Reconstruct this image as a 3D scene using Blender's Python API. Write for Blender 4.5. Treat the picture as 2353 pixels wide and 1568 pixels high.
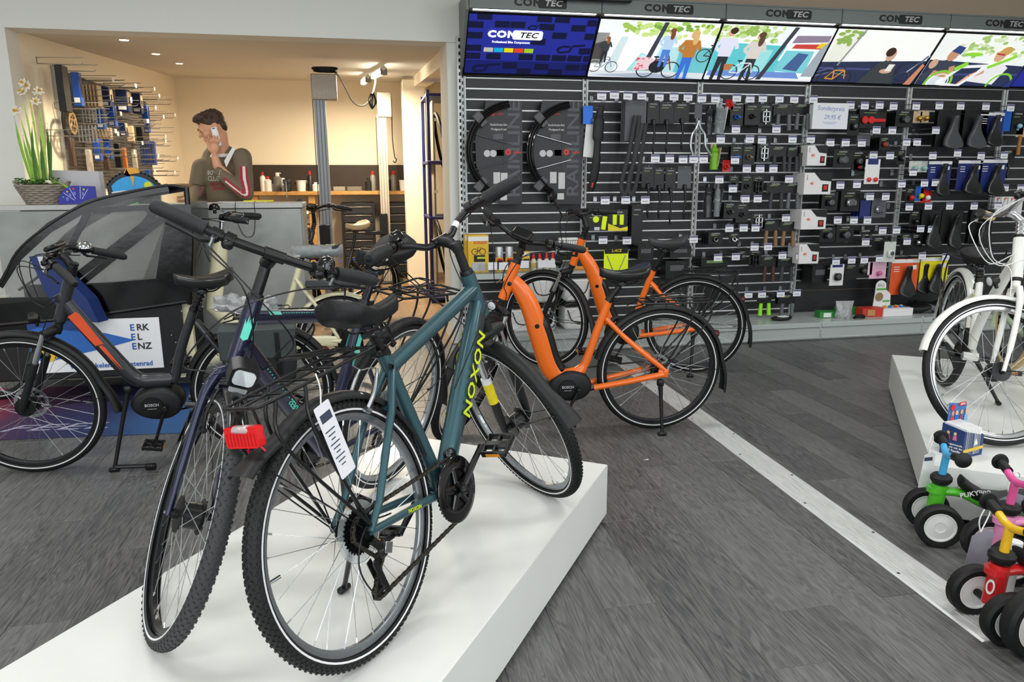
import bpy, bmesh, math, random
import numpy as np
from mathutils import Matrix, Vector
random.seed(7)
for o in list(bpy.data.objects): bpy.data.objects.remove(o)
SC = bpy.context.scene
COL = SC.collection
R_ = math.radians
# ------------------------------------------------------------------ camera
F_PX, PITCH, ROLL, YAW = 1687.68, 0.214371, 0.003545, 0.198627
CAM = np.array([-0.8235, -6.02565, 1.34476])
def cam_axes():
    fw = np.array([math.sin(YAW)*math.cos(PITCH), math.cos(YAW)*math.cos(PITCH), -math.sin(PITCH)])
    rt = np.array([math.cos(YAW), -math.sin(YAW), 0.0]); dn = np.cross(fw, rt)
    c, s = math.cos(ROLL), math.sin(ROLL)
    return c*rt+s*dn, -s*rt+c*dn, fw
A_RT, A_DN, A_FW = cam_axes()
cam = bpy.data.cameras.new('camera'); camo = bpy.data.objects.new('camera', cam); COL.objects.link(camo)
cam.sensor_width = 36.0; cam.lens = F_PX*36.0/2353.0; cam.clip_start = 0.05; cam.clip_end = 60
m = Matrix([[A_RT[i], -A_DN[i], -A_FW[i], CAM[i]] for i in range(3)]+[[0, 0, 0, 1]])
camo.matrix_world = m
SC.camera = camo
def at(u, v, **k):
    """a point of the place seen at photo pixel (u, v), at its real distance given by one world coordinate"""
    d = A_RT*(u-1176.5)/F_PX + A_DN*(v-784)/F_PX + A_FW
    (n, val), = k.items(); i = 'xyz'.index(n)
    t = (val-CAM[i])/d[i]
    return Vector(CAM+t*d)
# ------------------------------------------------------------------ world, lights, exposure
wd = bpy.data.worlds.new('world'); SC.world = wd; wd.use_nodes = True
wd.node_tree.nodes['Background'].inputs[0].default_value = (.75, .82, .9, 1)
wd.node_tree.nodes['Background'].inputs[1].default_value = .25
SC.view_settings.view_transform = 'Standard'; SC.view_settings.look = 'None'
SC.view_settings.exposure = 0.0; SC.view_settings.gamma = 1.0
SHOP_W, WARM_W, FRONT_FILL_W = 20.0, 30.0, 265.0
CEIL = 3.05
LAMPS = [(x, y) for x in (-4.2, -1.6, 1.2, 4.2) for y in (-6.9, -4.6, -2.5)] 
def area(name, loc, sx, sy, w, col, rot=(0, 0, 0)):
    l = bpy.data.lights.new(name, 'AREA'); l.shape = 'RECTANGLE'; l.size = sx; l.size_y = sy; l.energy = w; l.color = col
    o = bpy.data.objects.new(name, l); COL.objects.link(o); o.location = loc; o.rotation_euler = rot
    return o
SHOP_LIGHTS = [area('shop_lamp_light', (x, y, CEIL-.075), 1.15, .28, SHOP_W, (1.0, .99, .97)) for x, y in LAMPS]
# fill light added behind the camera to brighten the surfaces facing it
FRONT_FILL = [area('front_fill_light', (x, -8.9, 1.6), 3.6, 2.3, FRONT_FILL_W/3, (.93, .97, 1.0), (R_(90), 0, 0)) for x in (-4.0, .6, 5.2)]
# ------------------------------------------------------------------ materials
def lin(c):
    if isinstance(c, str):
        c = c.lstrip('#'); c = [int(c[i:i+2], 16)/255 for i in (0, 2, 4)]
    return [x/12.92 if x <= .04045 else ((x+.055)/1.055)**2.4 for x in c]
MATS = {}
def mat(name, col='#808080', rough=.5, metal=0., var=.05, scale=40., bump=0., emit=0., coat=0., trans=0., alpha=1., ior=1.45, rvar=.06, stretch=None, sheen=0.):
    if name in MATS: return MATS[name]
    M = bpy.data.materials.new(name); M.use_nodes = True; nt = M.node_tree; b = nt.nodes['Principled BSDF']
    c = lin(col)
    tc = nt.nodes.new('ShaderNodeTexCoord'); mp = nt.nodes.new('ShaderNodeMapping'); nz = nt.nodes.new('ShaderNodeTexNoise')
    nt.links.new(tc.outputs['Object'], mp.inputs[0]); nt.links.new(mp.outputs[0], nz.inputs['Vector'])
    if stretch: mp.inputs['Scale'].default_value = stretch
    nz.inputs['Scale'].default_value = scale; nz.inputs['Detail'].default_value = 4
    mx = nt.nodes.new('ShaderNodeMix'); mx.data_type = 'RGBA'
    mx.inputs[6].default_value = [max(0, x*(1-var*2)) for x in c]+[1]; mx.inputs[7].default_value = [min(1, x*(1+var*2)+var*.01) for x in c]+[1]
    nt.links.new(nz.outputs[0], mx.inputs[0]); nt.links.new(mx.outputs[2], b.inputs['Base Color'])
    mr = nt.nodes.new('ShaderNodeMapRange'); mr.inputs[3].default_value = max(0, rough-rvar); mr.inputs[4].default_value = min(1, rough+rvar)
    nt.links.new(nz.outputs[0], mr.inputs[0]); nt.links.new(mr.outputs[0], b.inputs['Roughness'])
    b.inputs['Metallic'].default_value = metal; b.inputs['Coat Weight'].default_value = coat; b.inputs['Coat Roughness'].default_value = .08
    b.inputs['Transmission Weight'].default_value = trans; b.inputs['Alpha'].default_value = alpha; b.inputs['IOR'].default_value = ior
    if sheen: b.inputs['Sheen Weight'].default_value = sheen
    if emit:
        nt.links.new(mx.outputs[2], b.inputs['Emission Color']); b.inputs['Emission Strength'].default_value = emit
    if bump:
        bp = nt.nodes.new('ShaderNodeBump'); bp.inputs['Strength'].default_value = bump; bp.inputs['Distance'].default_value = .004
        nt.links.new(nz.outputs[0], bp.inputs['Height']); nt.links.new(bp.outputs[0], b.inputs['Normal'])
    MATS[name] = M
    return M
def hexm(col, rough=.5, **k):
    return mat('print_'+col.lstrip('#')+('_e' if k.get('emit') else '')+('%d' % int(rough*100)), col, rough, **k)
# ------------------------------------------------------------------ mesh builder
def rotm(ax, deg): return Matrix.Rotation(R_(deg), 4, ax)
def T(x, y, z): return Matrix.Translation((x, y, z))
def bez(p0, p1, p2, p3, n=12):
    p0, p1, p2, p3 = map(Vector, (p0, p1, p2, p3)); o = []
    for i in range(n+1):
        t = i/n; o.append(p0*(1-t)**3+p1*3*t*(1-t)**2+p2*3*t*t*(1-t)+p3*t**3)
    return o
def spl(pts, n=6):
    """smooth curve through points"""
    P = [Vector(p) for p in pts]; P = [P[0]*2-P[1]]+P+[P[-1]*2-P[-2]]; o = []
    for i in range(1, len(P)-2):
        a, b, c, d = P[i-1:i+3]
        for k in range(n):
            t = k/n; o.append(.5*((2*b)+(c-a)*t+(2*a-5*b+4*c-d)*t*t+(3*b-a-3*c+d)*t**3))
    o.append(P[-2]); return o
class MB:
    def __init__(s): s.v = []; s.f = []; s.m = []; s.i = 0
    def mi(s, i): s.i = i; return s
    def add(s, vs, fs):
        k = len(s.v); s.v += [Vector(a) for a in vs]; s.f += [tuple(x+k for x in q) for q in fs]; s.m += [s.i]*len(fs); return s
    def xf(s, M, start=0):
        for j in range(start, len(s.v)): s.v[j] = M @ s.v[j]
        return s
    def box(s, c, d, M=None, bev=0.):
        x, y, z = d[0]/2, d[1]/2, d[2]/2; vs = []; fs = []
        if bev <= 0:
            vs = [(a*x, b*y, e*z) for e in (-1, 1) for b in (-1, 1) for a in (-1, 1)]
            fs = [(0, 2, 3, 1), (4, 5, 7, 6), (0, 1, 5, 4), (2, 6, 7, 3), (0, 4, 6, 2), (1, 3, 7, 5)]
        else:
            b = min(bev, x*.98, y*.98, z*.98); id = {}
            for sx in (-1, 1):
                for sy in (-1, 1):
                    for sz in (-1, 1):
                        for k in range(3):
                            q = [sx*(x-b), sy*(y-b), sz*(z-b)]; q[k] = (sx*x, sy*y, sz*z)[k]
                            id[(sx, sy, sz, k)] = len(vs); vs.append(q)
            S = (-1, 1)
            def quad(l): fs.append(tuple(id[i] for i in l))
            for k in range(3):
                a, c2 = [j for j in range(3) if j != k]
                for sg in S:
                    l = []
                    for p, q in ((-1, -1), (1, -1), (1, 1), (-1, 1)):
                        t = [0, 0, 0]; t[k] = sg; t[a] = p; t[c2] = q; l.append((*t, k))
                    if (sg > 0) == (k == 1): l.reverse()
                    quad(l)
            for k in range(3):
                a, c2 = [j for j in range(3) if j != k]
                for p in S:
                    for q in S:
                        def K(sk, ax):
                            t = [0, 0, 0]; t[k] = sk; t[a] = p; t[c2] = q; return (*t, ax)
                        quad([K(-1, a), K(1, a), K(1, c2), K(-1, c2)])
            for sx in S:
                for sy in S:
                    for sz in S: quad([(sx, sy, sz, 0), (sx, sy, sz, 1), (sx, sy, sz, 2)])
        M = (T(*c) @ M) if M else T(*c)
        return s.add([M @ Vector(q) for q in vs], fs)
    def tube(s, pts, r, n=8, cap=True, closed=False, flat=1., up=None):
        pts = [Vector(p) for p in pts]; N = len(pts); rr = r if isinstance(r, (list, tuple)) else [r]*N
        tan = []
        for i in range(N):
            a = pts[(i-1) % N] if (closed or i > 0) else pts[i]; b = pts[(i+1) % N] if (closed or i < N-1) else pts[i]
            t = b-a; tan.append(t.normalized() if t.length > 1e-9 else Vector((0, 0, 1)))
        u = Vector(up) if up else (Vector((0, 0, 1)) if abs(tan[0].z) < .9 else Vector((1, 0, 0)))
        u = (u-tan[0]*u.dot(tan[0])).normalized(); vs = []; fs = []
        for i in range(N):
            u = (u-tan[i]*u.dot(tan[i])).normalized(); w = tan[i].cross(u)
            for k in range(n):
                a = 2*math.pi*k/n; vs.append(pts[i]+u*(math.cos(a)*rr[i])+w*(math.sin(a)*rr[i]*flat))
        for i in range(N if closed else N-1):
            j = (i+1) % N
            for k in range(n): fs.append((i*n+k, i*n+(k+1) % n, j*n+(k+1) % n, j*n+k))
        if cap and not closed:
            fs.append(tuple(range(n))[::-1]); fs.append(tuple((N-1)*n+k for k in range(n)))
        return s.add(vs, fs)
    def lathe(s, prof, n=24, M=None, a0=0., a1=360., close=True):
        M = M or Matrix(); vs = []; fs = []; full = abs(a1-a0) > 359.9; c = n if full else n+1; L = len(prof)
        for k in range(c):
            a = R_(a0+(a1-a0)*k/n)
            for r, h in prof: vs.append(M @ Vector((r*math.cos(a), r*math.sin(a), h)))
        for k in range(n):
            j = (k+1) % c
            for i in range(L-1): fs.append((k*L+i, j*L+i, j*L+i+1, k*L+i+1))
        if close and not full:
            fs.append(tuple(range(L))[::-1]); fs.append(tuple((c-1)*L+i for i in range(L)))
        return s.add(vs, fs)
    def prism(s, poly, t, M=None):
        M = M or Matrix(); n = len(poly)
        vs = [M @ Vector((p[0], p[1], 0)) for p in poly]+[M @ Vector((p[0], p[1], t)) for p in poly]
        fs = [tuple(range(n))[::-1], tuple(range(n, 2*n))]+[(i, (i+1) % n, n+(i+1) % n, n+i) for i in range(n)]
        return s.add(vs, fs)
    def face(s, pts): return s.add(pts, [tuple(range(len(pts)))])
    def ell(s, c, r, n=14, M=None):
        M = (T(*c) @ M) if M else T(*c); h = max(4, n//2); vs = [M @ Vector((0, 0, -r[2]))]; fs = []
        for i in range(1, h):
            p = math.pi*i/h-math.pi/2
            for k in range(n):
                a = 2*math.pi*k/n; vs.append(M @ Vector((r[0]*math.cos(p)*math.cos(a), r[1]*math.cos(p)*math.sin(a), r[2]*math.sin(p))))
        vs.append(M @ Vector((0, 0, r[2]))); e = len(vs)-1
        for k in range(n):
            j = (k+1) % n; fs.append((0, 1+j, 1+k)); fs.append((e, 1+(h-2)*n+k, 1+(h-2)*n+j))
            for i in range(h-2): fs.append((1+i*n+k, 1+i*n+j, 1+(i+1)*n+j, 1+(i+1)*n+k))
        return s.add(vs, fs)
    def loft(s, rings, cap=True, closed=True):
        n = len(rings[0]); vs = [p for r in rings for p in r]; fs = []
        for i in range(len(rings)-1):
            for k in range(n if closed else n-1): fs.append((i*n+k, i*n+(k+1) % n, (i+1)*n+(k+1) % n, (i+1)*n+k))
        if cap: fs.append(tuple(range(n))[::-1]); fs.append(tuple((len(rings)-1)*n+k for k in range(n)))
        return s.add(vs, fs)
    def mesh(s, name, mats, smooth=38):
        me = bpy.data.meshes.new(name); me.from_pydata([tuple(v) for v in s.v], [], s.f)
        for q in (mats if isinstance(mats, (list, tuple)) else [mats]): me.materials.append(q)
        me.polygons.foreach_set('material_index', s.m)
        bm = bmesh.new(); bm.from_mesh(me); bmesh.ops.recalc_face_normals(bm, faces=bm.faces); bm.to_mesh(me); bm.free()
        if smooth: me.shade_smooth(); me.set_sharp_from_angle(angle=R_(smooth))
        me.update(); return me
    def build(s, name, mats, parent=None, smooth=38, M=None):
        return link(name, s.mesh(name, mats, smooth), parent, M)
def link(name, me, parent=None, M=None):
    o = bpy.data.objects.new(name, me); COL.objects.link(o)
    if parent: o.parent = parent
    if M is not None: o.matrix_local = M
    return o
def tag(o, label=None, cat=None, group=None, kind=None):
    if label: o['label'] = label
    if cat: o['category'] = cat
    if group: o['group'] = group
    if kind: o['kind'] = kind
    return o
def thing(name, label, cat, M=None, group=None):
    o = bpy.data.objects.new(name, None); COL.objects.link(o); o.empty_display_size = .1
    if M is not None: o.matrix_world = M if isinstance(M, Matrix) else T(*M)
    return tag(o, label, cat, group)
def copy_tree(o, parent=None):
    c = o.copy(); COL.objects.link(c); c.parent = parent
    for ch in o.children: copy_tree(ch, c)
    return c
def text_mesh(s, size=1., ext=.0004, bold=False, shear=0., space=1.):
    cu = bpy.data.curves.new('t', 'FONT'); cu.body = s; cu.size = size; cu.extrude = ext; cu.align_x = 'CENTER'; cu.align_y = 'CENTER'
    cu.resolution_u = 2; cu.shear = shear; cu.space_character = space
    if bold: cu.offset = size*(.018 if bold is True else bold)
    ob = bpy.data.objects.new('t', cu); COL.objects.link(ob)
    bpy.context.view_layer.update()
    me = bpy.data.meshes.new_from_object(ob.evaluated_get(bpy.context.evaluated_depsgraph_get()))
    bpy.data.objects.remove(ob); bpy.data.curves.remove(cu)
    return me
def text(name, s, size, m, parent, M, **k):
    me = text_mesh(s, size, **k); me.materials.clear(); me.materials.append(m)
    return link(name, me, parent, M)
def basis(o, x, y):
    """matrix with origin o, x axis x, y axis close to y"""
    x = Vector(x).normalized(); z = x.cross(Vector(y)).normalized(); y = z.cross(x)
    return Matrix([[x[i], y[i], z[i], o[i]] for i in range(3)]+[[0, 0, 0, 1]])
# common materials
BLK = mat('black_plastic', '#0c0c0e', .36, var=.08)
BLKM = mat('black_matt', '#111214', .52, var=.08, scale=90, bump=.15)
BLKG = mat('black_gloss', '#0b0b0d', .14, coat=.5)
RUB = mat('tyre_rubber', '#0f1011', .62, var=.12, scale=60, bump=.25)
GRIPM = mat('grip_rubber', '#1b1e20', .6, var=.1, scale=400, bump=.35)
CHR = mat('chrome', '#c9ccd0', .14, 1., rvar=.04)
ALU = mat('aluminium', '#b4b8bb', .32, 1., var=.06, scale=120)
STEEL = mat('dark_steel', '#4a4d50', .32, 1., var=.1)
WHT = mat('white_plastic', '#e6e7e6', .4, var=.02)
STRIPE = mat('reflective_stripe', '#e2e4e5', .35, var=.05)
SPOKE = mat('spoke_steel', '#8e9194', .3, .7)
# ================================================================== SETTING
def wood(name, dark, light, along='Y', rough=.42, grain=1.0):
    M = bpy.data.materials.new(name); M.use_nodes = True; nt = M.node_tree; b = nt.nodes['Principled BSDF']; L = nt.links.new
    tc = nt.nodes.new('ShaderNodeTexCoord'); oi = nt.nodes.new('ShaderNodeObjectInfo')
    off = nt.nodes.new('ShaderNodeVectorMath'); off.operation = 'MULTIPLY_ADD'
    cb = nt.nodes.new('ShaderNodeCombineXYZ')
    for i in range(3): L(oi.outputs['Random'], cb.inputs[i])
    off.inputs[1].default_value = (17.3, 31.7, 9.1); L(cb.outputs[0], off.inputs[0]); L(tc.outputs['Object'], off.inputs[2])
    mp = nt.nodes.new('ShaderNodeMapping'); mp.inputs['Scale'].default_value = {'Y': (9, .8, 9), 'X': (.8, 9, 9), 'Z': (9, 9, .8)}[along]; L(off.outputs[0], mp.inputs[0])
    n1 = nt.nodes.new('ShaderNodeTexNoise'); n1.inputs['Scale'].default_value = 1.6; n1.inputs['Detail'].default_value = 3; n1.inputs['Distortion'].default_value = 1.4; L(mp.outputs[0], n1.inputs['Vector'])
    wv = nt.nodes.new('ShaderNodeTexNoise'); wv.inputs['Scale'].default_value = 14; wv.inputs['Detail'].default_value = 6; L(mp.outputs[0], wv.inputs['Vector'])
    wave = nt.nodes.new('ShaderNodeMath'); wave.operation = 'SINE'
    mu = nt.nodes.new('ShaderNodeMath'); mu.operation = 'MULTIPLY'; mu.inputs[1].default_value = 75*grain; L(n1.outputs[0], mu.inputs[0]); L(mu.outputs[0], wave.inputs[0])
    a = nt.nodes.new('ShaderNodeMath'); a.operation = 'MULTIPLY_ADD'; a.inputs[1].default_value = .16; L(wave.outputs[0], a.inputs[0]); L(wv.outputs[0], a.inputs[2])
    a2 = nt.nodes.new('ShaderNodeMath'); a2.operation = 'MULTIPLY_ADD'; a2.inputs[1].default_value = .32; L(oi.outputs['Random'], a2.inputs[0]); L(a.outputs[0], a2.inputs[2])
    cr = nt.nodes.new('ShaderNodeMapRange'); cr.inputs[1].default_value = .22; cr.inputs[2].default_value = 1.02; L(a2.outputs[0], cr.inputs[0])
    mx = nt.nodes.new('ShaderNodeMix'); mx.data_type = 'RGBA'; mx.inputs[6].default_value = lin(dark)+[1]; mx.inputs[7].default_value = lin(light)+[1]
    L(cr.outputs[0], mx.inputs[0]); L(mx.outputs[2], b.inputs['Base Color']); b.inputs['Roughness'].default_value = rough
    bp = nt.nodes.new('ShaderNodeBump'); bp.inputs['Strength'].default_value = .25; bp.inputs['Distance'].default_value = .002; L(a.outputs[0], bp.inputs['Height']); L(bp.outputs[0], b.inputs['Normal'])
    MATS[name] = M; return M
FLOORM = wood('grey_oak_vinyl', '#37383a', '#6f6f6e', 'Y', .4)
BROWNM = wood('brown_oak_floor', '#5f4832', '#8f7250', 'Y', .45)
SLATM = wood('charcoal_slat_board', '#131416', '#2b2c2f', 'X', .5)
BENCHM = wood('pine_bench', '#8a5f2c', '#c89a55', 'X', .5)
PLASTER = mat('white_plaster', '#dfe0da', .85, var=.015, scale=220, bump=.12)
CREAM = mat('cream_wall_paint', '#f1e6cf', .85, var=.015, scale=160, bump=.1)
CEILM = mat('ceiling_paint', '#d3d1cb', .9, var=.02, scale=160, bump=.08)
BEIGE = mat('beige_wall_paint', '#b7a48f', .85, var=.02, scale=200, bump=.1)
PLATM = mat('white_laminate', '#e0e2df', .38, var=.008, scale=8)
DARK = mat('dark_recess', '#0d0d0e', .8)
GREYST = mat('light_grey_steel', '#b3bab8', .38, .15, var=.02, scale=60)
LIGHTST = mat('upright_steel', '#c6cac9', .38, .25, var=.03, scale=60)

def struct(name, mb, m, smooth=0, **k):
    return tag(mb.build(name, m, smooth=smooth), kind='structure', **k)
# floor with single vinyl planks
floor = struct('floor', MB().box((.6, -4.0, -.032), (15, 10.1, .06)), FLOORM)
PW, PL = .1835, 1.22
plank_me = MB().box((0, 0, -.006), (PW-.0034, PL-.0034, .0125), bev=.0016).mesh('floor_plank', FLOORM, 0)
known = {4: -3.343, 5: -4.125, 3: -4.13, 2: -4.384, 1: -3.417, 7: -3.215}
npl = 0
def in_view(x, y, z=0, mx=60):
    d = np.array([x, y, z])-CAM; w = d @ A_FW
    if w < .3: return False
    u = 1176.5+F_PX*(d @ A_RT)/w; v = 784+F_PX*(d @ A_DN)/w
    return -mx < u < 2353+mx and -mx < v < 1568+mx
for k in range(-19, 28):
    xc = -.12+PW*(k+.5)
    y0 = known.get(k, -4.0+((k*0.377) % 1)*PL)
    for j in range(-2, 5):
        yc = y0+(j+.5)*PL
        lo, hi = yc-PL/2, yc+PL/2
        if lo > -.02: continue
        if not any(in_view(xc, y) for y in np.linspace(lo, hi, 7)): continue
        o = link('floor_plank', plank_me, floor, T(xc, yc, 0))
        if hi > .03:
            hi = .03; o.matrix_local = T(xc, (lo+hi)/2, 0) @ Matrix.Diagonal((1, (hi-lo)/PL, 1, 1))
        npl += 1
print('planks', npl)
floor_b = struct('floor', MB().box((-1.1, 2.62, -.031), (6.2, 5.2, .06)), BROWNM)
plank_b = MB().box((0, 0, -.006), (.188, 1.196, .0125), bev=.001).mesh('floor_plank', BROWNM, 0)
for k in range(17):
    for j in range(5):
        link('floor_plank', plank_b, floor_b, T(-3.1+.19*k+.08, .63+1.198*j-((k*.37) % 1)*.55*(j > 0), 0))
# aluminium threshold strip: ribbed profile with screws
strip = thing('threshold_strip', 'long ribbed aluminium threshold strip across the grey floor', 'floor strip', T(1.04, -2.55, 0))
STRIPM = mat('brushed_aluminium_strip', '#d2d3d2', .4, .25, var=.16, scale=26, stretch=(6, .4, 1))
mb = MB(); mb.prism([(-.075, 0), (-.066, .004), (.066, .004), (.075, 0)], 3.7, basis((0, 1.85, .0005), (1, 0, 0), (0, 0, 1)))
b_ = mb.build('base_profile', STRIPM, strip, 20)
for i in range(6):
    MB().box((-.036+.0145*i, 0, .0052), (.006, 3.68, .003), bev=.001).build('rib', STRIPM, strip, 20)
scr = MB().lathe([(0, .0062), (.004, .006), (.006, .0045)], 10).mesh('screw', STEEL)
for i in range(13):
    link('screw', scr, strip, T(-.056 if i % 2 else .056, -1.75+.29*i, 0))
strip.rotation_euler = (0, 0, R_(-1.2))
# walls, beam, ceilings
struct('wall_right_display', MB().box((3.255, .085, CEIL/2), (6.49, .13, CEIL)), BEIGE)
mb = MB(); mb.box((-.06, .27, 1.5), (.115, .5, 3.0), bev=.004); struct('wall_opening_end', mb, PLASTER)
mb = MB(); mb.box((-4.79, .1, 1.2), (3.195, .2, 2.4)); struct('wall_left_front', mb, PLASTER)
mb = MB(); mb.box((-3.2, .1, 2.4+.325), (6.4, .2, .65)); struct('trim_beam', mb, PLASTER)
struct('wall_left_room', MB().box((-3.26, 2.7, 1.4), (.12, 5.0, 2.9)), CREAM)
struct('wall_back_room', MB().box((-1.2, 5.11, 1.45), (6.2, .12, 2.9)), CREAM)
def zc(y): return 2.40+.064*y
mb = MB(); mb.add([(x, y, zc(y)+dz) for dz in (0, .08) for x, y in ((-3.3, .19), (1.6, .19), (1.6, 5.2), (-3.3, 5.2))], [(3, 2, 1, 0), (4, 5, 6, 7), (0, 1, 5, 4), (1, 2, 6, 5), (2, 3, 7, 6), (3, 0, 4, 7)])
struct('ceiling_room', mb, CEILM)
mb = MB(); mb.add([(x, y, z) for x in (-.1, .06) for y, z in ((.5, 2.30), (.5, 2.47), (5.1, 2.78), (5.1, 2.55), (3.75, 2.515))], [(0, 1, 2, 3, 4), (9, 8, 7, 6, 5), (0, 4, 9, 5), (4, 3, 8, 9)])
struct('trim_beam', mb, CREAM)
struct('wall_column', MB().box((-.105, 3.93, 1.3), (.285, .34, 2.6), bev=.006), CREAM)
struct('wall_storage', MB().box((1.55, 2.6, 1.4), (.1, 5.0, 2.8)), CREAM)
struct('ceiling_shop', MB().box((.6, -4.4, CEIL+.05), (15, 9.2, .1)), PLASTER)
struct('wall_left_shop', MB().box((-6.4, -4.4, CEIL/2), (.1, 9.2, CEIL)), PLASTER)
struct('wall_right_shop', MB().box((7.6, -4.4, CEIL/2), (.1, 9.2, CEIL)), PLASTER)
mb = MB(); mb.box((.6, -9.0, .2), (15, .1, .4)); mb.box((.6, -9.0, 2.93), (15, .1, .25))
for x in (-6.3, -1.7, 2.9, 7.5): mb.box((x, -9.0, 1.6), (.9, .1, 2.6))
struct('wall_front_shop', mb, PLASTER)
paneg = mat('added_window_glass', '#ffffff', .02, trans=1.0, ior=1.05)
for i, x in enumerate((-4.0, .6, 5.2)):  # unseen window frames and panes, made up to go with the front fill
    mb = MB()
    for dx in (-1.84, 0, 1.84): mb.box((x+dx, -8.98, 1.6), (.06, .08, 2.42))
    for z in (.42, 2.78): mb.box((x, -8.98, z), (3.7, .08, .06))
    w_ = struct('window_added_%d' % (i+1), mb, BLK); MB().box((x, -9.02, 1.6), (3.7, .008, 2.4)).build('pane', paneg, w_, 0)
# ceiling lamps of the shop (above the frame)
lampm = mat('lamp_diffuser', '#ffffff', .5, emit=3.0)
for i, (x, y) in enumerate(LAMPS):
    L = thing('ceiling_lamp', 'flat white ceiling lamp above the shop floor', 'ceiling lamp', T(x, y, CEIL-.06), 'shop ceiling lamps out of the frame')
    MB().box((0, 0, .035), (1.24, .36, .05), bev=.008).build('housing', WHT, L)
    MB().box((0, 0, .006), (1.16, .29, .006)).build('diffuser', lampm, L)
# ------------------------------------------------------------------ slat wall bays
ALUW = mat('slat_channel_aluminium', '#dfe2e2', .33, .35, var=.03)
BAYN = ['first', 'second', 'third', 'fourth', 'fifth', 'sixth']
def slat_mesh(h): return MB().box((0, .009, 0), (.962, .018, h), bev=.0015).mesh('slat', SLATM, 30)
chan = MB().box((0, .006, 0), (.964, .014, .0125), bev=.002).mesh('slat_channel', ALUW, 30)
sl1, sl2 = slat_mesh(.0811-.0125), slat_mesh(.1-.0125)
for k in range(6):
    t = thing('slatwall_panel', 'charcoal slat wall bay with aluminium grooves, %s from the white wall end' % BAYN[k], 'display panel', T(k+.5, 0, 0))
    p, me, zs = (.0811, sl1, 2.1414) if k < 3 else (.1, sl2, 2.148)
    n = 25 if k < 3 else 18
    link('top_board', MB().box((0, .009, zs+.05), (.962, .018, .086)).mesh('top_board', SLATM, 0), t)
    for i in range(n):
        z = zs-i*p
        link('slat_channel', chan, t, T(0, 0, z)); link('slat', me, t, T(0, 0, z-p/2))
    zb = zs-n*p+p*.5-p*.5
    if zb > .16: link('bottom_board', MB().box((0, .009, (zb+.1)/2), (.962, .018, zb-.1)).mesh('bottom_board', SLATM, 0), t)
upm = MB()
upm.box((-.0165, -.008, 1.14), (.013, .03, 2.28), bev=.002); upm.box((.0165, -.008, 1.14), (.013, .03, 2.28), bev=.002); upm.box((0, .002, 1.14), (.024, .016, 2.28))
upm = upm.mesh('rail', LIGHTST, 30)
slm = MB()
for i in range(44): slm.box((0, -.0065, .1+i*.05), (.008, .003, .026))
slm = slm.mesh('slot_row', DARK, 0)
ORD = ['at the white wall end', 'between the mudguard bay and the kickstand bay', 'left of the bottle cage bay', 'left of the white boxed lamps', 'left of the saddle bay', 'right of the saddle bay']
for k in range(6):
    t = thing('perforated_upright', 'slotted light grey steel upright '+ORD[k], 'shelf upright', T(k, 0, 0))
    link('rail', upm, t); tag(link('slot_row', slm, t), kind='stuff')
# side profile of the first upright, above the screens
t = thing('perforated_upright', 'slotted steel side post of the display wall against the white wall end', 'shelf upright', T(-.035, -.03, 0))
MB().box((0, 0, 1.22), (.03, .045, 2.44), bev=.003).build('rail', LIGHTST, t)
mb = MB()
for i in range(48): mb.box((.006, -.0232, .06+i*.05), (.012, .002, .026))
tag(mb.build('slot_row', DARK, t, 0), kind='stuff')
# bottom shelves
BW = ['below the mudguard sets', 'below the kickstands', 'below the bottle cages', 'with the green and red cartons', 'with the black saddles lying on it', 'behind the white bicycle']
deckm = mat('shelf_deck_grey', '#b7bfbe', .3, .1, var=.015)
for k in range(6):
    t = thing('base_shelf', 'light grey steel base shelf '+BW[k], 'shelf', T(k+.5, 0, 0))
    mb = MB(); mb.box((0, -.245, .145), (.994, .492, .018), bev=.003); mb.box((0, -.487, .132), (.994, .012, .042), bev=.003); mb.build('deck', deckm, t)
    mb = MB(); mb.box((0, -.474, .055), (.985, .012, .106), bev=.002); mb.box((0, -.483, .018), (.985, .018, .014), bev=.004); mb.build('plinth', GREYST, t)
    mb = MB(); mb.box((.497, -.481, .085), (.012, .012, .16), bev=.002); mb.build('joint_bracket', LIGHTST, t)
    mb = MB(); mb.box((.497, -.4875, .075), (.003, .002, .012)); mb.box((.497, -.4875, .045), (.003, .002, .012)); mb.build('joint_slot', DARK, t, 0)
# ------------------------------------------------------------------ header with lit posters
PB, PT = Vector((0, -.03, 2.165)), Vector((0, -.372, 2.552))
PH = (PT-PB).length
ledm = mat('led_tube', '#ffffff', .4, emit=9.0)
FASM = mat('fascia_silver', '#747b79', .45, .2, var=.03, scale=300)
logo_con = text_mesh('CON', .074, .001, .045, 0, 1.12); logo_tec = text_mesh('TEC', .062, .001, .03, .25, 1.06)
def rrect(w, h, r, n=5):
    p = []
    for cx, cy, a in ((w/2-r, h/2-r, 0), (-w/2+r, h/2-r, 90), (-w/2+r, -h/2+r, 180), (w/2-r, -h/2+r, 270)):
        for i in range(n+1): q = R_(a+90*i/n); p.append((cx+r*math.cos(q), cy+r*math.sin(q)))
    return p
def logo(parent, M, dark, light, s=1.0):
    for nm, me, mm, mt in (('logo_word', logo_con, T(-.092, 0, .001), dark), ('logo_word', logo_tec, T(.112, 0, .004), light)):
        me = me.copy(); me.materials.clear(); me.materials.append(mt); link(nm, me, parent, M @ Matrix.Scale(s, 4) @ mm @ Matrix.Diagonal((1.25, 1, 1, 1)))
    mb = MB(); mb.prism(rrect(.235, .074, .017), .002); mb.xf(T(.108, 0, .0005)); mb.prism(rrect(.02, .02, .005), .0022, T(-.012, .0, .0005) @ rotm('Z', 45)); mb.xf(M @ Matrix.Scale(s, 4)); mb.build('logo_badge', dark, parent, 0)
def poster_colors(): return {}
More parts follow.
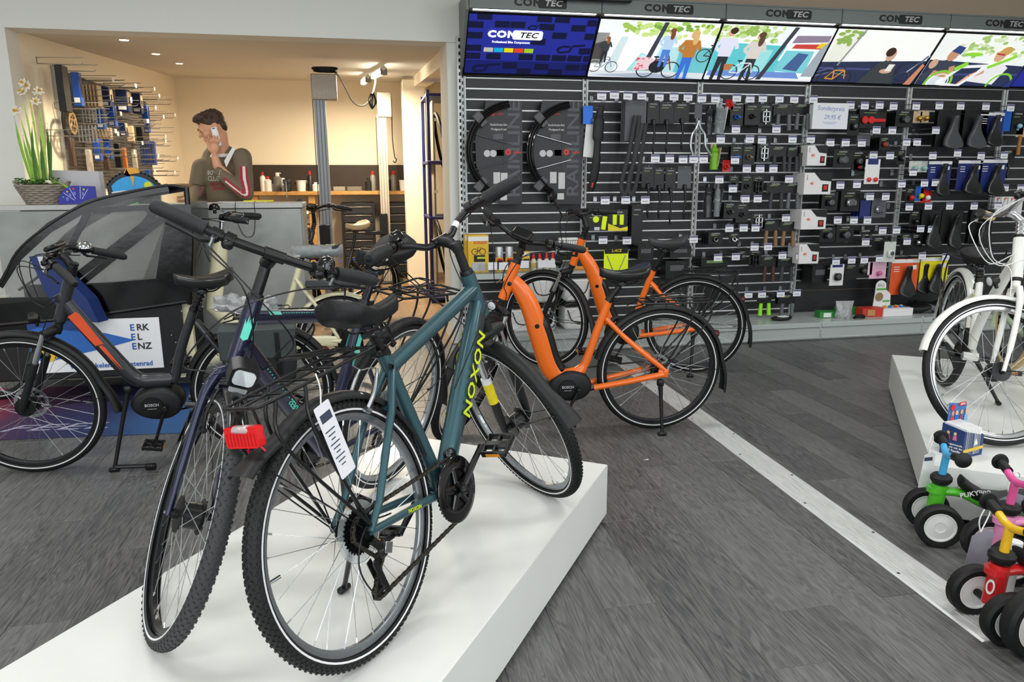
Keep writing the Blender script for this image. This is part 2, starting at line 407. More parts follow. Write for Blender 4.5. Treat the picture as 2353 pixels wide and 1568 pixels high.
class Poster:
    """flat printed picture: layered colour shapes, each a hair above the last"""
    def __init__(s, em): s.mb = MB(); s.cols = []; s.z = .001; s.em = em
    def p(s, col, pts):
        for ax, lim, sg in ((0, 0., 1), (0, 1., -1), (1, 0., 1), (1, PH, -1)):      # trim to the sheet
            o = []
            for a, b in zip(pts, list(pts[1:])+[pts[0]]):
                da, db = sg*(a[ax]-lim), sg*(b[ax]-lim)
                if da >= 0: o.append(a)
                if da*db < 0: t = da/(da-db); o.append((a[0]+(b[0]-a[0])*t, a[1]+(b[1]-a[1])*t))
            pts = o
            if len(pts) < 3: return s
        if col not in s.cols: s.cols.append(col)
        s.mb.mi(s.cols.index(col)).face([(x, y, s.z) for x, y in pts]); s.z += .00012; return s
    def e(s, col, x, y, rx, ry, n=14): return s.p(col, [(x+rx*math.cos(2*math.pi*i/n), y+ry*math.sin(2*math.pi*i/n)) for i in range(n)])
    def ln(s, col, pts, w):
        for (a, b), (c, d) in zip(pts, pts[1:]):
            l = math.hypot(c-a, d-b) or 1; nx, ny = -(d-b)/l*w/2, (c-a)/l*w/2
            s.p(col, [(a+nx, b+ny), (a-nx, b-ny), (c-nx, d-ny), (c+nx, d+ny)])
        return s
    def ring(s, col, x, y, r, w, n=18):
        return s.ln(col, [(x+r*math.cos(2*math.pi*i/n), y+r*math.sin(2*math.pi*i/n)) for i in range(n+1)], w)
    def blobs(s, col, x0, y0, x1, y1, n, r):
        for i in range(n): s.e(col, random.uniform(x0, x1), random.uniform(y0, y1), r*random.uniform(.5, 1.2), r*random.uniform(.4, .9), 7)
        return s
    def bike(s, col, x, y, r, dirn=1, tyre='#2a2c30'):
        wb = r*2.9*dirn
        s.ring(tyre, x, y, r, r*.13).ring(tyre, x+wb, y, r, r*.13)
        bb = (x+wb*.42, y-.1*r); st = (x+wb*.3, y+1.25*r); hd = (x+wb*.82, y+1.35*r)
        s.ln(col, [(x, y), bb, hd, st, bb], r*.16).ln(col, [(x, y), st], r*.12).ln(col, [(x+wb, y), hd], r*.14)
        s.ln(tyre, [hd, (hd[0]-.05*wb, hd[1]+.45*r), (hd[0]-.2*wb, hd[1]+.5*r)], r*.12).ln(tyre, [st, (st[0], st[1]+.35*r)], r*.1).ln(tyre, [(st[0]-.1*wb, st[1]+.38*r), (st[0]+.1*wb, st[1]+.36*r)], r*.2)
        return s
    def person(s, x, y, h, top, legs, hair, skin='#d9a888', long=True):
        w = h*.11
        s.p(legs, [(x-w*.9, y+h*.5), (x+w*.8, y+h*.5), (x+w*.9, y), (x+w*.35, y), (x, y+h*.35), (x-w*.4, y), (x-w*.95, y)])
        s.p(top, [(x-w*1.3, y+h*.8), (x+w*1.2, y+h*.8), (x+w*1.0, y+h*.45), (x-w*1.0, y+h*.45)])
        s.ln(top, [(x-w*1.1, y+h*.78), (x-w*1.9, y+h*.62), (x-w*1.0, y+h*.55)], w*.55).ln(top, [(x+w*1.0, y+h*.78), (x+w*1.7, y+h*.6)], w*.55)
        s.e(skin, x, y+h*.9, w*.62, h*.075); s.e(hair, x+w*.2, y+h*.93, w*.62, h*.06)
        if long: s.e(hair, x+w*.4, y+h*.82, w*.5, h*.12)
        return s
    def build(s, parent, M):
        o = s.mb.build('poster_print', [hexm(c, .55, emit=s.em, var=.02) for c in s.cols], parent, 0, M); return o
def poster0(k):
    q = Poster(.42); W, H = 1.0, PH
    q.p('#27309c', [(0, 0), (1, 0), (1, H), (0, H)])
    q.p('#1b2270', [(0, 0), (1, 0), (1, .12), (0, .12)])
    dk = '#12163c'
    for x, y in ((.06, .47), (.0, .40), (.2, .41), (.32, .41), (.55, .40), (.8, .40), (.66, .33), (.92, .33), (.0, .31), (.5, .27), (0, .2), (.0, .13), (.16, .13), (.42, .13), (.56, .13), (.69, .13), (.82, .13), (.95, .13), (.3, .05), (.56, .045), (.82, .045), (.95, .05), (.9, .2), (.52, .47), (.66, .47), (.92, .45), (.42, 0.0), (.68, 0.0)):
        q.p(dk, [(x, y), (min(.995, x+.115), y), (min(.995, x+.115), min(H, y+.055)), (x, min(H, y+.055))])
    for x, y, s in ((.72, .22, 1.0), (.46, .41, .6), (.06, .03, 1.0)):
        q.ln(dk, [(x+.22*s, y+.06*s), (x+.12*s, y+.05*s), (x+.1*s, y), (x+.02*s, y-.01*s), (x, y+.02*s), (x+.04*s, y+.045*s), (x+.1*s, y+.045*s)], .018*s)
        q.ln(dk, [(x-.03*s, y-.04*s), (x+.06*s, y-.07*s), (x+.16*s, y-.06*s), (x+.22*s, y-.02*s)], .006*s)
    for i, c in enumerate(('#c9c6bd', '#12b6e6', '#f2e30d', '#ee4a23', '#a9d62c')):
        q.p(c, [(.135+.08*i, .2), (.208+.08*i, .2), (.208+.08*i, .238), (.135+.08*i, .238)])
    return q
def poster1(k):
    q = Poster(.62); H = PH
    q.p('#eef2f3', [(0, 0), (1, 0), (1, H), (0, H)])
    q.p('#8f8f8c', [(0, .12), (.1, .12), (.1, .4), (0, .4)]).p('#4f4b48', [(0, .16), (.08, .16), (.08, .33), (0, .3)])
    q.blobs('#9fc05a', .18, .42, 1, H-.01, 34, .03).blobs('#c7dc8c', .3, .38, 1, H-.01, 30, .03).blobs('#7ea548', .45, .42, .95, H-.02, 18, .022)
    q.p('#fdfefe', [(.22, .08), (.5, .06), (.52, .36), (.26, .38)]).p('#cfe0e2', [(.1, .03), (.2, .05), (.26, .38), (.2, .38)])
    q.p('#a3d3d2', [(.3, .05), (.5, .04), (.5, .2), (.4, .24)]).p('#6fc2c8', [(.7, .05), (1, .05), (1, .3), (.7, .32)]).p('#b7dfe0', [(.5, .05), (.72, .05), (.72, .3), (.55, .3)])
    q.p('#d9dde1', [(0, 0), (1, 0), (1, .06), (0, .07)]).p('#a9b3c4', [(.0, .02), (.4, .0), (1, .0), (.5, .05)])
    q.p('#3c3f49', [(.44, .16), (.485, .16), (.56, H), (.525, H)])
    q.bike('#8c96a5', .03, .1, .05).person(.09, .14, .24, '#3b3f42', '#2c2e33', '#8a5a3a')
    q.bike('#8f2d3a', .47, .09, .075).p('#e6c9cf', [(.36, .08), (.5, .09), (.52, .2), (.4, .21)]).blobs('#d8566a', .37, .09, .5, .2, 14, .012)
    q.e('#26292e', .56, .12, .07, .06)
    q.person(.6, .12, .36, '#b8d0ea', '#4f7fd0', '#7a4a2c').person(.8, .01, .46, '#b9793a', '#3d6fd0', '#d8b072')
    q.bike('#30343a', .93, .24, .06)
    return q
def poster2(k):
    q = Poster(.62); H = PH
    q.p('#eaf1f1', [(0, 0), (1, 0), (1, H), (0, H)])
    q.blobs('#98b85c', 0, .36, .5, H-.01, 30, .035).blobs('#c5d99b', 0, .36, .55, H-.01, 24, .03)
    q.p('#5fc4cb', [(.0, .08), (.62, .06), (.66, .34), (.0, .36)]).p('#9bdcdd', [(.28, .07), (.5, .06), (.52, .3), (.3, .3)])
    q.p('#f1f4f5', [(.6, .2), (1, .2), (1, H), (.66, H)]).p('#c8463e', [(.68, .32), (.98, .32), (.98, .37), (.7, .36)]).p('#e6c52c', [(.9, .33), (1, .33), (1, .38), (.92, .38)]).p('#8e7f94', [(.66, .37), (.99, .39), (.99, .45), (.68, .44)])
    q.p('#79c9d2', [(.6, .1), (.9, .08), (.9, .3), (.64, .3)]).p('#46618f', [(.68, .12), (.82, .1), (.86, .27), (.76, .28)]).p('#9ea7b2', [(.88, .05), (1, .05), (1, .4), (.94, .32)])
    q.p('#6f8fd0', [(0, 0), (.9, 0), (.82, .09), (.02, .09)]).p('#e3e7ea', [(0, 0), (1, 0), (1, .025), (0, .04)])
    q.p('#3d414b', [(.47, .01), (.515, .01), (.67, H), (.63, H)])
    q.person(.1, .0, .5, '#dcdcee', '#2f3239', '#3d2c22', long=False).person(.36, .0, .47, '#d6cdc6', '#33363b', '#5e4634')
    q.bike('#d7dbe0', .2, .08, .07).p('#b9764a', [(.14, .1), (.2, .1), (.21, .16), (.13, .16)])
    return q
def poster3(k):
    q = Poster(.6); H = PH
    q.p('#f6f7f3', [(0, 0), (1, 0), (1, H), (0, H)])
    q.p('#e7e9dc', [(0, .2), (.2, .2), (.28, H), (.06, H)]).blobs('#8faf5a', .05, .38, .25, H-.01, 22, .03)
    q.p('#2d3550', [(0, 0), (1, 0), (1, .24), (0, .2)]).p('#48507a', [(0, .13), (.5, .13), (.5, .15), (0, .15)]).ln('#5b6488', [(0, .06), (.12, .1), (.3, .07)], .014).ln('#5b6488', [(0, .1), (.1, .14), (.3, .1)], .01)
    q.ln('#8a9095', [(.16, .17), (.26, H)], .016)
    q.bike('#e39a2c', .1, .04, .065)
    q.p('#3d4145', [(.43, .0), (.78, .0), (.72, .2), (.62, .25), (.53, .2)]).e('#caa28a', .62, .29, .045, .06).e('#3a2a22', .6, .32, .045, .045).e('#caa28a', .65, .13, .06, .025).p('#e8e4df', [(.64, .13), (.7, .13), (.71, .2), (.65, .2)])
    q.ring('#2a3040', .86, .13, .1, .016).ring('#39424f', .84, .05, .08, .014).ln('#aab4c4', [(.86, .13), (1, .3)], .014).ln('#343d4c', [(.84, .05), (.98, .3)], .012)
    q.p('#c9876a', [(.9, 0), (.97, 0), (1.0, .2), (.97, .22)])
    return q
def poster4(k):
    q = Poster(.6); H = PH
    q.p('#eef2ee', [(0, 0), (1, 0), (1, H), (0, H)])
    q.blobs('#a6c078', .3, .3, 1, H-.01, 40, .035).blobs('#d3e0bc', .2, .3, 1, H-.01, 30, .03)
    q.p('#2a3352', [(0, 0), (1, 0), (1, .22), (0, .26)]).p('#404b78', [(0, .1), (1, .12), (1, .14), (0, .12)])
    q.p('#3b4152', [(.0, .05), (.2, .0), (.34, .0), (.33, .2), (.2, .27), (.08, .24)]).p('#d8dcea', [(.08, .0), (.3, .0), (.3, .1), (.1, .13)])
    q.e('#c4906f', .2, .31, .05, .06).p('#33477e', [(.16, .35), (.27, .32), (.28, .39), (.2, .41)]).ln('#c4906f', [(.26, .2), (.3, .1), (.1, .13)], .05).e('#caa48a', .06, .22, .04, .05)
    q.p('#e9e7ea', [(.5, .05), (.8, .02), (.84, .2), (.72, .27), (.58, .22)]).e('#d5a488', .68, .32, .055, .065).e('#c9a05c', .71, .37, .06, .045).ln('#b5333c', [(.63, .34), (.72, .33)], .016).ln('#d2a086', [(.62, .16), (.5, .1), (.44, .0)], .05)
    q.ring('#82c63a', .22, .02, .13, .024, 22).ring('#dfe6dc', .22, .02, .1, .012, 22).ring('#82c63a', .86, .02, .12, .02, 22)
    q.ln('#eef1f4', [(.22, .02), (.36, .2), (.62, .22), (.44, .0), (.22, .02)], .03).ln('#8fd43e', [(.3, .17), (.4, .24)], .05).ln('#8fd43e', [(.62, .2), (.8, .3), (.84, .33)], .035).e('#8fd43e', .4, .33, .09, .02)
    q.p('#27356f', [(.92, 0), (1, 0), (1, .2), (.97, .1)])
    return q
def poster5(k):
    q = Poster(.42); H = PH; q.p('#27309c', [(0, 0), (1, 0), (1, H), (0, H)]); q.p('#12163c', [(.1, .1), (.22, .1), (.22, .16), (.1, .16)]); return q
PNAME = ['blue lit poster with the white logo and five colour squares', 'lit poster of two women with bicycles by a glass front', 'lit poster of a man and a woman talking beside a bicycle', 'lit poster of a seated woman and an orange bicycle', 'lit poster of two men with a green and white bicycle', 'blue lit poster cut off at the right frame edge']
blackp, logow, logod = mat('logo_black', '#17181a', .5), hexm('#ffffff', .5, emit=1.2), hexm('#9aa0a4', .5, emit=.2)
fasl = mat('logo_silver', '#aeb4b2', .4, .2)
for k, fn in enumerate((poster0, poster1, poster2, poster3, poster4, poster5)):
    t = thing('lit_header', PNAME[k]+', under a silver header', 'light box', T(k, 0, 0))
    MB().box((.5, -.398, 2.6145), (.996, .02, .101), bev=.003).build('fascia', FASM, t)
    MB().box((.5, -.21, 2.672), (.996, .39, .012)).build('canopy_top', FASM, t)
    MP = basis((0, PB.y, PB.z), (1, 0, 0), PT-PB)
    mb = MB(); mb.box((.5, PH/2, -.012), (.996, PH, .02)); mb.xf(MP); mb.build('poster_panel', BLK, t, 0)
    mb = MB(); mb.box((.5, -.006, .001), (1.0, .012, .03), bev=.003); mb.box((.0, PH/2, .003), (.014, PH, .012)); mb.xf(MP); mb.build('poster_frame', BLK, t)
    fn(k).build(t, MP @ T(.01, .012, 0) @ Matrix.Diagonal((.98, .94, 1, 1)))
    MB().tube([(.035, -.372, 2.572), (.965, -.372, 2.572)], .011, 8).build('led_tube', ledm, t)
    mb = MB(); mb.box((.5, -.36, 2.592), (.99, .05, .012)); mb.build('lamp_tray', GREYST, t)
    logo(t, basis((.52, -.4085, 2.616), (1, 0, 0), (0, 0, 1)), blackp, fasl, .92)
    if k == 0:
        logo(t, MP @ T(.36, .345, .006), logow, hexm('#4a4c58', .5), .98)
        text('slogan', 'Professional Bike Components', .0235, logow, t, MP @ T(.345, .283, .006), bold=True)
    area('header_light', (k+.5, -.35, 2.555), .9, .03, 5.0, (1, .99, .97), (R_(12), 0, 0))
mb = MB(); q_ = at(1366, -4, y=-.46); mb.box(q_, (at(1452, 0, y=-.46).x-at(1282, 0, y=-.46).x, .05, .045), bev=.006); tag(mb.build('track_light', BLK), 'black track light above the first silver headers', 'lamp')
# sides of the header box
mb = MB(); mb.prism([(PB.y, PB.z-.01), (-.408, 2.555), (-.408, 2.676), (-.02, 2.676)], .02, basis((-.022, 0, 0), (0, 1, 0), (0, 0, 1))); tag(mb.build('header_side', FASM, None, 0), 'silver side panel closing the header at the white wall end', 'sign panel')
# ------------------------------------------------------------------ display platforms
UX, VX = Vector((.561, .828, 0)), Vector((.828, -.561, 0))
def platform(label, corner, lu, lv):
    t = thing('display_platform', label, 'platform', Matrix.Translation(corner))
    Mx = basis((0, 0, 0), UX, -VX)   # x along UX, y to the left
    mb = MB(); mb.box((lu/2, -lv/2, .1285), (lu, lv, .213), bev=.003); mb.xf(Mx); mb.build('body', PLATM, t)
    mb = MB(); mb.box((lu/2, -lv/2, .0115), (lu-.03, lv-.03, .021)); mb.xf(Mx); mb.build('plinth', DARK, t)
    return t
c0 = Vector((.097, -3.389, 0))-UX*3.0-VX*.973
platform('long white display platform under the teal and navy bicycles', c0, 3.0, .973)
platform('white display platform under the white bicycle', Vector((1.36, -3.66, 0)), 2.05, 1.25)
# ================================================================== BICYCLES
R0 = .352
HA = R_(70); AXD = Vector((-math.cos(HA), 0, math.sin(HA))); NFD = Vector((math.sin(HA), 0, math.cos(HA)))
def axp(L, wb=1.08, fwd=0., y=0.):
    """point on the steering axis, L metres up from the hub level"""
    return Vector((wb, 0, R0))-NFD*.05+AXD*L+NFD*fwd+Vector((0, y, 0))
def steer_matrix(deg, wb=1.08):
    o = Vector((wb, 0, R0))-NFD*.05
    return Matrix.Translation(o) @ Matrix.Rotation(R_(deg), 4, AXD) @ Matrix.Translation(-o)
def ring_prof(R, prof): return [(R+a, b) for a, b in prof]
WY = rotm('X', 90)
_wc = {}
def wheel(root, name, cx, M, tyrem=None, rimm=None, spokem=None, hubm=None, hub_r=.022, tread=0, stripe=True, r=R0, tw=.044, disc=False, spokes=32, gum=None):
    tyrem = tyrem or RUB; rimm = rimm or BLK; spokem = spokem or SPOKE; hubm = hubm or BLK
    M = M @ T(cx, 0, r)
    h = tw/2
    key = (name, r, tw, tread, hub_r, spokes, disc)
    def get(k, fn):
        if (key, k) not in _wc: _wc[(key, k)] = fn()
        me = _wc[(key, k)].copy(); return me
    def setm(me, m): me.materials.clear(); me.materials.append(m); return me
    rb = r-tw*.92
    w = link(name, setm(get('rim', lambda: MB().lathe([(rb, .0115), (rb+.006, .0125), (rb+.006, .0095), (rb-.008, .0095), (rb-.014, .006), (rb-.014, -.006), (rb-.008, -.0095), (rb+.006, -.0095), (rb+.006, -.0125), (rb, -.0115), (rb, .0115)], 72, WY).mesh('rim', rimm)), rimm), root, M)
    def ty():
        p = []
        for i in range(15):
            a = R_(-128+256*i/14); p.append((r-h+math.cos(a)*h, math.sin(a)*h))
        return MB().lathe(p, 80, WY).mesh('tyre', tyrem, 60)
    t = link('tyre', setm(get('tyre', ty), tyrem), w)
    if tread:
        def tr():
            b = MB(); n = tread
            for k in range(n):
                for j, (aa, off) in enumerate(((0, 0), (-26, .5), (26, .5), (-50, 0), (50, 0), (-72, .5), (72, .5))):
                    a = 2*math.pi*(k+off)/n; q = R_(aa)
                    Mx = rotm('Y', -math.degrees(a)) @ T(r-h, 0, 0) @ rotm('Z', aa) @ T(h+.0008, 0, 0) @ rotm('X', 40 if j % 2 else -40)
                    b.box((0, 0, 0), (.004, .0058, .0072), Mx)
            return b.mesh('tread_blocks', tyrem, 0)
        tag(link('tread_blocks', setm(get('tread', tr), tyrem), t), kind='stuff')
    if stripe:
        def stp():
            b = MB(); rs = r-tw*.66; k = tw*.487
            for sg in (1, -1): b.lathe([(rs, sg*k), (rs+.005, sg*(k+.0012)), (rs+.0055, sg*k)], 80, WY)
            return b.mesh('reflective_stripe', STRIPE)
        link('reflective_stripe', get('stripe', stp), t)
    def sp():
        b = MB()
        for i in range(spokes):
            sd = 1 if i % 2 else -1; g = (i//2) % 2*2-1
            a = 2*math.pi*i/spokes; a2 = a+g*R_(58)
            p0 = Vector((math.cos(a2)*hub_r*1.25, sd*.03, math.sin(a2)*hub_r*1.25)); p1 = Vector((math.cos(a)*(rb-.014), sd*.004, math.sin(a)*(rb-.014)))
            b.tube([p0, p1], .0012, 3, False); d = (p1-p0).normalized(); b.tube([p1-d*.014, p1], .0026, 4, False)
        return b.mesh('spokes', spokem)
    tag(link('spokes', setm(get('spokes', sp), spokem), w), kind='stuff')
    link('hub', setm(get('hub', lambda: MB().lathe([(0, -.062), (.009, -.062), (.009, -.05), (.014, -.046), (.014, -.036), (hub_r*1.35, -.033), (hub_r*1.35, -.028), (hub_r, -.024), (hub_r, .024), (hub_r*1.35, .028), (hub_r*1.35, .033), (.014, .036), (.014, .046), (.009, .05), (.009, .062), (0, .062)], 24, WY).mesh('hub', hubm)), hubm), w)
    mb = MB(); mb.lathe([(0, .0), (.0045, 0), (.0045, .03), (0, .03)], 8, rotm('Y', 90)); link('valve', mb.mesh('valve', STEEL), w, T(-(rb-.02), 0, 0) @ rotm('Z', 0))
    if disc:
        mb = MB(); n = 10
        mb.lathe([(.062, .036), (.078, .036), (.078, .038), (.062, .038), (.062, .036)], 36, WY)
        for k in range(6):
            a = R_(60*k); mb.tube([(math.cos(a)*.02, -.037, math.sin(a)*.02), (math.cos(a+.5)*.064, -.037, math.sin(a+.5)*.064)], .004, 4)
        mb.build('brake_disc', ALU, w)
    return w
def mudguard(root, name, cx, M, a0, a1, m, r=R0+.018, w=.054, stays=(), staym=None, flap=False):
    mb = MB(); n = 26; rings = []
    sec = [(-w/2, -.016), (-w*.46, -.004), (-w*.25, .004), (0, .0065), (w*.25, .004), (w*.46, -.004), (w/2, -.016)]
    for i in range(n+1):
        a = R_(a0+(a1-a0)*i/n); s_ = 1.0
        if flap and i > n-4: s_ = 1.0+.10*(i-n+4)
        fl = (.012*(i-n+4) if flap and i > n-4 else 0)
        out = [Vector((math.cos(a)*(r+z+fl), y*s_, math.sin(a)*(r+z+fl))) for y, z in sec]
        inn = [Vector((math.cos(a)*(r+z-.0022+fl), y*s_*.97, math.sin(a)*(r+z-.0022+fl))) for y, z in reversed(sec)]
        rings.append(out+inn)
    mb.loft(rings); mb.xf(M @ T(cx, 0, R0)); g = mb.build(name, m, root, 50)
    for a in stays:
        mb = MB(); q = R_(a)
        for sg in (-1, 1):
            mb.tube([(0, sg*.062, .0), (math.cos(q)*(r-.006)*.5, sg*.05, math.sin(q)*(r-.006)*.5), (math.cos(q)*(r-.006), sg*.028, math.sin(q)*(r-.006))], .0022, 5)
        mb.xf(M @ T(cx, 0, R0)); mb.build('mudguard_stay', staym or BLK, g)
    return g
def saddle(root, M, L=.27, W=.17, m=None, sag=.0, rails=True, accent=None, name='saddle'):
    m = m or BLKM; mb = MB(); rings = []; n = 22; N = 20
    for i in range(n+1):
        t = i/n; x = (1-t)*L
        hw = .022+.004*math.sin(t*3)+(W/2-.024)*(1/(1+math.exp(-(t-.58)*9)))
        if t > .86: hw *= math.sqrt(max(.02, 1-((t-.86)/.145)**2))
        if t < .06: hw *= math.sqrt(max(.05, 1-((.06-t)/.062)**2))
        z0 = .018*(t-.5)**2*4-.012*math.sin(math.pi*t)+(.012*t)
        th = .034+.018*t
        if t > .93: th *= .85
        ring = []
        for k in range(N):
            a = 2*math.pi*k/N; ca, sa = math.cos(a), math.sin(a)
            y = hw*math.copysign(abs(ca)**.75, ca); z = (sa*.017+z0) if sa > 0 else (z0+sa*th*(.9+.3*abs(ca)) )
            if sa > 0: z -= .0045*math.exp(-(y/.012)**2)*(.25 < t < .95)
            ring.append(Vector((x-L*.5, y, z)))
        rings.append(ring)
    mb.loft(rings); mb.xf(M); s = mb.build(name, m, root, 70)
    if rails:
        mb = MB()
        for sg in (-1, 1):
            mb.tube(spl([(L*.36, sg*.008, -.03), (L*.2, sg*.02, -.055), (-.0, sg*.022, -.06), (-L*.15, sg*.024, -.058), (-L*.3, sg*.05, -.03)], 4), .0036, 6)
        mb.xf(M); mb.build('saddle_rails', BLK, s)
    if accent:
        mb = MB(); mb.face([(-L*.46, -.02, .012), (-L*.30, -.05, .0155), (-L*.30, -.018, .022), (-L*.45, .012, .018)]); mb.xf(M); mb.build('saddle_patch', accent, s)
    return s
def grip(root, pts, m=None, r=.0165, ribs=True, name='grip', tip=True):
    pts = [Vector(p) for p in pts]; P = spl(pts, 10) if len(pts) > 2 else [pts[0].lerp(pts[1], i/12) for i in range(13)]
    n = len(P)-1; rr = [r*(1.0+.12*math.sin(math.pi*i/n)+(.08 if i < 2 else 0)) for i in range(n+1)]; rr[-1] = r*.72; rr[-2] = r*.97
    mb = MB(); mb.tube(P, rr, 14); o = mb.build(name, m or GRIPM, root, 50)
    return o
def lever(root, M, side, m=None, name='brake_lever'):
    """brake lever: clamp, body and blade; local x outward along the bar, z up, y forward"""
    m = m or BLK; mb = MB()
    mb.tube([(-.014, 0, 0), (.014, 0, 0)], .0165, 12); mb.box((0, .024, -.004), (.03, .03, .022), bev=.005)
    mb.tube(spl([(.0, .035, -.004), (.035, .05, -.01), (.075, .046, -.014), (.115, .04, -.018)], 4), [.008]*4+[.0065]*9, 6, flat=.6)
    if side < 0: mb.xf(Matrix.Diagonal((-1, 1, 1, 1)))
    mb.xf(M); o = mb.build(name, m, root, 40)
    mb = MB(); mb.lathe([(0, .0), (.005, 0), (.005, .004), (0, .005)], 8); mb.xf(M @ T(side*.004, .03, .008)); mb.build('lever_bolt', ALU, o)
    return o
def bar_frame(a, b):
    """frame on a bar at point a heading outward to b"""
    d = (Vector(b)-Vector(a)).normalized(); f = Vector((1, 0, 0)); 
    z = Vector((0, 0, 1)); z = (z-d*z.dot(d)).normalized(); y = z.cross(d)
    return Matrix([[d[i], y[i], z[i], a[i]] for i in range(3)]+[[0, 0, 0, 1]])
def gear(r, n, t, hole=.0, M=None, tooth=.005):
    p = []
    for i in range(n):
        for da, rr in ((-.32, r-tooth), (-.16, r), (.16, r), (.32, r-tooth)):
            a = 2*math.pi*(i+da)/n; p.append((rr*math.cos(a), rr*math.sin(a)))
    return p
def pedal(parent, M, m=None, refl=True, name='pedal'):
    m = m or BLK; mb = MB()
    mb.tube([(0, 0, 0), (0, .02, 0)], .006, 8)
    mb.box((.0, .062, 0), (.03, .088, .022), bev=.006)
    for sg in (-1, 1):
        mb.box((sg*.04, .062, 0), (.012, .092, .024), bev=.004)
        for yy in (.02, .06, .104): mb.box((sg*.022, yy, 0), (.04, .008, .018), bev=.002)
    mb.xf(M); o = mb.build(name, m, parent, 40)
    if refl:
        for sg in (-1, 1): mb = MB(); mb.box((sg*.0465, .062, 0), (.002, .05, .012)); mb.xf(M); mb.build('pedal_reflector', mat('amber_reflector', '#d98a1c', .25), o, 0)
    return o
def crank(root, bb, ang, side, L=.17, m=None, off=.075, pedang=0.):
    a = R_(ang); e = Vector((bb[0]+math.cos(a)*L, side*(off+.012), bb[2]+math.sin(a)*L)); b = Vector((bb[0], side*off, bb[2]))
    mb = MB(); mb.tube([b, b.lerp(e, .15), b.lerp(e, .9), e], [.017, .014, .0115, .013], 8, flat=.65, up=(0, 1, 0))
    mb.lathe([(0, .0), (.015, 0), (.015, .014), (.011, .018), (0, .018)], 16, Matrix.Translation(b+Vector((0, side*.004, 0))) @ rotm('X', -90 if side > 0 else 90))
    c = mb.build('crank_arm', m or BLK, root, 45)
    pedal(c, Matrix.Translation(e) @ rotm('Y', pedang) @ (Matrix() if side > 0 else Matrix.Diagonal((1, -1, 1, 1))))
    return c
def rack(root, x0, x1, z, w=.13, m=None, hub=True, spring=True, tilt=0., low=None, name='rack', curve=True):
    m = m or BLK; mb = MB(); r = .005
    dz = math.tan(R_(tilt))
    Z = lambda x: z+(x-x0)*dz
    h = w/2
    loop = [(x0, h*.5, Z(x0)), (x0+.04, h, Z(x0+.04)), (x1-.03, h, Z(x1-.03)), (x1, h*.7, Z(x1)), (x1, -h*.7, Z(x1)), (x1-.03, -h, Z(x1-.03)), (x0+.04, -h, Z(x0+.04)), (x0, -h*.5, Z(x0))]
    mb.tube(spl(loop, 4), r, 8); mb.tube([loop[0], loop[-1]], r, 8)
    for t in (.2, .42, .62, .82):
        x = x0+(x1-x0)*t; mb.tube([(x, -h, Z(x)), (x, h, Z(x))], .004, 6)
    mb.tube([(x0, 0, Z(x0)), (x1, 0, Z(x1))], .004, 6)
    for sg in (-1, 1):
        xa = x0+(x1-x0)*.35
        for xx in ((xa, xa-.10) if hub else ()):
            mb.tube(spl([(xx, sg*h, Z(xx)), (xx-.01 if xx < 0.02 else xx*.5, sg*(h+.012), (Z(xx)+R0)/2+.1), (.0, sg*.072, R0+.02)], 5), .0048, 7)
        mb.tube([(x1-.02, sg*h*.9, Z(x1)), (x1+.06, sg*.03, Z(x1)-.03)], .0035, 6)
    k = mb.build(name, m, root, 50)
    if spring:
        mb = MB(); xs = x1-.05
        mb.tube([(xs, -.04, Z(xs)+.014), (xs-.2, -.034, Z(xs)+.03), (xs-.21, 0, Z(xs)+.031), (xs-.2, .034, Z(xs)+.03), (xs, .04, Z(xs)+.014)], .003, 6)
        mb.tube([(xs-.02, -.036, Z(xs)+.022), (xs-.17, -.03, Z(xs)+.034), (xs-.17, .03, Z(xs)+.034), (xs-.02, .036, Z(xs)+.022)], .0026, 6)
        pts = []
        for i in range(80): a = i*.9; pts.append((xs+.006*math.cos(a), -.04+.001*i, Z(xs)+.014+.006*math.sin(a)))
        mb.tube(pts, .0016, 4); mb.build('spring_clip', m, k)
    return k
def rot_to(d): return Vector(d).to_track_quat('Z', 'Y').to_matrix().to_4x4()
def bell(root, M, m=None):
    mb = MB(); mb.lathe([(0, .032), (.01, .031), (.019, .026), (.024, .016), (.026, .004), (.029, .0), (.0, .0)], 20); mb.box((0, 0, -.008), (.014, .02, .016), bev=.003); mb.tube([(.026, .0, -.002), (.04, .004, -.006)], .003, 6)
    mb.xf(M); return mb.build('bell', m or BLKG, root, 50)
def kickstand(root, top, foot, m=None):
    mb = MB(); top, foot = Vector(top), Vector(foot)
    mb.tube([top, top.lerp(foot, .06), top.lerp(foot, .3), top.lerp(foot, .92), foot], [.016, .014, .0105, .009, .012], 8, flat=.8)
    mb.box(top, (.035, .03, .04), bev=.006); mb.box(foot, (.05, .024, .02), bev=.006)
    return mb.build('kickstand', m or BLK, root, 45)
def cable(root, *segs, m=None, r=.0024, name='cables'):
    mb = MB()
    for s in segs: mb.tube(spl(s, 7), r, 6)
    return mb.build(name, m or BLK, root, 60)
def disp(root, M, name='display_unit'):
    mb = MB(); mb.box((0, 0, 0), (.065, .105, .022), bev=.008); mb.xf(M); d = mb.build(name, BLK, root)
    mb = MB(); mb.box((.0, 0, .0116), (.05, .08, .001)); mb.xf(M); mb.build('screen', BLKG, d, 0); return d
def headlight(root, M, m=None):
    mb = MB(); mb.lathe([(0, -.03), (.018, -.026), (.026, -.008), (.027, .012), (.024, .016), (0, .016)], 18, rotm('Y', 90)); mb.box((-.01, 0, -.026), (.014, .016, .03), bev=.003); mb.xf(M); h = mb.build('headlight', m or BLK, root)
    mb = MB(); mb.lathe([(0, .021), (.014, .02), (.022, .0165), (.0, .0165)], 18, rotm('Y', 90)); mb.xf(M); mb.build('lens', mat('lamp_lens', '#dfe6ea', .08, .3), h)
    return h
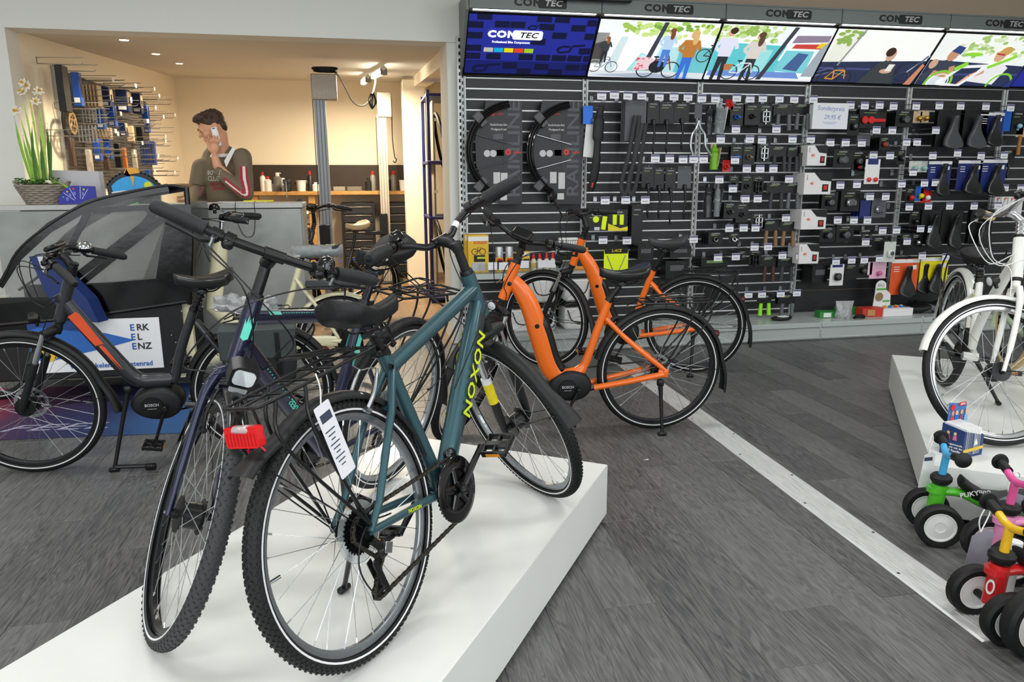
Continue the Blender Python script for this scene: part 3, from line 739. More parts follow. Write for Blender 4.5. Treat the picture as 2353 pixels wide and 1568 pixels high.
def vbrake(root, M, m=None):
    mb = MB()
    for sg in (-1, 1):
        mb.tube(spl([(0.01, sg*.034, -.05), (.016, sg*.042, .0), (.02, sg*.036, .055), (.022, sg*.03, .075)], 4), [.008]*4+[.007]*5+[.005]*4, 8, flat=.7)
        mb.lathe([(0, 0), (.009, 0), (.009, .02), (0, .021)], 12, T(0, sg*.034, -.05) @ rotm('Y', 90))
        mb.box((.006, sg*.02, -.012), (.05, .01, .012), bev=.003)
    mb.tube(spl([(.022, -.03, .075), (.026, 0, .08), (.024, .03, .075), (.02, .06, .09)], 4), .0018, 5)
    mb.xf(M); return mb.build('rim_brake', m or ALU, root, 45)
def bike_root(name, label, pose, s, base=0.):
    x, y, h, l = pose
    f = Vector((math.cos(h), math.sin(h), 0)); sd = Vector((-math.sin(h), math.cos(h), 0)); u = Vector((0, 0, 1))
    U = u*math.cos(l)+sd*math.sin(l); S = sd*math.cos(l)-u*math.sin(l)
    Mx = Matrix([[f[i]*s, S[i]*s, U[i]*s, (x, y, base)[i]] for i in range(3)]+[[0, 0, 0, 1]])
    return thing(name, label, 'bicycle', Mx)
def headset(root, m=None, a=.49, b=.665):
    for L in (a, b):
        mb = MB(); mb.lathe([(0, -.012), (.02, -.012), (.024, -.008), (.024, .004), (.0215, .012), (0, .012)], 18, Matrix.Translation(axp(L)) @ rot_to(AXD)); mb.build('headset', m or BLK, root)
def susp_fork(root, SM, m=None, legm=None, crown=.40, wb=1.08, hy=.062):
    mb = MB(); ts_ = []
    for sg in (-1, 1):
        hub = Vector((wb, sg*hy, R0)); top = axp(crown, wb, .035, sg*hy)
        d = (top-hub)
        mb.tube([hub+Vector((.0, 0, -.015)), hub, hub+d*.18, hub+d*.62], [.009, .013, .017, .0185], 12)
        t = MB(); t.tube([hub+d*.6, top], .0135, 12); t.xf(SM); ts_.append(t)
    mb.tube([Vector((wb, -hy, R0))+(axp(crown, wb, .035, 0)-Vector((wb, 0, R0)))*.6+Vector((.02, 0, 0)), axp(crown*.75, wb, .075, 0), Vector((wb, hy, R0))+(axp(crown, wb, .035, 0)-Vector((wb, 0, R0)))*.6+Vector((.02, 0, 0))], .012, 8)
    mb.xf(SM); f = mb.build('fork', m or BLKM, root, 50)
    for t in ts_: t.build('stanchion', legm or CHR, f)
    c = MB(); c.tube([axp(crown, wb, .035, -hy-.01), axp(crown+.015, wb, .012, -.03), axp(crown+.02, wb, .005), axp(crown+.015, wb, .012, .03), axp(crown, wb, .035, hy+.01)], [.019, .022, .026, .022, .019], 10)
    c.tube([axp(crown, wb), axp(.5, wb)], .018, 12); c.xf(SM); c.build('fork_crown', m or BLKM, f)
    return f
def tubes(root, name, lst, m):
    mb = MB()
    for t in lst: mb.tube(t[0], t[1], t[2] if len(t) > 2 else 14, flat=t[3] if len(t) > 3 else 1., up=t[4] if len(t) > 4 else None)
    return mb.build(name, m, root, 55)
def seatpost(root, a, b, m=None, r=.0145, clampm=None):
    mb = MB(); mb.tube([a, b], r, 14); p = mb.build('seat_post', m or BLK, root)
    a, b = Vector(a), Vector(b); d = (b-a).normalized()
    mb = MB(); mb.tube([a-d*.012, a+d*.012], r+.007, 14); mb.box(a+Vector((-.03, 0, 0)), (.025, .03, .02), bev=.004); mb.build('seat_clamp', clampm or BLK, p)
    mb = MB(); mb.box(b, (.05, .05, .022), bev=.006); mb.tube([b+Vector((0, -.024, .0)), b+Vector((0, .024, 0))], .012, 10); mb.build('saddle_clamp', STEEL, p)
    return p
def motor(root, c, txt=True, m=None, s=1.):
    """rounded mid motor; c = crank axis"""
    poly = []
    for i in range(36):
        a = 2*math.pi*i/36; poly.append((math.cos(a)*.118*s*(1+.1*math.cos(a)), math.sin(a)*.083*s))
    mb = MB(); cx, cz = c[0]+.03, c[2]+.012
    rings = []
    for y, k in ((-.062, .8), (-.056, .93), (-.045, 1), (.045, 1), (.056, .93), (.062, .8)):
        rings.append([Vector((cx+p[0]*k, y, cz+p[1]*k)) for p in poly])
    mb.loft(rings); o = mb.build('motor', m or BLKM, root, 50)
    for sg in (1, -1):
        mb = MB(); mb.lathe([(0, 0), (.052, 0), (.05, .007), (0, .009)], 28, T(cx+.03, sg*.061, cz-.006) @ rotm('X', -90 if sg > 0 else 90)); mb.build('motor_cover', BLK, o)
        if txt:
            lm = mat('motor_lettering', '#b9bcc0', .5)
            text('lettering', 'BOSCH', .02, lm, o, basis((cx+.03, sg*.0705, cz+.005), (-sg, 0, 0), (0, 0, 1)), bold=True)
            text('lettering', 'Active Line', .009, lm, o, basis((cx+.03, sg*.0705, cz-.014), (-sg, 0, 0), (0, 0, 1)))
    return o
def bars(root, SM, C, half, m=None, r=.0125, gripm=None, gr=.0165, glen=None, leverm=None, levers=True, name='handlebar'):
    """handlebar through C; half = offsets of the left half from the centre outwards, the last span is the grip"""
    C = Vector(C); L = [C+Vector(p) for p in half]; Rr = [C+Vector((p[0], -p[1], p[2])) for p in half]
    mb = MB(); P = spl(list(reversed(Rr))+([] if half[0][1] == 0 else [])+L[(1 if half[0][1] == 0 else 0):], 6); mb.tube(P, r, 10)
    mb.tube([C+Vector((0, -.03, 0)), C+Vector((0, .03, 0))], r*1.35, 12)
    mb.xf(SM); o = mb.build(name, m or BLK, root, 50)
    for sg, S in ((1, L), (-1, Rr)):
        a, b = S[-2], S[-1]
        grip(root, [SM @ a, SM @ a.lerp(b, .5)+Vector((0, 0, .0015)), SM @ b], gripm, gr)
        if levers:
            d = (b-a).normalized(); q = a-d*.03
            M = SM @ bar_frame(q, b)
            if sg < 0: M = M @ rotm('X', 180) @ Matrix.Diagonal((1, 1, 1, 1))
            mb = MB()
            # clamp, body and blade hang below and ahead of the bar
            fy = 1 if sg > 0 else -1
            mb.tube([q-d*.014, q+d*.014], r+.005, 12)
            f = Vector((1, 0, -.35)).normalized(); f = (f-d*f.dot(d)).normalized()
            mb.tube(spl([q+f*.012, q+f*.034+d*.004, q+f*.05+d*.03, q+f*.046+d*.07, q+f*.043+d*.12], 4), [.010]*4+[.0085]*5+[.0065]*8, 8, flat=.7)
            mb.box(q+f*.022, (.026, .022, .022), bev=.005)
            mb.xf(SM); lv = mb.build('brake_lever', leverm or BLK, root, 45)
            mb = MB(); mb.lathe([(0, -.012), (.006, -.012), (.006, .012), (0, .013)], 8, Matrix.Translation(q+f*.04)); mb.xf(SM); mb.build('lever_bolt', ALU, lv)
            mb = MB(); mb.tube([q-d*.05, q-d*.024], r+.0085, 12); mb.box(q-d*.037+f*.02, (.03, .03, .026), bev=.006); mb.xf(SM); mb.build('shifter', BLK, root, 45)
    return L, Rr
def gearset(root, bb, teeth=44, r=.088, chain=True, rear_r=.05, chm=None):
    """right side: chainrings with guard, cassette, chain and rear derailleur"""
    mb = MB()
    for rr, n, y in ((r, teeth, -.052), (r*.74, 34, -.044), (r*.56, 26, -.037)):
        mb.prism(gear(rr, n, .003), .003, T(bb[0], y, bb[2]) @ rotm('X', 90))
    c = mb.build('chainrings', BLK, root, 30)
    mb = MB(); mb.lathe([(r*.62, 0), (r*1.0, 0), (r*1.02, .004), (r*.98, .007), (r*.62, .006), (r*.62, 0)], 48, T(bb[0], -.056, bb[2]) @ rotm('X', 90))
    for k in range(5):
        a = R_(72*k+20); mb.tube([(bb[0]+math.cos(a)*.02, -.062, bb[2]+math.sin(a)*.02), (bb[0]+math.cos(a)*r*.66, -.06, bb[2]+math.sin(a)*r*.66)], [.014, .010], 6, flat=.4)
    mb.lathe([(0, 0), (.026, 0), (.024, .01), (0, .012)], 20, T(bb[0], -.06, bb[2]) @ rotm('X', 90))
    mb.build('chain_guard', BLKG, c, 45)
    mb = MB()
    for i, rr in enumerate((.062, .056, .05, .044, .038, .032, .026)):
        mb.prism(gear(rr, max(11, int(rr*520)), .002), .0022, T(0, -.026-.0048*i, R0) @ rotm('X', 90))
    mb.lathe([(.02, -.026), (.02, -.062), (0, -.062)], 16, T(0, 0, R0) @ rotm('X', 90) @ Matrix.Scale(-1, 4, (0, 0, 1)))
    cs = mb.build('cassette', mat('cassette_black', '#18191b', .35, .6), root, 30)
    mb = MB(); mb.lathe([(.03, 0), (.082, .004), (.083, .006), (.03, .003)], 40, T(0, -.022, R0) @ rotm('X', 90))
    mb.build('spoke_protector', mat('clear_disc', '#e9eef0', .12, trans=.85, ior=1.3), cs)
    if not chain: return
    y = -.046
    up0, up1 = Vector((-.002, y, R0+.047)), Vector((bb[0]-.01, y, bb[2]+r-.003)); lo1 = Vector((bb[0]-.005, y, bb[2]-r+.003))
    j1, j2 = Vector((.03, y, R0-.095)), Vector((.005, y, R0-.175))
    pts = []
    def seg(a, b):
        n = max(1, int((b-a).length/.0127))
        for i in range(n): pts.append(a.lerp(b, i/n))
    def arc(cx, cz, rr, a0, a1):
        n = max(2, int(abs(R_(a1-a0))*rr/.0127))
        for i in range(n): a = R_(a0+(a1-a0)*i/n); pts.append(Vector((cx+rr*math.cos(a), y, cz+rr*math.sin(a))))
    seg(up0, up1); arc(bb[0], bb[2], r-.003, 95, -95); seg(lo1, j2+Vector((.0, 0, -.018))); arc(j2.x, j2.z, .018, -90, -200); seg(j2+Vector((-.017, 0, .006)), j1+Vector((.018, 0, 0))); arc(j1.x, j1.z, .018, 0, 120); seg(j1+Vector((-.009, 0, .016)), Vector((-.047, y, R0-.01))); arc(0, R0, .047, 190, 95)
    mb = MB()
    for i, p in enumerate(pts):
        q = pts[(i+1) % len(pts)]; d = q-p
        if d.length < 1e-5 or d.length > .05: continue
        w = .0035 if i % 2 else .0052
        for sg in (-1, 1): mb.box(p.lerp(q, .5)+Vector((0, sg*w, 0)), (d.length*1.12, .0012, .0085), Matrix.Rotation(-math.atan2(d.z, d.x), 4, 'Y'))
        mb.tube([p+Vector((0, -.005, 0)), p+Vector((0, .005, 0))], .0032, 6)
    tag(mb.build('chain', chm or mat('chain_steel', '#5d5a52', .4, .9, var=.2), root, 0), kind='stuff')
    mb = MB(); mb.box((.03, -.07, R0-.06), (.034, .024, .05), rotm('Y', 25), bev=.01); mb.tube([(.0, -.062, R0-.02), (.03, -.07, R0-.06)], .012, 8)
    mb.box((.018, -.058, R0-.135), (.022, .004, .11), rotm('Y', -18), bev=.003); mb.box((.018, -.038, R0-.135), (.022, .003, .11), rotm('Y', -18), bev=.003)
    d = mb.build('rear_derailleur', BLK, root, 40)
    mb = MB(); mb.box((.036, -.086, R0-.058), (.03, .003, .03), rotm('Y', 25), bev=.002); mb.build('derailleur_badge', ALU, d)
    mb = MB()
    for j in (j1, j2): mb.prism(gear(.019, 11, .003), .004, T(j.x, -.044, j.z) @ rotm('X', 90))
    mb.build('jockey_wheels', BLK, d, 30)
    mb = MB(); mb.tube(spl([(.02, -.066, R0-.16), (-.04, -.075, R0-.15), (-.07, -.07, R0-.06), (-.01, -.066, R0+.02), (.1, -.06, R0+.01)], 8), .0024, 6); mb.build('gear_cable', BLK, d)
def tail_light(root, M, w=.1, h=.042):
    mb = MB(); mb.prism(rrect(w, h, .009), .022, T(0, 0, 0)); mb.xf(M); o = mb.build('tail_light', mat('red_lens', '#d0161a', .16, var=.1, scale=200, coat=.4, emit=.08), root, 35)
    mb = MB(); mb.box((0, h*.36, .015), (w*.52, h*.34, .024), bev=.006); mb.xf(M); mb.build('clear_lens', mat('clear_lens', '#dfe2e4', .1, trans=.5), o)
    mb = MB()
    for i in range(9): mb.box((-w*.42+i*w*.105, -h*.1, .0225), (.0012, h*.6, .0012))
    mb.xf(M); mb.build('lens_ribs', mat('red_lens_dark', '#a30f12', .2), o, 0)
    return o
# ------------------------------------------------------------------ 1. teal trekking bicycle in front
TEAL = mat('teal_frame_paint', '#3a5b63', .36, .45, var=.06, scale=900, coat=.25)
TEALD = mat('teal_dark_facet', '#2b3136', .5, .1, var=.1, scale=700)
def teal_bike():
    r = bike_root('trekking_bicycle', 'teal trekking bicycle with yellow-green lettering and red tail light, front of the white platform', (-.8378, -4.4219, .8953, .1815), .882, .2355)
    SM = steer_matrix(62); I = Matrix()
    bb = (.43, 0, .305); st = (.27, 0, .785)
    wheel(r, 'rear_wheel', 0, I, rimm=mat('rim_silver', '#9a9fa3', .25, .8, var=.02, rvar=.02), spokem=mat('spoke_bright', '#b5b8ba', .25, .8), tread=110, tw=.046)
    wheel(r, 'front_wheel', 1.08, SM, rimm=mat('rim_silver', '#9a9fa3', .25, .8, var=.02, rvar=.02), spokem=mat('spoke_bright', '#b5b8ba', .25, .8), tread=110, tw=.046, hub_r=.036)
    f = tubes(r, 'frame', [
        ([bb, Vector(bb).lerp(Vector(st), .5), st], [.024, .021, .021]),
        ([axp(.60), axp(.60).lerp(Vector((.285, 0, .735)), .5), (.285, 0, .735)], [.026, .025, .023]),
        ([axp(.545), axp(.545).lerp(Vector(bb), .5), (bb[0]+.01, 0, bb[2]+.01)], [.034, .040, .036], 8, .8),
        ([axp(.495), axp(.66)], .027),
        ([(.285, .012, .735), (.2, .045, .62), (.06, .062, .41), (0, .066, R0)], [.012, .012, .0105, .010]),
        ([(.285, -.012, .735), (.2, -.045, .62), (.06, -.062, .41), (0, -.066, R0)], [.012, .012, .0105, .010]),
        ([(bb[0]-.02, .03, bb[2]), (.32, .038, .318), (.12, .058, .34), (0, .066, R0)], [.014, .013, .011, .010]),
        ([(bb[0]-.02, -.03, bb[2]), (.32, -.038, .318), (.12, -.058, .34), (0, -.066, R0)], [.014, .013, .011, .010]),
        ([(bb[0], -.036, bb[2]), (bb[0], .036, bb[2])], .024),
        ([(.21, -.045, .632), (.21, .045, .632)], .009),
        ([(.36, -.05, .315), (.36, .05, .315)], .008)], TEAL)
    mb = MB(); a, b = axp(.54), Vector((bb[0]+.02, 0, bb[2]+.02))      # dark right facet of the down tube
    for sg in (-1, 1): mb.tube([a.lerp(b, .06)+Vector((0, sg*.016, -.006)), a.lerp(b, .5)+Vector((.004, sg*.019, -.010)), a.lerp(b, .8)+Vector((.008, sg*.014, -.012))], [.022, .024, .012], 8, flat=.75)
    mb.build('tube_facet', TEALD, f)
    d = (a-b).normalized(); lm = mat('lime_lettering', '#c9dc1e', .45, emit=.05)
    for sg in (-1, 1):
        up = Vector((-d.z, 0, d.x))
        xx = d if sg < 0 else -d; uu = up if sg < 0 else -up
        text('lettering', 'NOXON', .072, lm, f, basis(a.lerp(b, .42)+Vector((.004, sg*.0385, -.004)), xx, uu) @ Matrix.Diagonal((1.08, .8, 1, 1)), bold=True, space=1.1)
        text('lettering', 'NOXON', .016, lm, f, basis(Vector((.2, sg*.0655, .334)), (-sg*1, 0, sg*.12), (0, 0, 1)), bold=True)
    for q in ((st[0]-.004, -.022, st[2]-.045),): 
        mb = MB(); mb.lathe([(0, 0), (.009, 0), (.009, .006), (.005, .006), (.005, .002), (0, .002)], 12, Matrix.Translation(q) @ rotm('X', 90)); mb.build('frame_bolt', BLK, f)
    headset(r); susp_fork(r, SM)
    mb = MB(); q = Vector((1.08, .064, R0)); e = axp(.40, 1.08, .035, .062); mb.tube([q+(e-q)*.34, q+(e-q)*.56], .0192, 14); mb.xf(SM); mb.build('warning_sticker', mat('yellow_sticker', '#e6d21a', .5), r)
    mb = MB(); mb.tube([q+(e-q)*.56, q+(e-q)*.62], .0193, 14); mb.xf(SM); mb.build('white_sticker', WHT, r)
    # stem and bar
    s = MB(); s.tube([axp(.66), axp(.77)], .0165, 14); s.tube([axp(.755), axp(.77, fwd=.03)+Vector((0, 0, .008)), axp(.77, fwd=.085)+Vector((0, 0, .011))], [.02, .021, .021], 10, flat=.85); s.lathe([(0, -.02), (.019, -.02), (.021, 0), (.019, .012), (0, .016)], 16, Matrix.Translation(axp(.77)) @ rot_to(AXD)); s.xf(SM); s.build('stem', BLKM, r, 50)
    C = axp(.77, fwd=.095)+Vector((0, 0, .012))
    L, Rr = bars(r, SM, C, [(0, 0, 0), (.006, .05, .0), (.012, .10, .03), (-.004, .16, .052), (-.05, .215, .056), (-.145, .325, .05)], gr=.0205)
    mb = MB(); q0, q1 = Rr[1].lerp(Rr[2], .5), Rr[2]; mb.tube([q0.lerp(q1, .2), q1], .0129, 10); mb.xf(SM); mb.build('bar_sticker', WHT, r)
    bell(r, SM @ Matrix.Translation(L[3]+Vector((.004, -.02, .016))) @ Matrix.Scale(1.2, 4))
    cable(r, *[[SM @ (Rr[4]+Vector((.04, .01, -.01))), SM @ (Rr[3]+Vector((.14, .06, -.06))), SM @ (C+Vector((.12, -.05, -.2))), axp(.56, y=-.05)+Vector((-.02, 0, -.02)), (.56, -.03, .60)],
               [SM @ (L[4]+Vector((.04, -.01, -.01))), SM @ (L[3]+Vector((.16, -.02, -.05))), SM @ (C+Vector((.14, .06, -.20))), axp(.56, y=.05)+Vector((-.02, 0, -.03)), (.6, .03, .66)],
               [SM @ (L[4]+Vector((.05, -.02, -.02))), SM @ (L[3]+Vector((.17, -.06, -.1))), SM @ (C+Vector((.13, .03, -.3))), SM @ axp(.42, fwd=.09)]])
    # seat
    sp = Vector((.238, 0, .845)); seatpost(r, st, sp)
    saddle(r, Matrix.Translation(sp+Vector((-.01, 0, .07))) @ rotm('Y', 2), .285, .18)
    gearset(r, bb, r=.104); crank(r, bb, 35, -1, pedang=-28); crank(r, bb, 215, 1)
    mudguard(r, 'rear_mudguard', 0, I, 14, 140, BLKM, stays=(134, 105), flap=True)
    mudguard(r, 'front_mudguard', 1.08, SM, 52, 184, BLKM, stays=(176,), flap=True)
    rack(r, -.27, .16, .765, .125, tilt=7, spring=True)
    tail_light(r, T(-.262, 0, .70) @ rotm('Y', -90) @ rotm('Z', 90) @ rotm('Z', 180), .105, .05)
    for yy in (-.03, .03): mb = MB(); mb.tube([(-.25, yy, .72), (-.262, yy, .765)], .004, 6); mb.build('light_bracket', BLK, r)
    cable(r, [(-.25, .012, .675), (-.245, .03, .655), (-.25, .015, .64)], [(-.25, -.012, .675), (-.24, -.022, .65), (-.235, -.008, .635)], m=mat('red_wire', '#c3122c', .4), name='light_cable', r=.003)
    vbrake(r, T(.135, 0, .70) @ rotm('Y', 32)); vbrake(r, SM @ Matrix.Translation(axp(.30, fwd=.08)) @ rotm('Y', -10))
    mb = MB(); mb.box((.465, -.03, .40), (.05, .03, .05), bev=.01); mb.tube([(.44, -.045, .41), (.40, -.05, .33), (.375, -.05, .29)], .006, 6); mb.build('front_derailleur', STEEL, r)
    kickstand(r, (.10, .07, .33), (.2, .27, .062))
    headlight(r, SM @ Matrix.Translation(axp(.40, fwd=.10)))
    # hang tag on the rack
    tm = mat('tag_paper', '#e4e4ea', .4, var=.02)
    mb = MB(); mb.prism(rrect(.058, .2, .005), .001); M = T(-.08, -.085, .63) @ rotm('Y', -8) @ rotm('X', 90) @ rotm('Z', 6); mb.xf(M); tg = mb.build('price_tag', tm, r, 0)
    mb = MB(); mb.box((0, .065, .0015), (.04, .022, .0006)); mb.xf(M)
    m2 = MB()
    for i in range(9): m2.box((-.004, .03-.012*i, .0015), (.036-.01*(i % 3), .003, .0006))
    m2.xf(M); mb.add(m2.v, m2.f)
    tag(mb.build('tag_print', mat('tag_ink', '#3a4054', .6), tg, 0), kind='stuff')
    cable(r, [M @ Vector((0, .098, 0)), (-.09, -.08, .765), (-.085, -.07, .80)], m=WHT, r=.002, name='tag_tie')
    return r
teal_bike()
# ------------------------------------------------------------------ 2. navy bicycle
NAVY = mat('navy_frame_paint', '#23253f', .3, .5, var=.05, scale=900, coat=.45)
TURQ = mat('turquoise_decal', '#5fd8c0', .4, emit=.03)
def navy_bike():
    r = bike_root('city_bicycle', 'navy blue bicycle with turquoise decals and a straight black handlebar, behind the teal one', (-.7852, -3.3871, -2.2104, .1789), .8928, .2355)
    SM = steer_matrix(54.5); I = Matrix(); bb = (.43, 0, .30); st = (.28, 0, .83)
    rm = mat('rim_black_navy', '#1d1e20', .3, .3)
    wheel(r, 'rear_wheel', 0, I, rimm=mat('rim_alloy', '#9ea3a6', .25, .8), tw=.044)
    wheel(r, 'front_wheel', 1.08, SM, rimm=rm, spokem=mat('spoke_bright', '#b5b8ba', .25, .8), tw=.047, hub_r=.038, tread=84, tyrem=mat('tyre_rubber_grey', '#343638', .62, var=.1, scale=80, bump=.2))
    f = tubes(r, 'frame', [
        ([bb, st], [.022, .019]), ([axp(.575), (.30, 0, .79)], [.023, .021]), ([axp(.50), (bb[0]+.01, 0, bb[2]+.01)], [.030, .029]), ([axp(.45), axp(.63)], .024),
        ([(.30, .014, .78), (.2, .045, .63), (0, .066, R0)], .0095), ([(.30, -.014, .78), (.2, -.045, .63), (0, -.066, R0)], .0095),
        ([(bb[0]-.02, .03, bb[2]), (.12, .058, .335), (0, .066, R0)], .011), ([(bb[0]-.02, -.03, bb[2]), (.12, -.058, .335), (0, -.066, R0)], .011),
        ([(bb[0], -.036, bb[2]), (bb[0], .036, bb[2])], .023)], NAVY)
    d = AXD; 
    for q, x, yy, w, h in ((axp(.535, fwd=.0235), None, 0, .03, .055), ):
        mb = MB(); P_ = [(-.011, -.03), (0, -.038), (.011, -.03), (.012, .02), (.008, .035), (.006, .012), (.003, .03), (0, .012), (-.003, .036), (-.006, .01), (-.011, .025)]
        for sg in (-40, 40):
            m2 = MB(); m2.prism(P_, .0006); m2.xf(Matrix.Translation(axp(.545)) @ rot_to(AXD).to_3x3().to_4x4() @ rotm('Z', sg-90) @ T(.0, -.0242, 0) @ rotm('X', 90)); m2.build('decal', TURQ, f, 0)
    tt0, tt1 = axp(.575), Vector((.30, 0, .79)); td = (tt1-tt0).normalized()
    for sg in (-1, 1):
        mb = MB(); c = tt0+td*.09; mb.box(c+Vector((0, sg*.016, .0165)), (.05, .0012, .012), Matrix.Rotation(-math.atan2(td.z, td.x), 4, 'Y') @ rotm('X', -sg*45))
        for i in range(16): mb.box(c+td*(.035+.012*i)+Vector((0, sg*.016, .016)), (.006, .0012, .006 if i % 2 else .003), rotm('X', -sg*45))
        tag(mb.build('tube_dots', TURQ, f, 0), kind='stuff')
    a, b = axp(.50), Vector((bb[0], 0, bb[2])); dd = (b-a).normalized()
    mb = MB()
    for i in range(22):
        for j in range(5):
            for sg in (-1, 1):
                if (i+j) % 2 and j < 1+i*.35: mb.box(a+dd*(.10+.008*i)+Vector((.012*(j-2)*.6, sg*(.0295-.001*j), .012*(j-2)*.5)), (.0035, .0015, .0035))
    tag(mb.build('tube_dots', TURQ, f, 0), kind='stuff')
    for sg in (-1, 1):
        text('lettering', 'SERIES', .03, TURQ, f, basis(a+dd*.34+Vector((0, sg*.0305, 0)), dd*(-sg if sg < 0 else 1), Vector((-dd.z, 0, dd.x))*(1 if sg < 0 else 1)), bold=True)
        text('lettering', 'SERIES', .013, TURQ, f, basis(Vector((.335, sg*.0208, .63)), (-.28*sg*-1, 0, -.96*sg*-1) if sg < 0 else (-.28, 0, .96), (1, 0, .28)), bold=True)
        mb = MB(); mb.prism([(-.012, -.04), (0, -.05), (.012, -.04), (.012, .02), (.006, .035), (.004, .01), (-.003, .03), (-.007, .008), (-.012, .02)], .0008); mb.xf(basis((.315, sg*.0205, .70), (.96, 0, .28), (-.28, 0, .96)) if sg > 0 else basis((.315, -.0205, .70), (.96, 0, .28), (-.28, 0, .96))); mb.build('decal', TURQ, f, 0)
    headset(r, a=.445, b=.635)
    mb = MB()
    for sg in (-1, 1): mb.tube(spl([(1.085, sg*.058, R0-.005), axp(.15, fwd=.025, y=sg*.056), axp(.33, fwd=.004, y=sg*.052), axp(.41, fwd=0, y=sg*.03)], 5), [.009]*4+[.013]*6+[.016]*6, 12)
    mb.tube([axp(.395, y=-.045), axp(.42), axp(.395, y=.045)], [.015, .021, .015], 10); mb.tube([axp(.41), axp(.46)], .022, 12); mb.xf(SM); fk = mb.build('fork', NAVY, r, 55)
    vbrake(r, SM @ Matrix.Translation(axp(.29, fwd=.03)) @ rotm('Y', -18), BLK)
    mb = MB(); mb.box((0, 0, 0), (.012, .012, .06), bev=.004); mb.tube([(0, -.07, 0), (0, .072, 0)], .004, 8); mb.xf(SM @ T(1.08, 0, R0)); mb.build('axle_lever', ALU, r)
    s = MB(); s.tube([axp(.635), axp(.755)], .0165, 14); s.tube([axp(.74), axp(.76, fwd=.045)], [.022, .019], 10); s.xf(SM); s.build('stem', BLK, r, 50)
    C = axp(.765, fwd=.055)
    L, Rr = bars(r, SM, C, [(0, 0, 0), (-.002, .08, .0), (-.006, .16, .002), (-.014, .19, .004), (-.055, .33, .008)], r=.0135, gr=.019)
    bell(r, SM @ Matrix.Translation(L[2]+Vector((0, -.01, .014))))
    cable(r, [SM @ (Rr[3]+Vector((.05, .02, -.03))), SM @ (C+Vector((.1, -.02, -.1))), SM @ (C+Vector((.11, .12, -.2))), SM @ (C+Vector((.03, .09, -.34))), (.66, .03, .80)],
          [SM @ (L[3]+Vector((.05, .0, -.03))), SM @ (C+Vector((.1, .06, -.05))), SM @ (C+Vector((.12, -.08, -.16))), SM @ (C+Vector((.07, -.13, -.36))), SM @ axp(.40, fwd=.03, y=-.06)],
          [SM @ (Rr[3]+Vector((.06, .0, -.03))), SM @ (C+Vector((.12, -.06, -.09))), SM @ (C+Vector((.09, .03, -.3))), SM @ (C+Vector((.0, -.05, -.42))), (.72, -.03, .70)])
    m = SM @ Matrix.Translation(axp(.44, fwd=.10)) @ rotm('Y', 6) @ Matrix.Scale(1.15, 4)
    mb = MB(); mb.prism([(-.03, -.026), (.03, -.026), (.033, .02), (.02, .03), (-.02, .03), (-.033, .02)], .05, m @ rotm('Y', 90) @ rotm('Z', 90)); mb.tube([m @ Vector((0, 0, 0)), SM @ axp(.42, fwd=.02)], .006, 6); hl = mb.build('headlight', BLK, r, 40)
    mb = MB(); mb.prism(rrect(.05, .04, .012), .008, m @ T(.046, 0, .004) @ rotm('Y', 90) @ rotm('Z', 90)); mb.build('lens', mat('lamp_lens', '#dfe6ea', .08, .3), hl, 30)
    mb = MB(); mb.prism(rrect(.042, .018, .004), .006, m @ T(.04, 0, -.034) @ rotm('Y', 90) @ rotm('Z', 90)); mb.build('lamp_reflector', mat('clear_lens', '#dfe2e4', .1, trans=.5), hl, 30)
    seatpost(r, st, (.235, 0, .945), m=mat('post_black', '#1a1a1e', .25, .4))
    saddle(r, T(.205, 0, 1.012) @ rotm('Y', 5), .28, .17, accent=TURQ)
    mudguard(r, 'rear_mudguard', 0, I, 10, 195, BLKM, stays=(170, 128), flap=True)
    mudguard(r, 'front_mudguard', 1.08, SM, 66, 185, BLKG, stays=(160,), r=R0+.024)
    rack(r, -.36, .12, .80, .14, tilt=5); gearset(r, bb, chain=True, r=.085)
    crank(r, bb, 80, -1); crank(r, bb, 260, 1)
    mb = MB(); mb.lathe([(0, 0), (.022, 0), (.026, .02), (.02, .035), (0, .04)], 14, T(-.365, 0, .70) @ rotm('Y', -90)); mb.build('tail_light', mat('red_lens', '#d0161a'), r)
    kickstand(r, (.02, .07, .33), (.05, .28, .062)); vbrake(r, T(.13, 0, .70) @ rotm('Y', 32), BLK)
navy_bike()
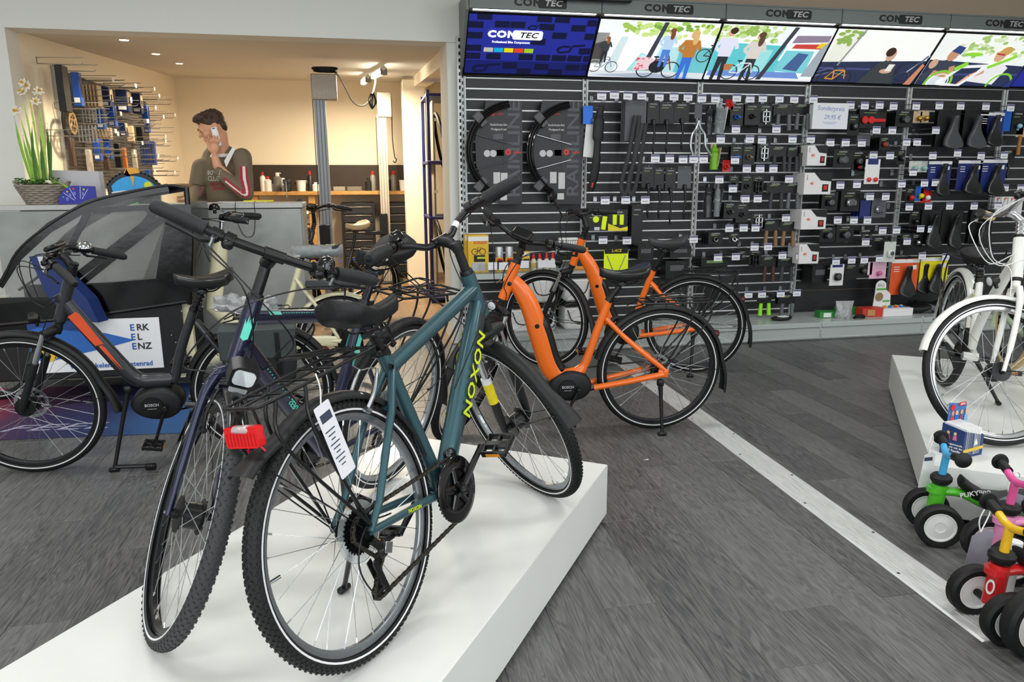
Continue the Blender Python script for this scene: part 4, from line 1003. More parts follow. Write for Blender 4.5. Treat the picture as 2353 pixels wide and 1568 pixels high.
# ------------------------------------------------------------------ 3. low-step bicycles: two orange, grey, white, pale green, black
def step_bike(label, pose, s, base, steer, paint, down, seat_low, st, name='electric_bicycle', dr=(.030, .048, .056, .054, .05), dflat=.62, battery=None, mot=True, saddle_at=None, saddle_m=None, sW=.18, bars_half=None, barC=None, susp=True, guard_m=None, rackp=None, rim=None, tyre=None, display=True, guard_f=(40, 190), guard_r=(12, 200), gripm=None, cables=True, kick=None, bb=(.465, 0, .275), crank_a=-62, barm=None, stub=None, chaincase=None, tw=.046, levelset=None, stripe=True, spoke=None, front=True, rfork=None, stem_L=.77, stay_hi=None, seat_r=.021, cs_r=.017, ss_r=.014, gr=.017):
    r = bike_root(name, label, pose, s, base); I = Matrix(); SM = steer_matrix(steer)
    guard_m = guard_m or BLKM; rim = rim or mat('rim_black', '#17181a', .35, .2)
    wheel(r, 'rear_wheel', 0, I, rimm=rim, tw=tw, hub_r=.03, disc=mot, tyrem=tyre, stripe=stripe, spokem=spoke)
    wheel(r, 'front_wheel', 1.08, SM, rimm=rim, tw=tw, hub_r=.034, disc=mot, tyrem=tyre, stripe=stripe, spokem=spoke)
    D = spl([(x, 0, z) for x, z in down], 6); n = len(D)-1
    rr = [np.interp(i/n, np.linspace(0, 1, len(dr)), dr) for i in range(n+1)]
    mb = MB(); mb.tube(D, [float(x) for x in rr], 16, flat=dflat, up=(1, 0, .3))
    mb.tube([axp(.47), axp(.67)], .027, 16)
    S = spl([(x, 0, z) for x, z in seat_low]+[(st[0], 0, st[1])], 6); k = len(S)
    mb.tube(S, [float(np.interp(i/(k-1), [0, .25, 1], [dr[-1]*.85, seat_r*1.15, seat_r])) for i in range(k)], 14, flat=.9)
    hx = stay_hi or (st[0]+.02, st[1]-.10)
    for sg in (-1, 1):
        mb.tube(spl([(hx[0]-.0, sg*.012, hx[1]), (hx[0]*.55, sg*.05, hx[1]*.5+R0*.5+.015), (-.01, sg*.07, R0+.02)], 5), ss_r, 10)
        mb.tube(spl([(bb[0]-.09, sg*.045, bb[2]+.0), (.2, sg*.06, R0-.045), (-.005, sg*.072, R0-.005)], 5), cs_r, 10)
        mb.box((-.005, sg*.071, R0), (.06, .012, .05), bev=.012)
    f = mb.build('frame', paint, r, 60)
    for (q, sg) in [((D[int(n*.45)].x, D[int(n*.45)].z), 1), ((D[int(n*.45)].x, D[int(n*.45)].z), -1)] if battery else []:
        mb = MB(); yy = sg*rr[int(n*.45)]*dflat; mb.lathe([(0, .001), (.012, .001), (.013, 0), (.013, -.004), (0, -.004)], 16, T(q[0], yy, q[1]) @ rotm('X', -90 if sg > 0 else 90)); mb.build('frame_plug', BLK, f)
    if battery:
        i0, i1 = int(n*battery[0]), int(n*battery[1]); pts = []
        for i in range(i0, i1+1):
            t = (D[min(n, i+1)]-D[max(0, i-1)]).normalized(); nn = Vector((-t.z, 0, t.x)); nn = nn if nn.x < 0 or (abs(nn.x) < .01) else -nn
            pts.append(D[i]+nn*rr[i]*.72)
        mb = MB(); mb.tube(pts, [.02]+[.033]*(len(pts)-2)+[.02], 12, flat=.8, up=(1, 0, 0)); mb.build('battery_cover', BLK, r, 50)
    headset(r, a=.465, b=.675)
    if susp: susp_fork(r, SM, BLKM, CHR, crown=.40)
    else:
        mb = MB()
        for sg in (-1, 1): mb.tube(spl([(1.085, sg*.056, R0), axp(.15, fwd=.028, y=sg*.056), axp(.34, fwd=.004, y=sg*.05), axp(.42, y=sg*.028)], 5), [.0095]*4+[.0135]*6+[.016]*6, 12)
        mb.tube([axp(.40, y=-.04), axp(.43), axp(.40, y=.04)], [.014, .02, .014], 10); mb.tube([axp(.41), axp(.48)], .02, 12); mb.xf(SM); mb.build('fork', rfork or paint, r, 55)
    mb = MB(); mb.tube([axp(.67), axp(stem_L)], .0165, 14)
    C = Vector(barC) if barC else axp(stem_L+.02, fwd=.07)
    mb.tube([axp(stem_L-.015), axp(stem_L).lerp(C, .5)+Vector((0, 0, .004)), C], [.021, .019, .02], 10)
    for i in range(4): mb.lathe([(0, -.008), (.022, -.007), (.022, .005), (0, .007)], 14, Matrix.Translation(axp(.69+.02*i)) @ rot_to(AXD))
    mb.xf(SM); mb.build('stem', barm or BLK, r, 50)
    half = bars_half or [(0, 0, 0), (.01, .06, .008), (.012, .14, .03), (-.02, .20, .045), (-.12, .30, .035)]
    L, Rr = bars(r, SM, C, half, m=barm, gripm=gripm, gr=gr)
    if display: disp(r, SM @ Matrix.Translation(C+Vector((.01, 0, .035))) @ rotm('Y', 22))
    cm = BLK if cables is True else cables
    if cables:
        cable(r, [SM @ (L[-2]+Vector((.05, -.02, -.02))), SM @ (C+Vector((.13, .08, -.02))), SM @ (C+Vector((.14, .02, -.2))), SM @ axp(.50, fwd=.05, y=.03), SM @ axp(.36, fwd=.05, y=.05)],
              [SM @ (Rr[-2]+Vector((.05, .02, -.02))), SM @ (C+Vector((.15, -.08, -.03))), SM @ (C+Vector((.13, -.04, -.22))), axp(.58, fwd=.03, y=-.025)],
              [SM @ (L[-2]+Vector((.06, -.03, -.02))), SM @ (C+Vector((.17, .03, -.06))), SM @ (C+Vector((.12, .0, -.24))), axp(.56, fwd=.03, y=.022)], m=cm)
    sa = saddle_at or (st[0]-.055, st[1]+.12)
    seatpost(r, (st[0], 0, st[1]), (sa[0]+.015, 0, sa[1]-.06))
    mb = MB()
    for i in range(3): mb.lathe([(0, -.007), (.021, -.006), (.021, .005), (0, .007)], 14, Matrix.Translation(Vector((st[0], 0, st[1])).lerp(Vector((sa[0]+.015, 0, sa[1]-.06)), .35+.2*i)) @ rot_to((sa[0]-st[0], 0, sa[1]-st[1])))
    mb.build('post_bellows', BLK, r)
    saddle(r, T(sa[0], 0, sa[1]) @ rotm('Y', 2), .27, sW, m=saddle_m)
    if mot: motor(r, bb)
    else:
        mb = MB(); mb.tube([(bb[0], -.038, bb[2]), (bb[0], .038, bb[2])], .024, 12); mb.build('bottom_bracket', paint, r)
    if chaincase:
        mb = MB(); mb.tube([(bb[0]+.05, -.055, bb[2]), (bb[0], -.055, bb[2]+.0), (.1, -.055, R0-.01), (-.02, -.055, R0)], [.075, .09, .055, .05], 14, flat=.22, up=(0, 0, 1)); mb.build('chain_case', chaincase, r, 50)
    else:
        mb = MB(); mb.prism(gear(.078, 38, .003), .003, T(bb[0], -.064, bb[2]) @ rotm('X', 90)); mb.build('chainring', BLK, r, 30)
        mb = MB(); mb.tube([(bb[0], -.062, bb[2]+.078), (0, -.055, R0+.036)], .005, 4); mb.tube([(bb[0], -.062, bb[2]-.078), (0, -.055, R0-.036)], .005, 4); tag(mb.build('chain', STEEL, r), kind='stuff')
    crank(r, bb, crank_a, 1, pedang=-10); crank(r, bb, crank_a+180, -1)
    mudguard(r, 'rear_mudguard', 0, I, guard_r[0], guard_r[1], guard_m, stays=(guard_r[1]-20,), flap=True)
    mudguard(r, 'front_mudguard', 1.08, SM, guard_f[0], guard_f[1], guard_m, stays=(guard_f[1]-12,), flap=True)
    if rackp: rack(r, *rackp)
    headlight(r, SM @ Matrix.Translation(axp(.44, fwd=.11)))
    xt = rackp[0] if rackp else -.3
    mb = MB(); mb.lathe([(0, 0), (.02, 0), (.024, .02), (.018, .03), (0, .034)], 14, T(-.30, 0, .555) @ rotm('Y', -110)); mb.build('tail_light', mat('smoked_red_lens', '#4a0d0f', .2), r)
    if kick: kickstand(r, *kick)
    return r, SM, C, L, Rr, D
ORANGE = mat('orange_frame_paint', '#f0701a', .28, .0, var=.03, scale=600, coat=.5)
ODOWN = [(.853, .895), (.79, .838), (.73, .735), (.675, .572), (.62, .405), (.555, .325), (.47, .335)]
OSEAT = [(.47, .335), (.425, .39), (.398, .46), (.358, .587)]
LEATH = mat('black_leather_gloss', '#1a1b1c', .3, var=.1, coat=.2)
o1, SMo, Co, Lo, Ro, _ = step_bike('orange electric bicycle standing nearest, on the bare floor beside the threshold strip', (.72, -2.3691, 3.0704, .0719), .9762, 0, 60, ORANGE, ODOWN, OSEAT, (.298, .757), battery=(.42, .82), saddle_at=(.222, .905), saddle_m=LEATH, rackp=(-.265, .13, .745, .13), kick=((.01, .075, .30), (.0, .13, .021)), barC=(.80, 0, 1.10), bars_half=[(0, 0, 0), (.008, .05, .004), (.006, .13, .03), (-.03, .2, .035), (-.13, .30, .015)])
o2, *_ = step_bike('orange electric bicycle standing farther back, close to the display wall', (1.4537, -1.2669, 2.7511, .0971), .9898, 0, -21, ORANGE, ODOWN, OSEAT, (.298, .757), battery=(.42, .82), saddle_at=(.21, .95), saddle_m=mat('grey_black_saddle', '#3a3b3d', .5), rackp=(-.27, .1, .74, .13), kick=((.01, .075, .30), (.02, .16, .027)), barC=(.81, 0, 1.12), bars_half=[(0, 0, 0), (.008, .05, .004), (.006, .13, .03), (-.03, .2, .035), (-.13, .30, .03)])
mm = MB(); mm.tube([(.80, .33, 1.12), (.84, .37, 1.22)], .006, 8); mm.lathe([(0, -.008), (.04, -.006), (.045, 0), (.04, .006), (0, .006)], 20, T(.85, .38, 1.25) @ rotm('Y', 75)); mm.xf(steer_matrix(-21)); mm.build('mirror', BLKG, o2)
for ob in (o1, o2):
    mb = MB(); mb.tube(spl([(.28, -.05, .60), (.24, -.06, .64), (.2, -.055, .6), (.23, -.05, .53), (.27, -.055, .5), (.29, -.05, .56)], 5), .016, 10, closed=True); mb.box((.25, -.03, .56), (.05, .05, .1), bev=.012); mb.build('frame_lock', BLKM, ob)
    mb = MB(); mb.lathe([(0, 0), (.012, 0), (.012, .003), (0, .004)], 16, Matrix.Translation(axp(.56, y=.0265)) @ rotm('X', -90)); mb.build('head_badge', BLK, ob)
GREYP = mat('anthracite_frame_paint', '#33363a', .34, .35, var=.06, scale=700, coat=.35)
g1, SMg, Cg, Lg, Rg, Dg = step_bike('anthracite electric bicycle with an orange sticker on its down tube, at the left', (-1.3421, -2.2932, 3.1905, .1251), .9639, 0, -6, GREYP, [(.86, .90), (.80, .785), (.70, .62), (.625, .50), (.57, .447), (.49, .44), (.43, .44)], [(.43, .44), (.41, .455), (.37, .59)], (.287, .80), dr=(.030, .036, .038, .038, .036), dflat=.8, saddle_at=(.225, .95), saddle_m=LEATH, rackp=(-.28, .1, .76, .13), kick=None, barC=(.835, 0, 1.085), bars_half=[(0, 0, 0), (.01, .05, .005), (.0, .12, .01), (-.07, .20, -.02), (-.18, .31, -.075)], stem_L=.745, bb=(.46, 0, .32), crank_a=-70, guard_f=(40, 186), stay_hi=(.285, .735))
stk = mat('orange_sticker', '#e2562c', .5)
for a_, b_, w_ in ((.14, .30, .022), (.31, .46, .007)):
    i0, i1 = int(len(Dg)*a_), int(len(Dg)*b_); p0, p1 = Dg[i0], Dg[i1]; t = (p1-p0).normalized(); nn = Vector((-t.z, 0, t.x))
    mb = MB(); mb.prism([(0, -w_), (.02, -w_-.004), ((p1-p0).length, -w_*.8), ((p1-p0).length-.01, w_*.8), (.0, w_)], .002, basis(p0+Vector((0, .0295, 0)), t, nn)); mb.build('sticker', stk, g1, 0)
mb = MB(); mb.lathe([(0, .03), (.02, .028), (.032, .015), (.036, .0), (0, 0)], 20, SMg @ Matrix.Translation(Rg[-2]+Vector((.02, .04, .02)))); mb.build('chrome_bell', CHR, g1)
kickstand(g1, (.62, .05, .42), (.72, .11, .026)); mb = MB(); mb.tube([(.71, .11, .04), (.55, .13, .04)], .011, 8); mb.box((.55, .13, .035), (.05, .03, .03), bev=.006); mb.build('kickstand_foot', BLK, g1)
# black pannier bag on the grey bicycle's rack
bagm = mat('pannier_canvas', '#26292b', .75, var=.12, scale=50, bump=.4)
bp = thing('pannier_bag', 'dark canvas pannier bag hanging from the rack of the anthracite bicycle', 'bag', g1.matrix_world @ T(-.01, .13, .42))
mb = MB(); rings = []
for z, a, b in ((0, .12, .045), (.03, .16, .055), (.15, .175, .062), (.27, .17, .055), (.31, .165, .05)):
    rings.append([Vector((math.copysign(abs(math.cos(t))**.5, math.cos(t))*a, math.copysign(abs(math.sin(t))**.5, math.sin(t))*b, z)) for t in np.linspace(0, 2*math.pi, 24, endpoint=False)])
mb.loft(rings); mb.build('body', bagm, bp, 60)
mb = MB(); mb.box((0, .01, .315), (.36, .135, .02), bev=.008); mb.box((.0, .072, .25), (.35, .012, .15), bev=.005); mb.build('flap', mat('pannier_flap', '#3a4142', .7, var=.1, bump=.3), bp)
for x in (-.09, .09): mb = MB(); mb.box((x, .08, .2), (.022, .006, .22), bev=.002); mb.build('strap', BLK, bp)
for x in (.05,): mb = MB(); mb.prism([(-.06, 0), (.06, 0), (.07, .12), (0, .15), (-.07, .12)], .02, T(x, .06, .05) @ rotm('X', 90) @ T(0, 0, -.018)); mb.build('pocket', bagm, bp, 30)
pb = MB()
for i in range(26): a = random.random()*6.28; pb.ell((random.uniform(-.12, .12), random.uniform(-.03, .03), random.uniform(0, .05)), (random.uniform(.03, .07), random.uniform(.02, .04), random.uniform(.01, .04)), 6, rotm('X', random.uniform(0, 90)) @ rotm('Z', random.uniform(0, 90)))
ob = pb.build('plastic_wrapping', mat('crumpled_plastic', '#dfe7ec', .12, trans=.6, var=.2, scale=30, bump=.8), None, 0); ob.matrix_world = g1.matrix_world @ T(.03, .06, .80); tag(ob, 'crumpled clear plastic lying on the pannier rack behind the navy handlebar', 'plastic bag')
WHP = mat('white_frame_paint', '#e4e5e0', .3, .0, var=.015, coat=.5)
w1, SMw, Cw, *_ = step_bike('white bicycle with white mudguards and green and yellow decals on the right platform', (2.2807, -2.6491, -2.0714, .0622), .8926, .235, -77, WHP, [(.80, .86), (.7, .745), (.55, .58), (.46, .44), (.43, .33)], [(.43, .33), (.385, .5), (.35, .62)], (.33, .69), name='city_bicycle', dr=(.024, .028, .028, .026, .024), dflat=.9, mot=False, susp=False, guard_m=WHP, saddle_at=(.27, .82), rackp=(-.22, .16, .79, .12), rim=mat('rim_chrome', '#c9ccce', .12, .95), display=False, guard_f=(28, 205), cables=WHT, gripm=mat('tan_grip', '#d2b487', .6, var=.08), kick=((.32, .06, .25), (.38, .2, .024)), bb=(.43, 0, .28), crank_a=-10, stay_hi=(.335, .62), spoke=SPOKE, barm=mat('bar_silver', '#c2c5c7', .2, .9), gr=.019)
for c, q in (('#3f5a46', (.335, .66)), ('#c9d233', (.352, .60)), ('#2f4a3c', (.366, .545)), ('#8fbf5a', (.376, .51))):
    for sg in (-1, 1): mb = MB(); mb.prism([(-.012, -.014), (.013, -.02), (.016, .014), (-.006, .022)], .0015, basis((q[0], sg*.0225, q[1]), (1, 0, .28), (-.28, 0, 1))); mb.build('decal', hexm(c, .4), w1, 0)
for i, c in enumerate(('#8aa88a', '#6f9aa0', '#3f6f7a', '#7fb09a', '#d5dc3c', '#39403a')):
    mb = MB(); mb.box((0, 0, 0), (.012, .003, .014)); mb.xf(SMw @ Matrix.Translation(axp(.33-.03*i, fwd=.02, y=-.068))); mb.build('fork_decal', hexm(c, .4), w1, 0)
PALEG = mat('pale_green_paint', '#b9c9a8', .35, coat=.4)
step_bike('pale green bicycle with cream tyres, half hidden behind the white one at the right edge', (2.93, -2.43, -2.0714, .05), .9, .237, -20, PALEG, [(.84, .90), (.74, .74), (.62, .55), (.5, .38), (.44, .31)], [(.44, .31), (.4, .45), (.36, .6)], (.31, .74), name='city_bicycle', dr=(.022, .024, .024, .023, .022), dflat=1, mot=False, susp=False, guard_m=PALEG, rackp=(-.25, .15, .76, .14), tyre=mat('cream_tyre', '#cdb27a', .7), display=False, bb=(.44, 0, .28), saddle_at=(.23, .92), saddle_m=mat('tan_saddle', '#c9b48a', .5), stripe=False, gr=.018, gripm=mat('tan_grip', '#d2b487', .6))
step_bike('black city bicycle with a tan saddle standing in the opening before the workshop', (-.75, 1.22, -2.35, .05), .95, 0, 8, mat('black_frame_paint', '#1b1d1f', .3, coat=.4), [(.853, .90), (.76, .76), (.66, .58), (.56, .42), (.47, .335)], [(.47, .335), (.43, .39), (.36, .6)], (.30, .76), name='city_bicycle', dr=(.03, .034, .034, .034, .03), dflat=.9, mot=False, saddle_at=(.24, 1.0), saddle_m=mat('tan_saddle', '#c9b48a', .5), rackp=(-.26, .12, .76, .13), barC=(.80, 0, 1.17), bars_half=[(0, 0, 0), (.01, .06, .02), (.0, .14, .05), (-.06, .22, .05), (-.15, .33, .03)])
# ================================================================== CARGO BICYCLE with rain canopy
CREAMP = mat('cream_frame_paint', '#dcd7b4', .35, coat=.4, var=.02)
VINYL = mat('black_vinyl', '#050506', .17, var=.1, scale=10, bump=.3)
CLEARV = mat('clear_vinyl', '#dfe3e0', .08, trans=.6, ior=1.05, alpha=.13, var=.1, scale=9, bump=.35)
def cargo():
    YN, YF = -1.28, -.70
    t = thing('cargo_bicycle', 'cream cargo bicycle with a black box, town lettering and a rain canopy, before the counter', 'cargo bicycle', T(-1.0, -1.0, 0))
    Wi = T(1.0, 1.0, 0)       # world -> local
    P = lambda u, v, y=YN: Wi @ at(u, v, y=y)
    yc = .01
    Mr = rotm('Z', 180)       # forward is -x
    RR = .30
    wheel(t, 'rear_wheel', 0, Mr @ T(0, 0, 0), rimm=mat('rim_black', '#17181a', .35, .2), r=RR, tw=.05, hub_r=.05)
    wheel(t, 'front_wheel', 2.12, Mr, rimm=mat('rim_black', '#17181a', .35, .2), r=.24, tw=.05, hub_r=.04, spokes=24)
    mg = MB(); 
    def L(x, z, y=0): return Vector((-x, y, z))
    tubes(t, 'frame', [
        ([L(.42, .30), L(.30, .62), L(.24, .80)], .022),
        ([L(.42, .30), L(.62, .34), L(.80, .55), L(.74, .86), L(.72, .98)], [.04, .05, .055, .052, .045], 14, .8),
        ([L(.60, .28), L(.95, .16), L(1.7, .15), L(2.02, .28)], [.05, .05, .045, .035]),
        ([L(2.12, .24, .06), L(2.06, .5, .06), L(2.02, .62)], [.014, .02, .025]), ([L(2.12, .24, -.06), L(2.06, .5, -.06), L(2.02, .62)], [.014, .02, .025]), ([L(2.02, .28), L(2.01, .66)], .03),
        ([L(.42, .30, .03), L(.2, .30, .06), L(0, RR, .075)], .015), ([L(.42, .30, -.03), L(.2, .30, -.06), L(0, RR, -.075)], .015),
        ([L(.27, .72, .02), L(.12, .5, .055), L(0, RR, .075)], .012), ([L(.27, .72, -.02), L(.12, .5, -.055), L(0, RR, -.075)], .012)], CREAMP)
    # column panel
    mb = MB(); mb.prism([(-.055, 0), (.055, 0), (.05, .80), (-.035, .80)], .05, basis(P(437, 862, -1.2)+Vector((0, 0, 0)), (1, 0, 0), Vector((.2, 0, 1)))); mb.build('column_panel', CREAMP, t, 30)
    mudguard(t, 'rear_mudguard', 0, Mr @ T(0, 0, RR-R0), 5, 170, CREAMP, r=RR+.02, w=.07, stays=(150,))
    mb = MB(); mb.tube([L(.48, .29, -.07), L(.3, .30, -.075), L(.02, RR, -.075)], [.06, .045, .035], 12, flat=.25, up=(0, 0, 1)); mb.build('chain_guard', CREAMP, t, 50)
    crank(t, (-.42, 0, .29), -60, -1); crank(t, (-.42, 0, .29), 120, 1)
    mb = MB()
    for sg in (-1, 1):
        mb.tube([L(.22, .66, sg*.07), L(-.26, .66, sg*.07)], .007, 8); mb.tube([L(-.05, .66, sg*.07), L(0, RR+.02, sg*.085)], .006, 6); mb.tube([L(-.2, .66, sg*.07), L(-.01, RR+.02, sg*.085)], .006, 6)
    for x in (.2, .08, -.06, -.2, -.26): mb.tube([L(x, .66, -.07), L(x, .66, .07)], .006, 6)
    rk = mb.build('rack', BLK, t, 50)
    mb = MB(); mb.box(L(.03, .685), (.36, .12, .05), bev=.012); mb.build('rack_battery', mat('battery_grey', '#3c4043', .4), rk)
    mb = MB(); mb.tube([L(.24, .80), L(.215, .87)], .015, 10); mb.build('seat_post', BLK, t)
    sd = saddle(t, Matrix.Translation(L(.12, .905)) @ Mr, .29, .21, m=mat('saddle_dark', '#2b2d2f', .5))
    # crumpled clear cover over the saddle
    mb = MB(); rings = []
    for i in range(15):
        x = -.165+.33*i/14; hw = .045+.075*(1/(1+math.exp(x*26))); hw *= math.sqrt(max(.05, 1-(x/.172)**4))
        rings.append([L(.12+x, .908+(.03 if math.sin(a) > 0 else .055)*math.sin(a)+random.uniform(-.004, .004), math.cos(a)*hw+random.uniform(-.004, .004)) for a in np.linspace(0, 2*math.pi, 18, endpoint=False)])
    mb.loft(rings); mb.build('saddle_cover', mat('saddle_film', '#cfd6d8', .15, trans=.45, alpha=.8, var=.2, scale=30, bump=.6), sd, 60)
    mb = MB(); mb.box(L(.03, .936, .03), (.07, .05, .004), rotm('Z', 15)); mb.build('cover_label', mat('lime_label', '#a7d52f', .4), sd, 0)
    # handlebar
    mb = MB(); mb.tube([L(.72, .95), L(.70, 1.10)], .016, 12); mb.build('stem', CHR, t)
    C = L(.69, 1.115); half = [(0, 0, 0), (.0, .08, .01), (.03, .17, .02), (.09, .25, .012), (.19, .31, .0)]
    Lb, Rb = bars(t, Matrix(), C, half, m=mat('bar_silver', '#c2c5c7', .2, .9), gr=.018)
    bell(t, Matrix.Translation(Rb[1]+Vector((-.03, -.02, .05))) @ Matrix.Scale(1.35, 4)); disp(t, Matrix.Translation(C+Vector((.03, -.06, .03))) @ rotm('Y', -20))
    cable(t, [Rb[3]+Vector((-.05, 0, -.02)), C+Vector((-.14, -.1, .0)), C+Vector((-.12, -.05, -.16)), L(.78, .85, -.06)], [Lb[3]+Vector((-.05, 0, -.02)), C+Vector((-.16, .08, -.02)), C+Vector((-.13, .0, -.2)), L(.79, .8, .05)])
    # box
    bx0, bx1 = P(432, 860).x, -2.02; bm = mat('box_board_black', '#121315', .5, var=.1, scale=30)
    for y in (YN+1.0, YF+1.0): mb = MB(); mb.box(((bx0+bx1)/2, y, .44), (bx0-bx1, .015, .50), bev=.003); mb.build('box_side', bm, t)
    mb = MB(); mb.box((bx0-.01, (YN+YF)/2+1, .44), (.015, YF-YN, .5)); mb.build('box_end', bm, t)
    mb = MB(); mb.box(((bx0+bx1)/2, (YN+YF)/2+1, .19), (bx0-bx1, YF-YN, .015)); mb.build('box_floor', bm, t)
    mb = MB(); mb.tube([P(430, 693)+Vector((0, -.01, 0)), P(180, 730)+Vector((0, -.01, 0)), P(-60, 752)+Vector((0, -.01, 0))], .012, 8); mb.build('box_rim', BLK, t)
    for u, v in ((405, 787), (423, 790), (418, 715), (395, 770)): mb = MB(); mb.lathe([(0, 0), (.006, 0), (.004, .004), (0, .005)], 8, Matrix.Translation(P(u, v)+Vector((0, -.008, 0))) @ rotm('X', 90)); mb.build('rivet', ALU, t)
    # printed sign panel
    O = P(80, 858)+Vector((0, -.010, 0)); wS = P(380, 860).x-O.x; hS = .315
    sg = MB(); sg.box((wS/2, hS/2, .002), (wS, hS, .004)); MS = basis(O, (1, 0, 0), (0, 0, 1)); sg.xf(MS); sp = sg.build('sign_panel', mat('sign_white', '#eceef0', .45, var=.01), t, 0)
    def flat(name, col, pts, z=.0048): m_ = MB(); m_.prism(pts, .0006); m_.xf(MS @ T(0, 0, z)); return m_.build(name, hexm(col, .45), sp, 0)
    flat('sign_print', '#2f6cc0', [(0, .13), (0, .26), (.06, .28), (.25, .25), (.42, .23), (.58, .18), (.40, .135), (.22, .10), (.06, .06)])
    flat('sign_print', '#1e4488', [(.0, .2), (.0, .315), (.30, .315), (.42, .21), (.2, .17)], .0046)
    flat('sign_print', '#eec030', [(.10+.045*math.cos(a), .115+.045*math.sin(a)) for a in np.linspace(0, 6.2, 24)], .0056)
    sb, sk = hexm('#2b62b8', .45), hexm('#23272b', .45)
    x0 = P(300, 770).x-O.x
    for i, (a, b) in enumerate((('E', 'RK'), ('E', 'L'), ('E', 'NZ'))):
        z = .256-.058*i
        text('lettering', a, .056, sb, sp, MS @ T(x0+.018, z, .006), bold=True); text('lettering', b, .056, sk, sp, MS @ T(x0+.018+.036+.025*(len(b)-1)*.9, z, .006), bold=True)
    text('lettering', 'www.erkelenz.de/lastenrad', .042, sb, sp, MS @ T(wS*.60, .032, .006), bold=True)
    # canopy: near and far side, roof and hood
    top = [(0, 655), (40, 580), (110, 520), (200, 468), (300, 442), (385, 427), (428, 433)]
    near = [P(u, v) for u, v in [(-90, 760), (-60, 700)]+top+[(441, 560), (432, 690), (300, 706), (100, 738)]]
    ins = .10
    def side(y, nm):
        base_y = YN+1.0
        sh = Vector((0, y-base_y, 0))
        def pr(name, pts, m, th=.006, off=0.):
            q = [P(u, v)+sh for u, v in pts]; k = MB(); k.prism([(a.x, a.z) for a in q], th, Matrix([[1, 0, 0, 0], [0, 0, -1, q[0].y+off], [0, 1, 0, 0], [0, 0, 0, 1]])); return k.build(name, m, t, 0)
        pr('side_window', [(-60, 700)]+top[:-1]+[(395, 470), (330, 640), (170, 655), (100, 738)], CLEARV, .002)
        pr('vinyl_band', [(-5, 655), (40, 575), (110, 512), (200, 460), (300, 436), (385, 422), (390, 440), (300, 455), (205, 485), (118, 535), (50, 597), (8, 662)], VINYL, .006, -.002)
        if nm == 'far': return
        pr('vinyl_band', [(196, 482), (214, 482), (163, 585), (148, 585)], VINYL, .006, -.003)
        pr('vinyl_band', [(205, 478), (345, 470), (360, 492), (345, 520), (165, 655), (150, 645), (325, 512), (342, 490), (335, 484), (215, 490)], VINYL, .006, -.004)
        pr('vinyl_band', [(388, 476), (399, 492), (178, 668), (157, 668)], VINYL, .006, -.005)
        pr('vinyl_skirt', [(150, 668), (185, 655), (360, 640), (372, 560), (392, 470), (440, 470), (443, 560), (436, 695), (300, 712), (195, 735)], VINYL, .008, -.006)
        pr('vinyl_band', [(-70, 705), (100, 690), (190, 735), (90, 765), (-90, 775)], VINYL, .006, -.002)
    side(YN+1.0-.004, 'near'); side(YF+1.0, 'far')
    dy = Vector((0, YF-YN, 0)); A = [P(u, v) for u, v in spl2([(-60, 700)]+top, 5)]
    mb = MB(); k = len(A); mb.add([a+Vector((0, 0, .004)) for a in A]+[a+dy+Vector((0, 0, .004)) for a in A], [(i, i+1, k+i+1, k+i) for i in range(int(k*.62))]); mb.build('roof_window', CLEARV, t)
    mb = MB(); i0 = int(k*.60); B = A[i0:]+[P(441, 560), P(434, 690)]; n = len(B); mb.loft([[b for b in B], [b+dy*.33+Vector((.012, 0, .012)) for b in B], [b+dy*.66+Vector((.012, 0, .012)) for b in B], [b+dy for b in B]], cap=False, closed=False); mb.build('hood', VINYL, t, 60)
    for f_ in (0, 1): mb = MB(); mb.tube([a+dy*f_+Vector((0, -.006 if f_ == 0 else .006, 0)) for a in A], .009, 8); mb.build('canopy_hoop', BLK, t, 60)
    mb = MB(); mb.tube([P(428, 430), P(440, 560), P(436, 700)], .016, 8); mb.build('canopy_hoop', VINYL, t, 60)
    return t
def spl2(p, n): return [(v.x, v.y) for v in spl([(a, b, 0) for a, b in p], n)]
cargo()
# blue mesh-fronted carton standing between the two bicycles
q = thing('blue_carton', 'dark blue tapered carton with a grey mesh front beside the cargo box', 'carton', at(150, 770, y=-1.42))
c0_ = at(150, 770, y=-1.42)
def cpt(u, v, y=-1.42): return at(u, v, y=y)-c0_
mb = MB(); pts = [(66, 590), (112, 592), (152, 640), (200, 688), (226, 742), (165, 735), (108, 680)]
a = [cpt(u, v) for u, v in pts]; b = [x+Vector((.03, .08, 0)) for x in a]; mb.loft([a, b]); mb.build('shell', mat('carton_blue', '#162d66', .5), q, 0)
mb = MB(); mb.face([cpt(85, 590, -1.425), cpt(120, 588, -1.425), cpt(106, 628, -1.425), cpt(98, 625, -1.425)]); mb.build('mesh_front', mat('mesh_grey', '#c3c8cc', .5), q, 0)
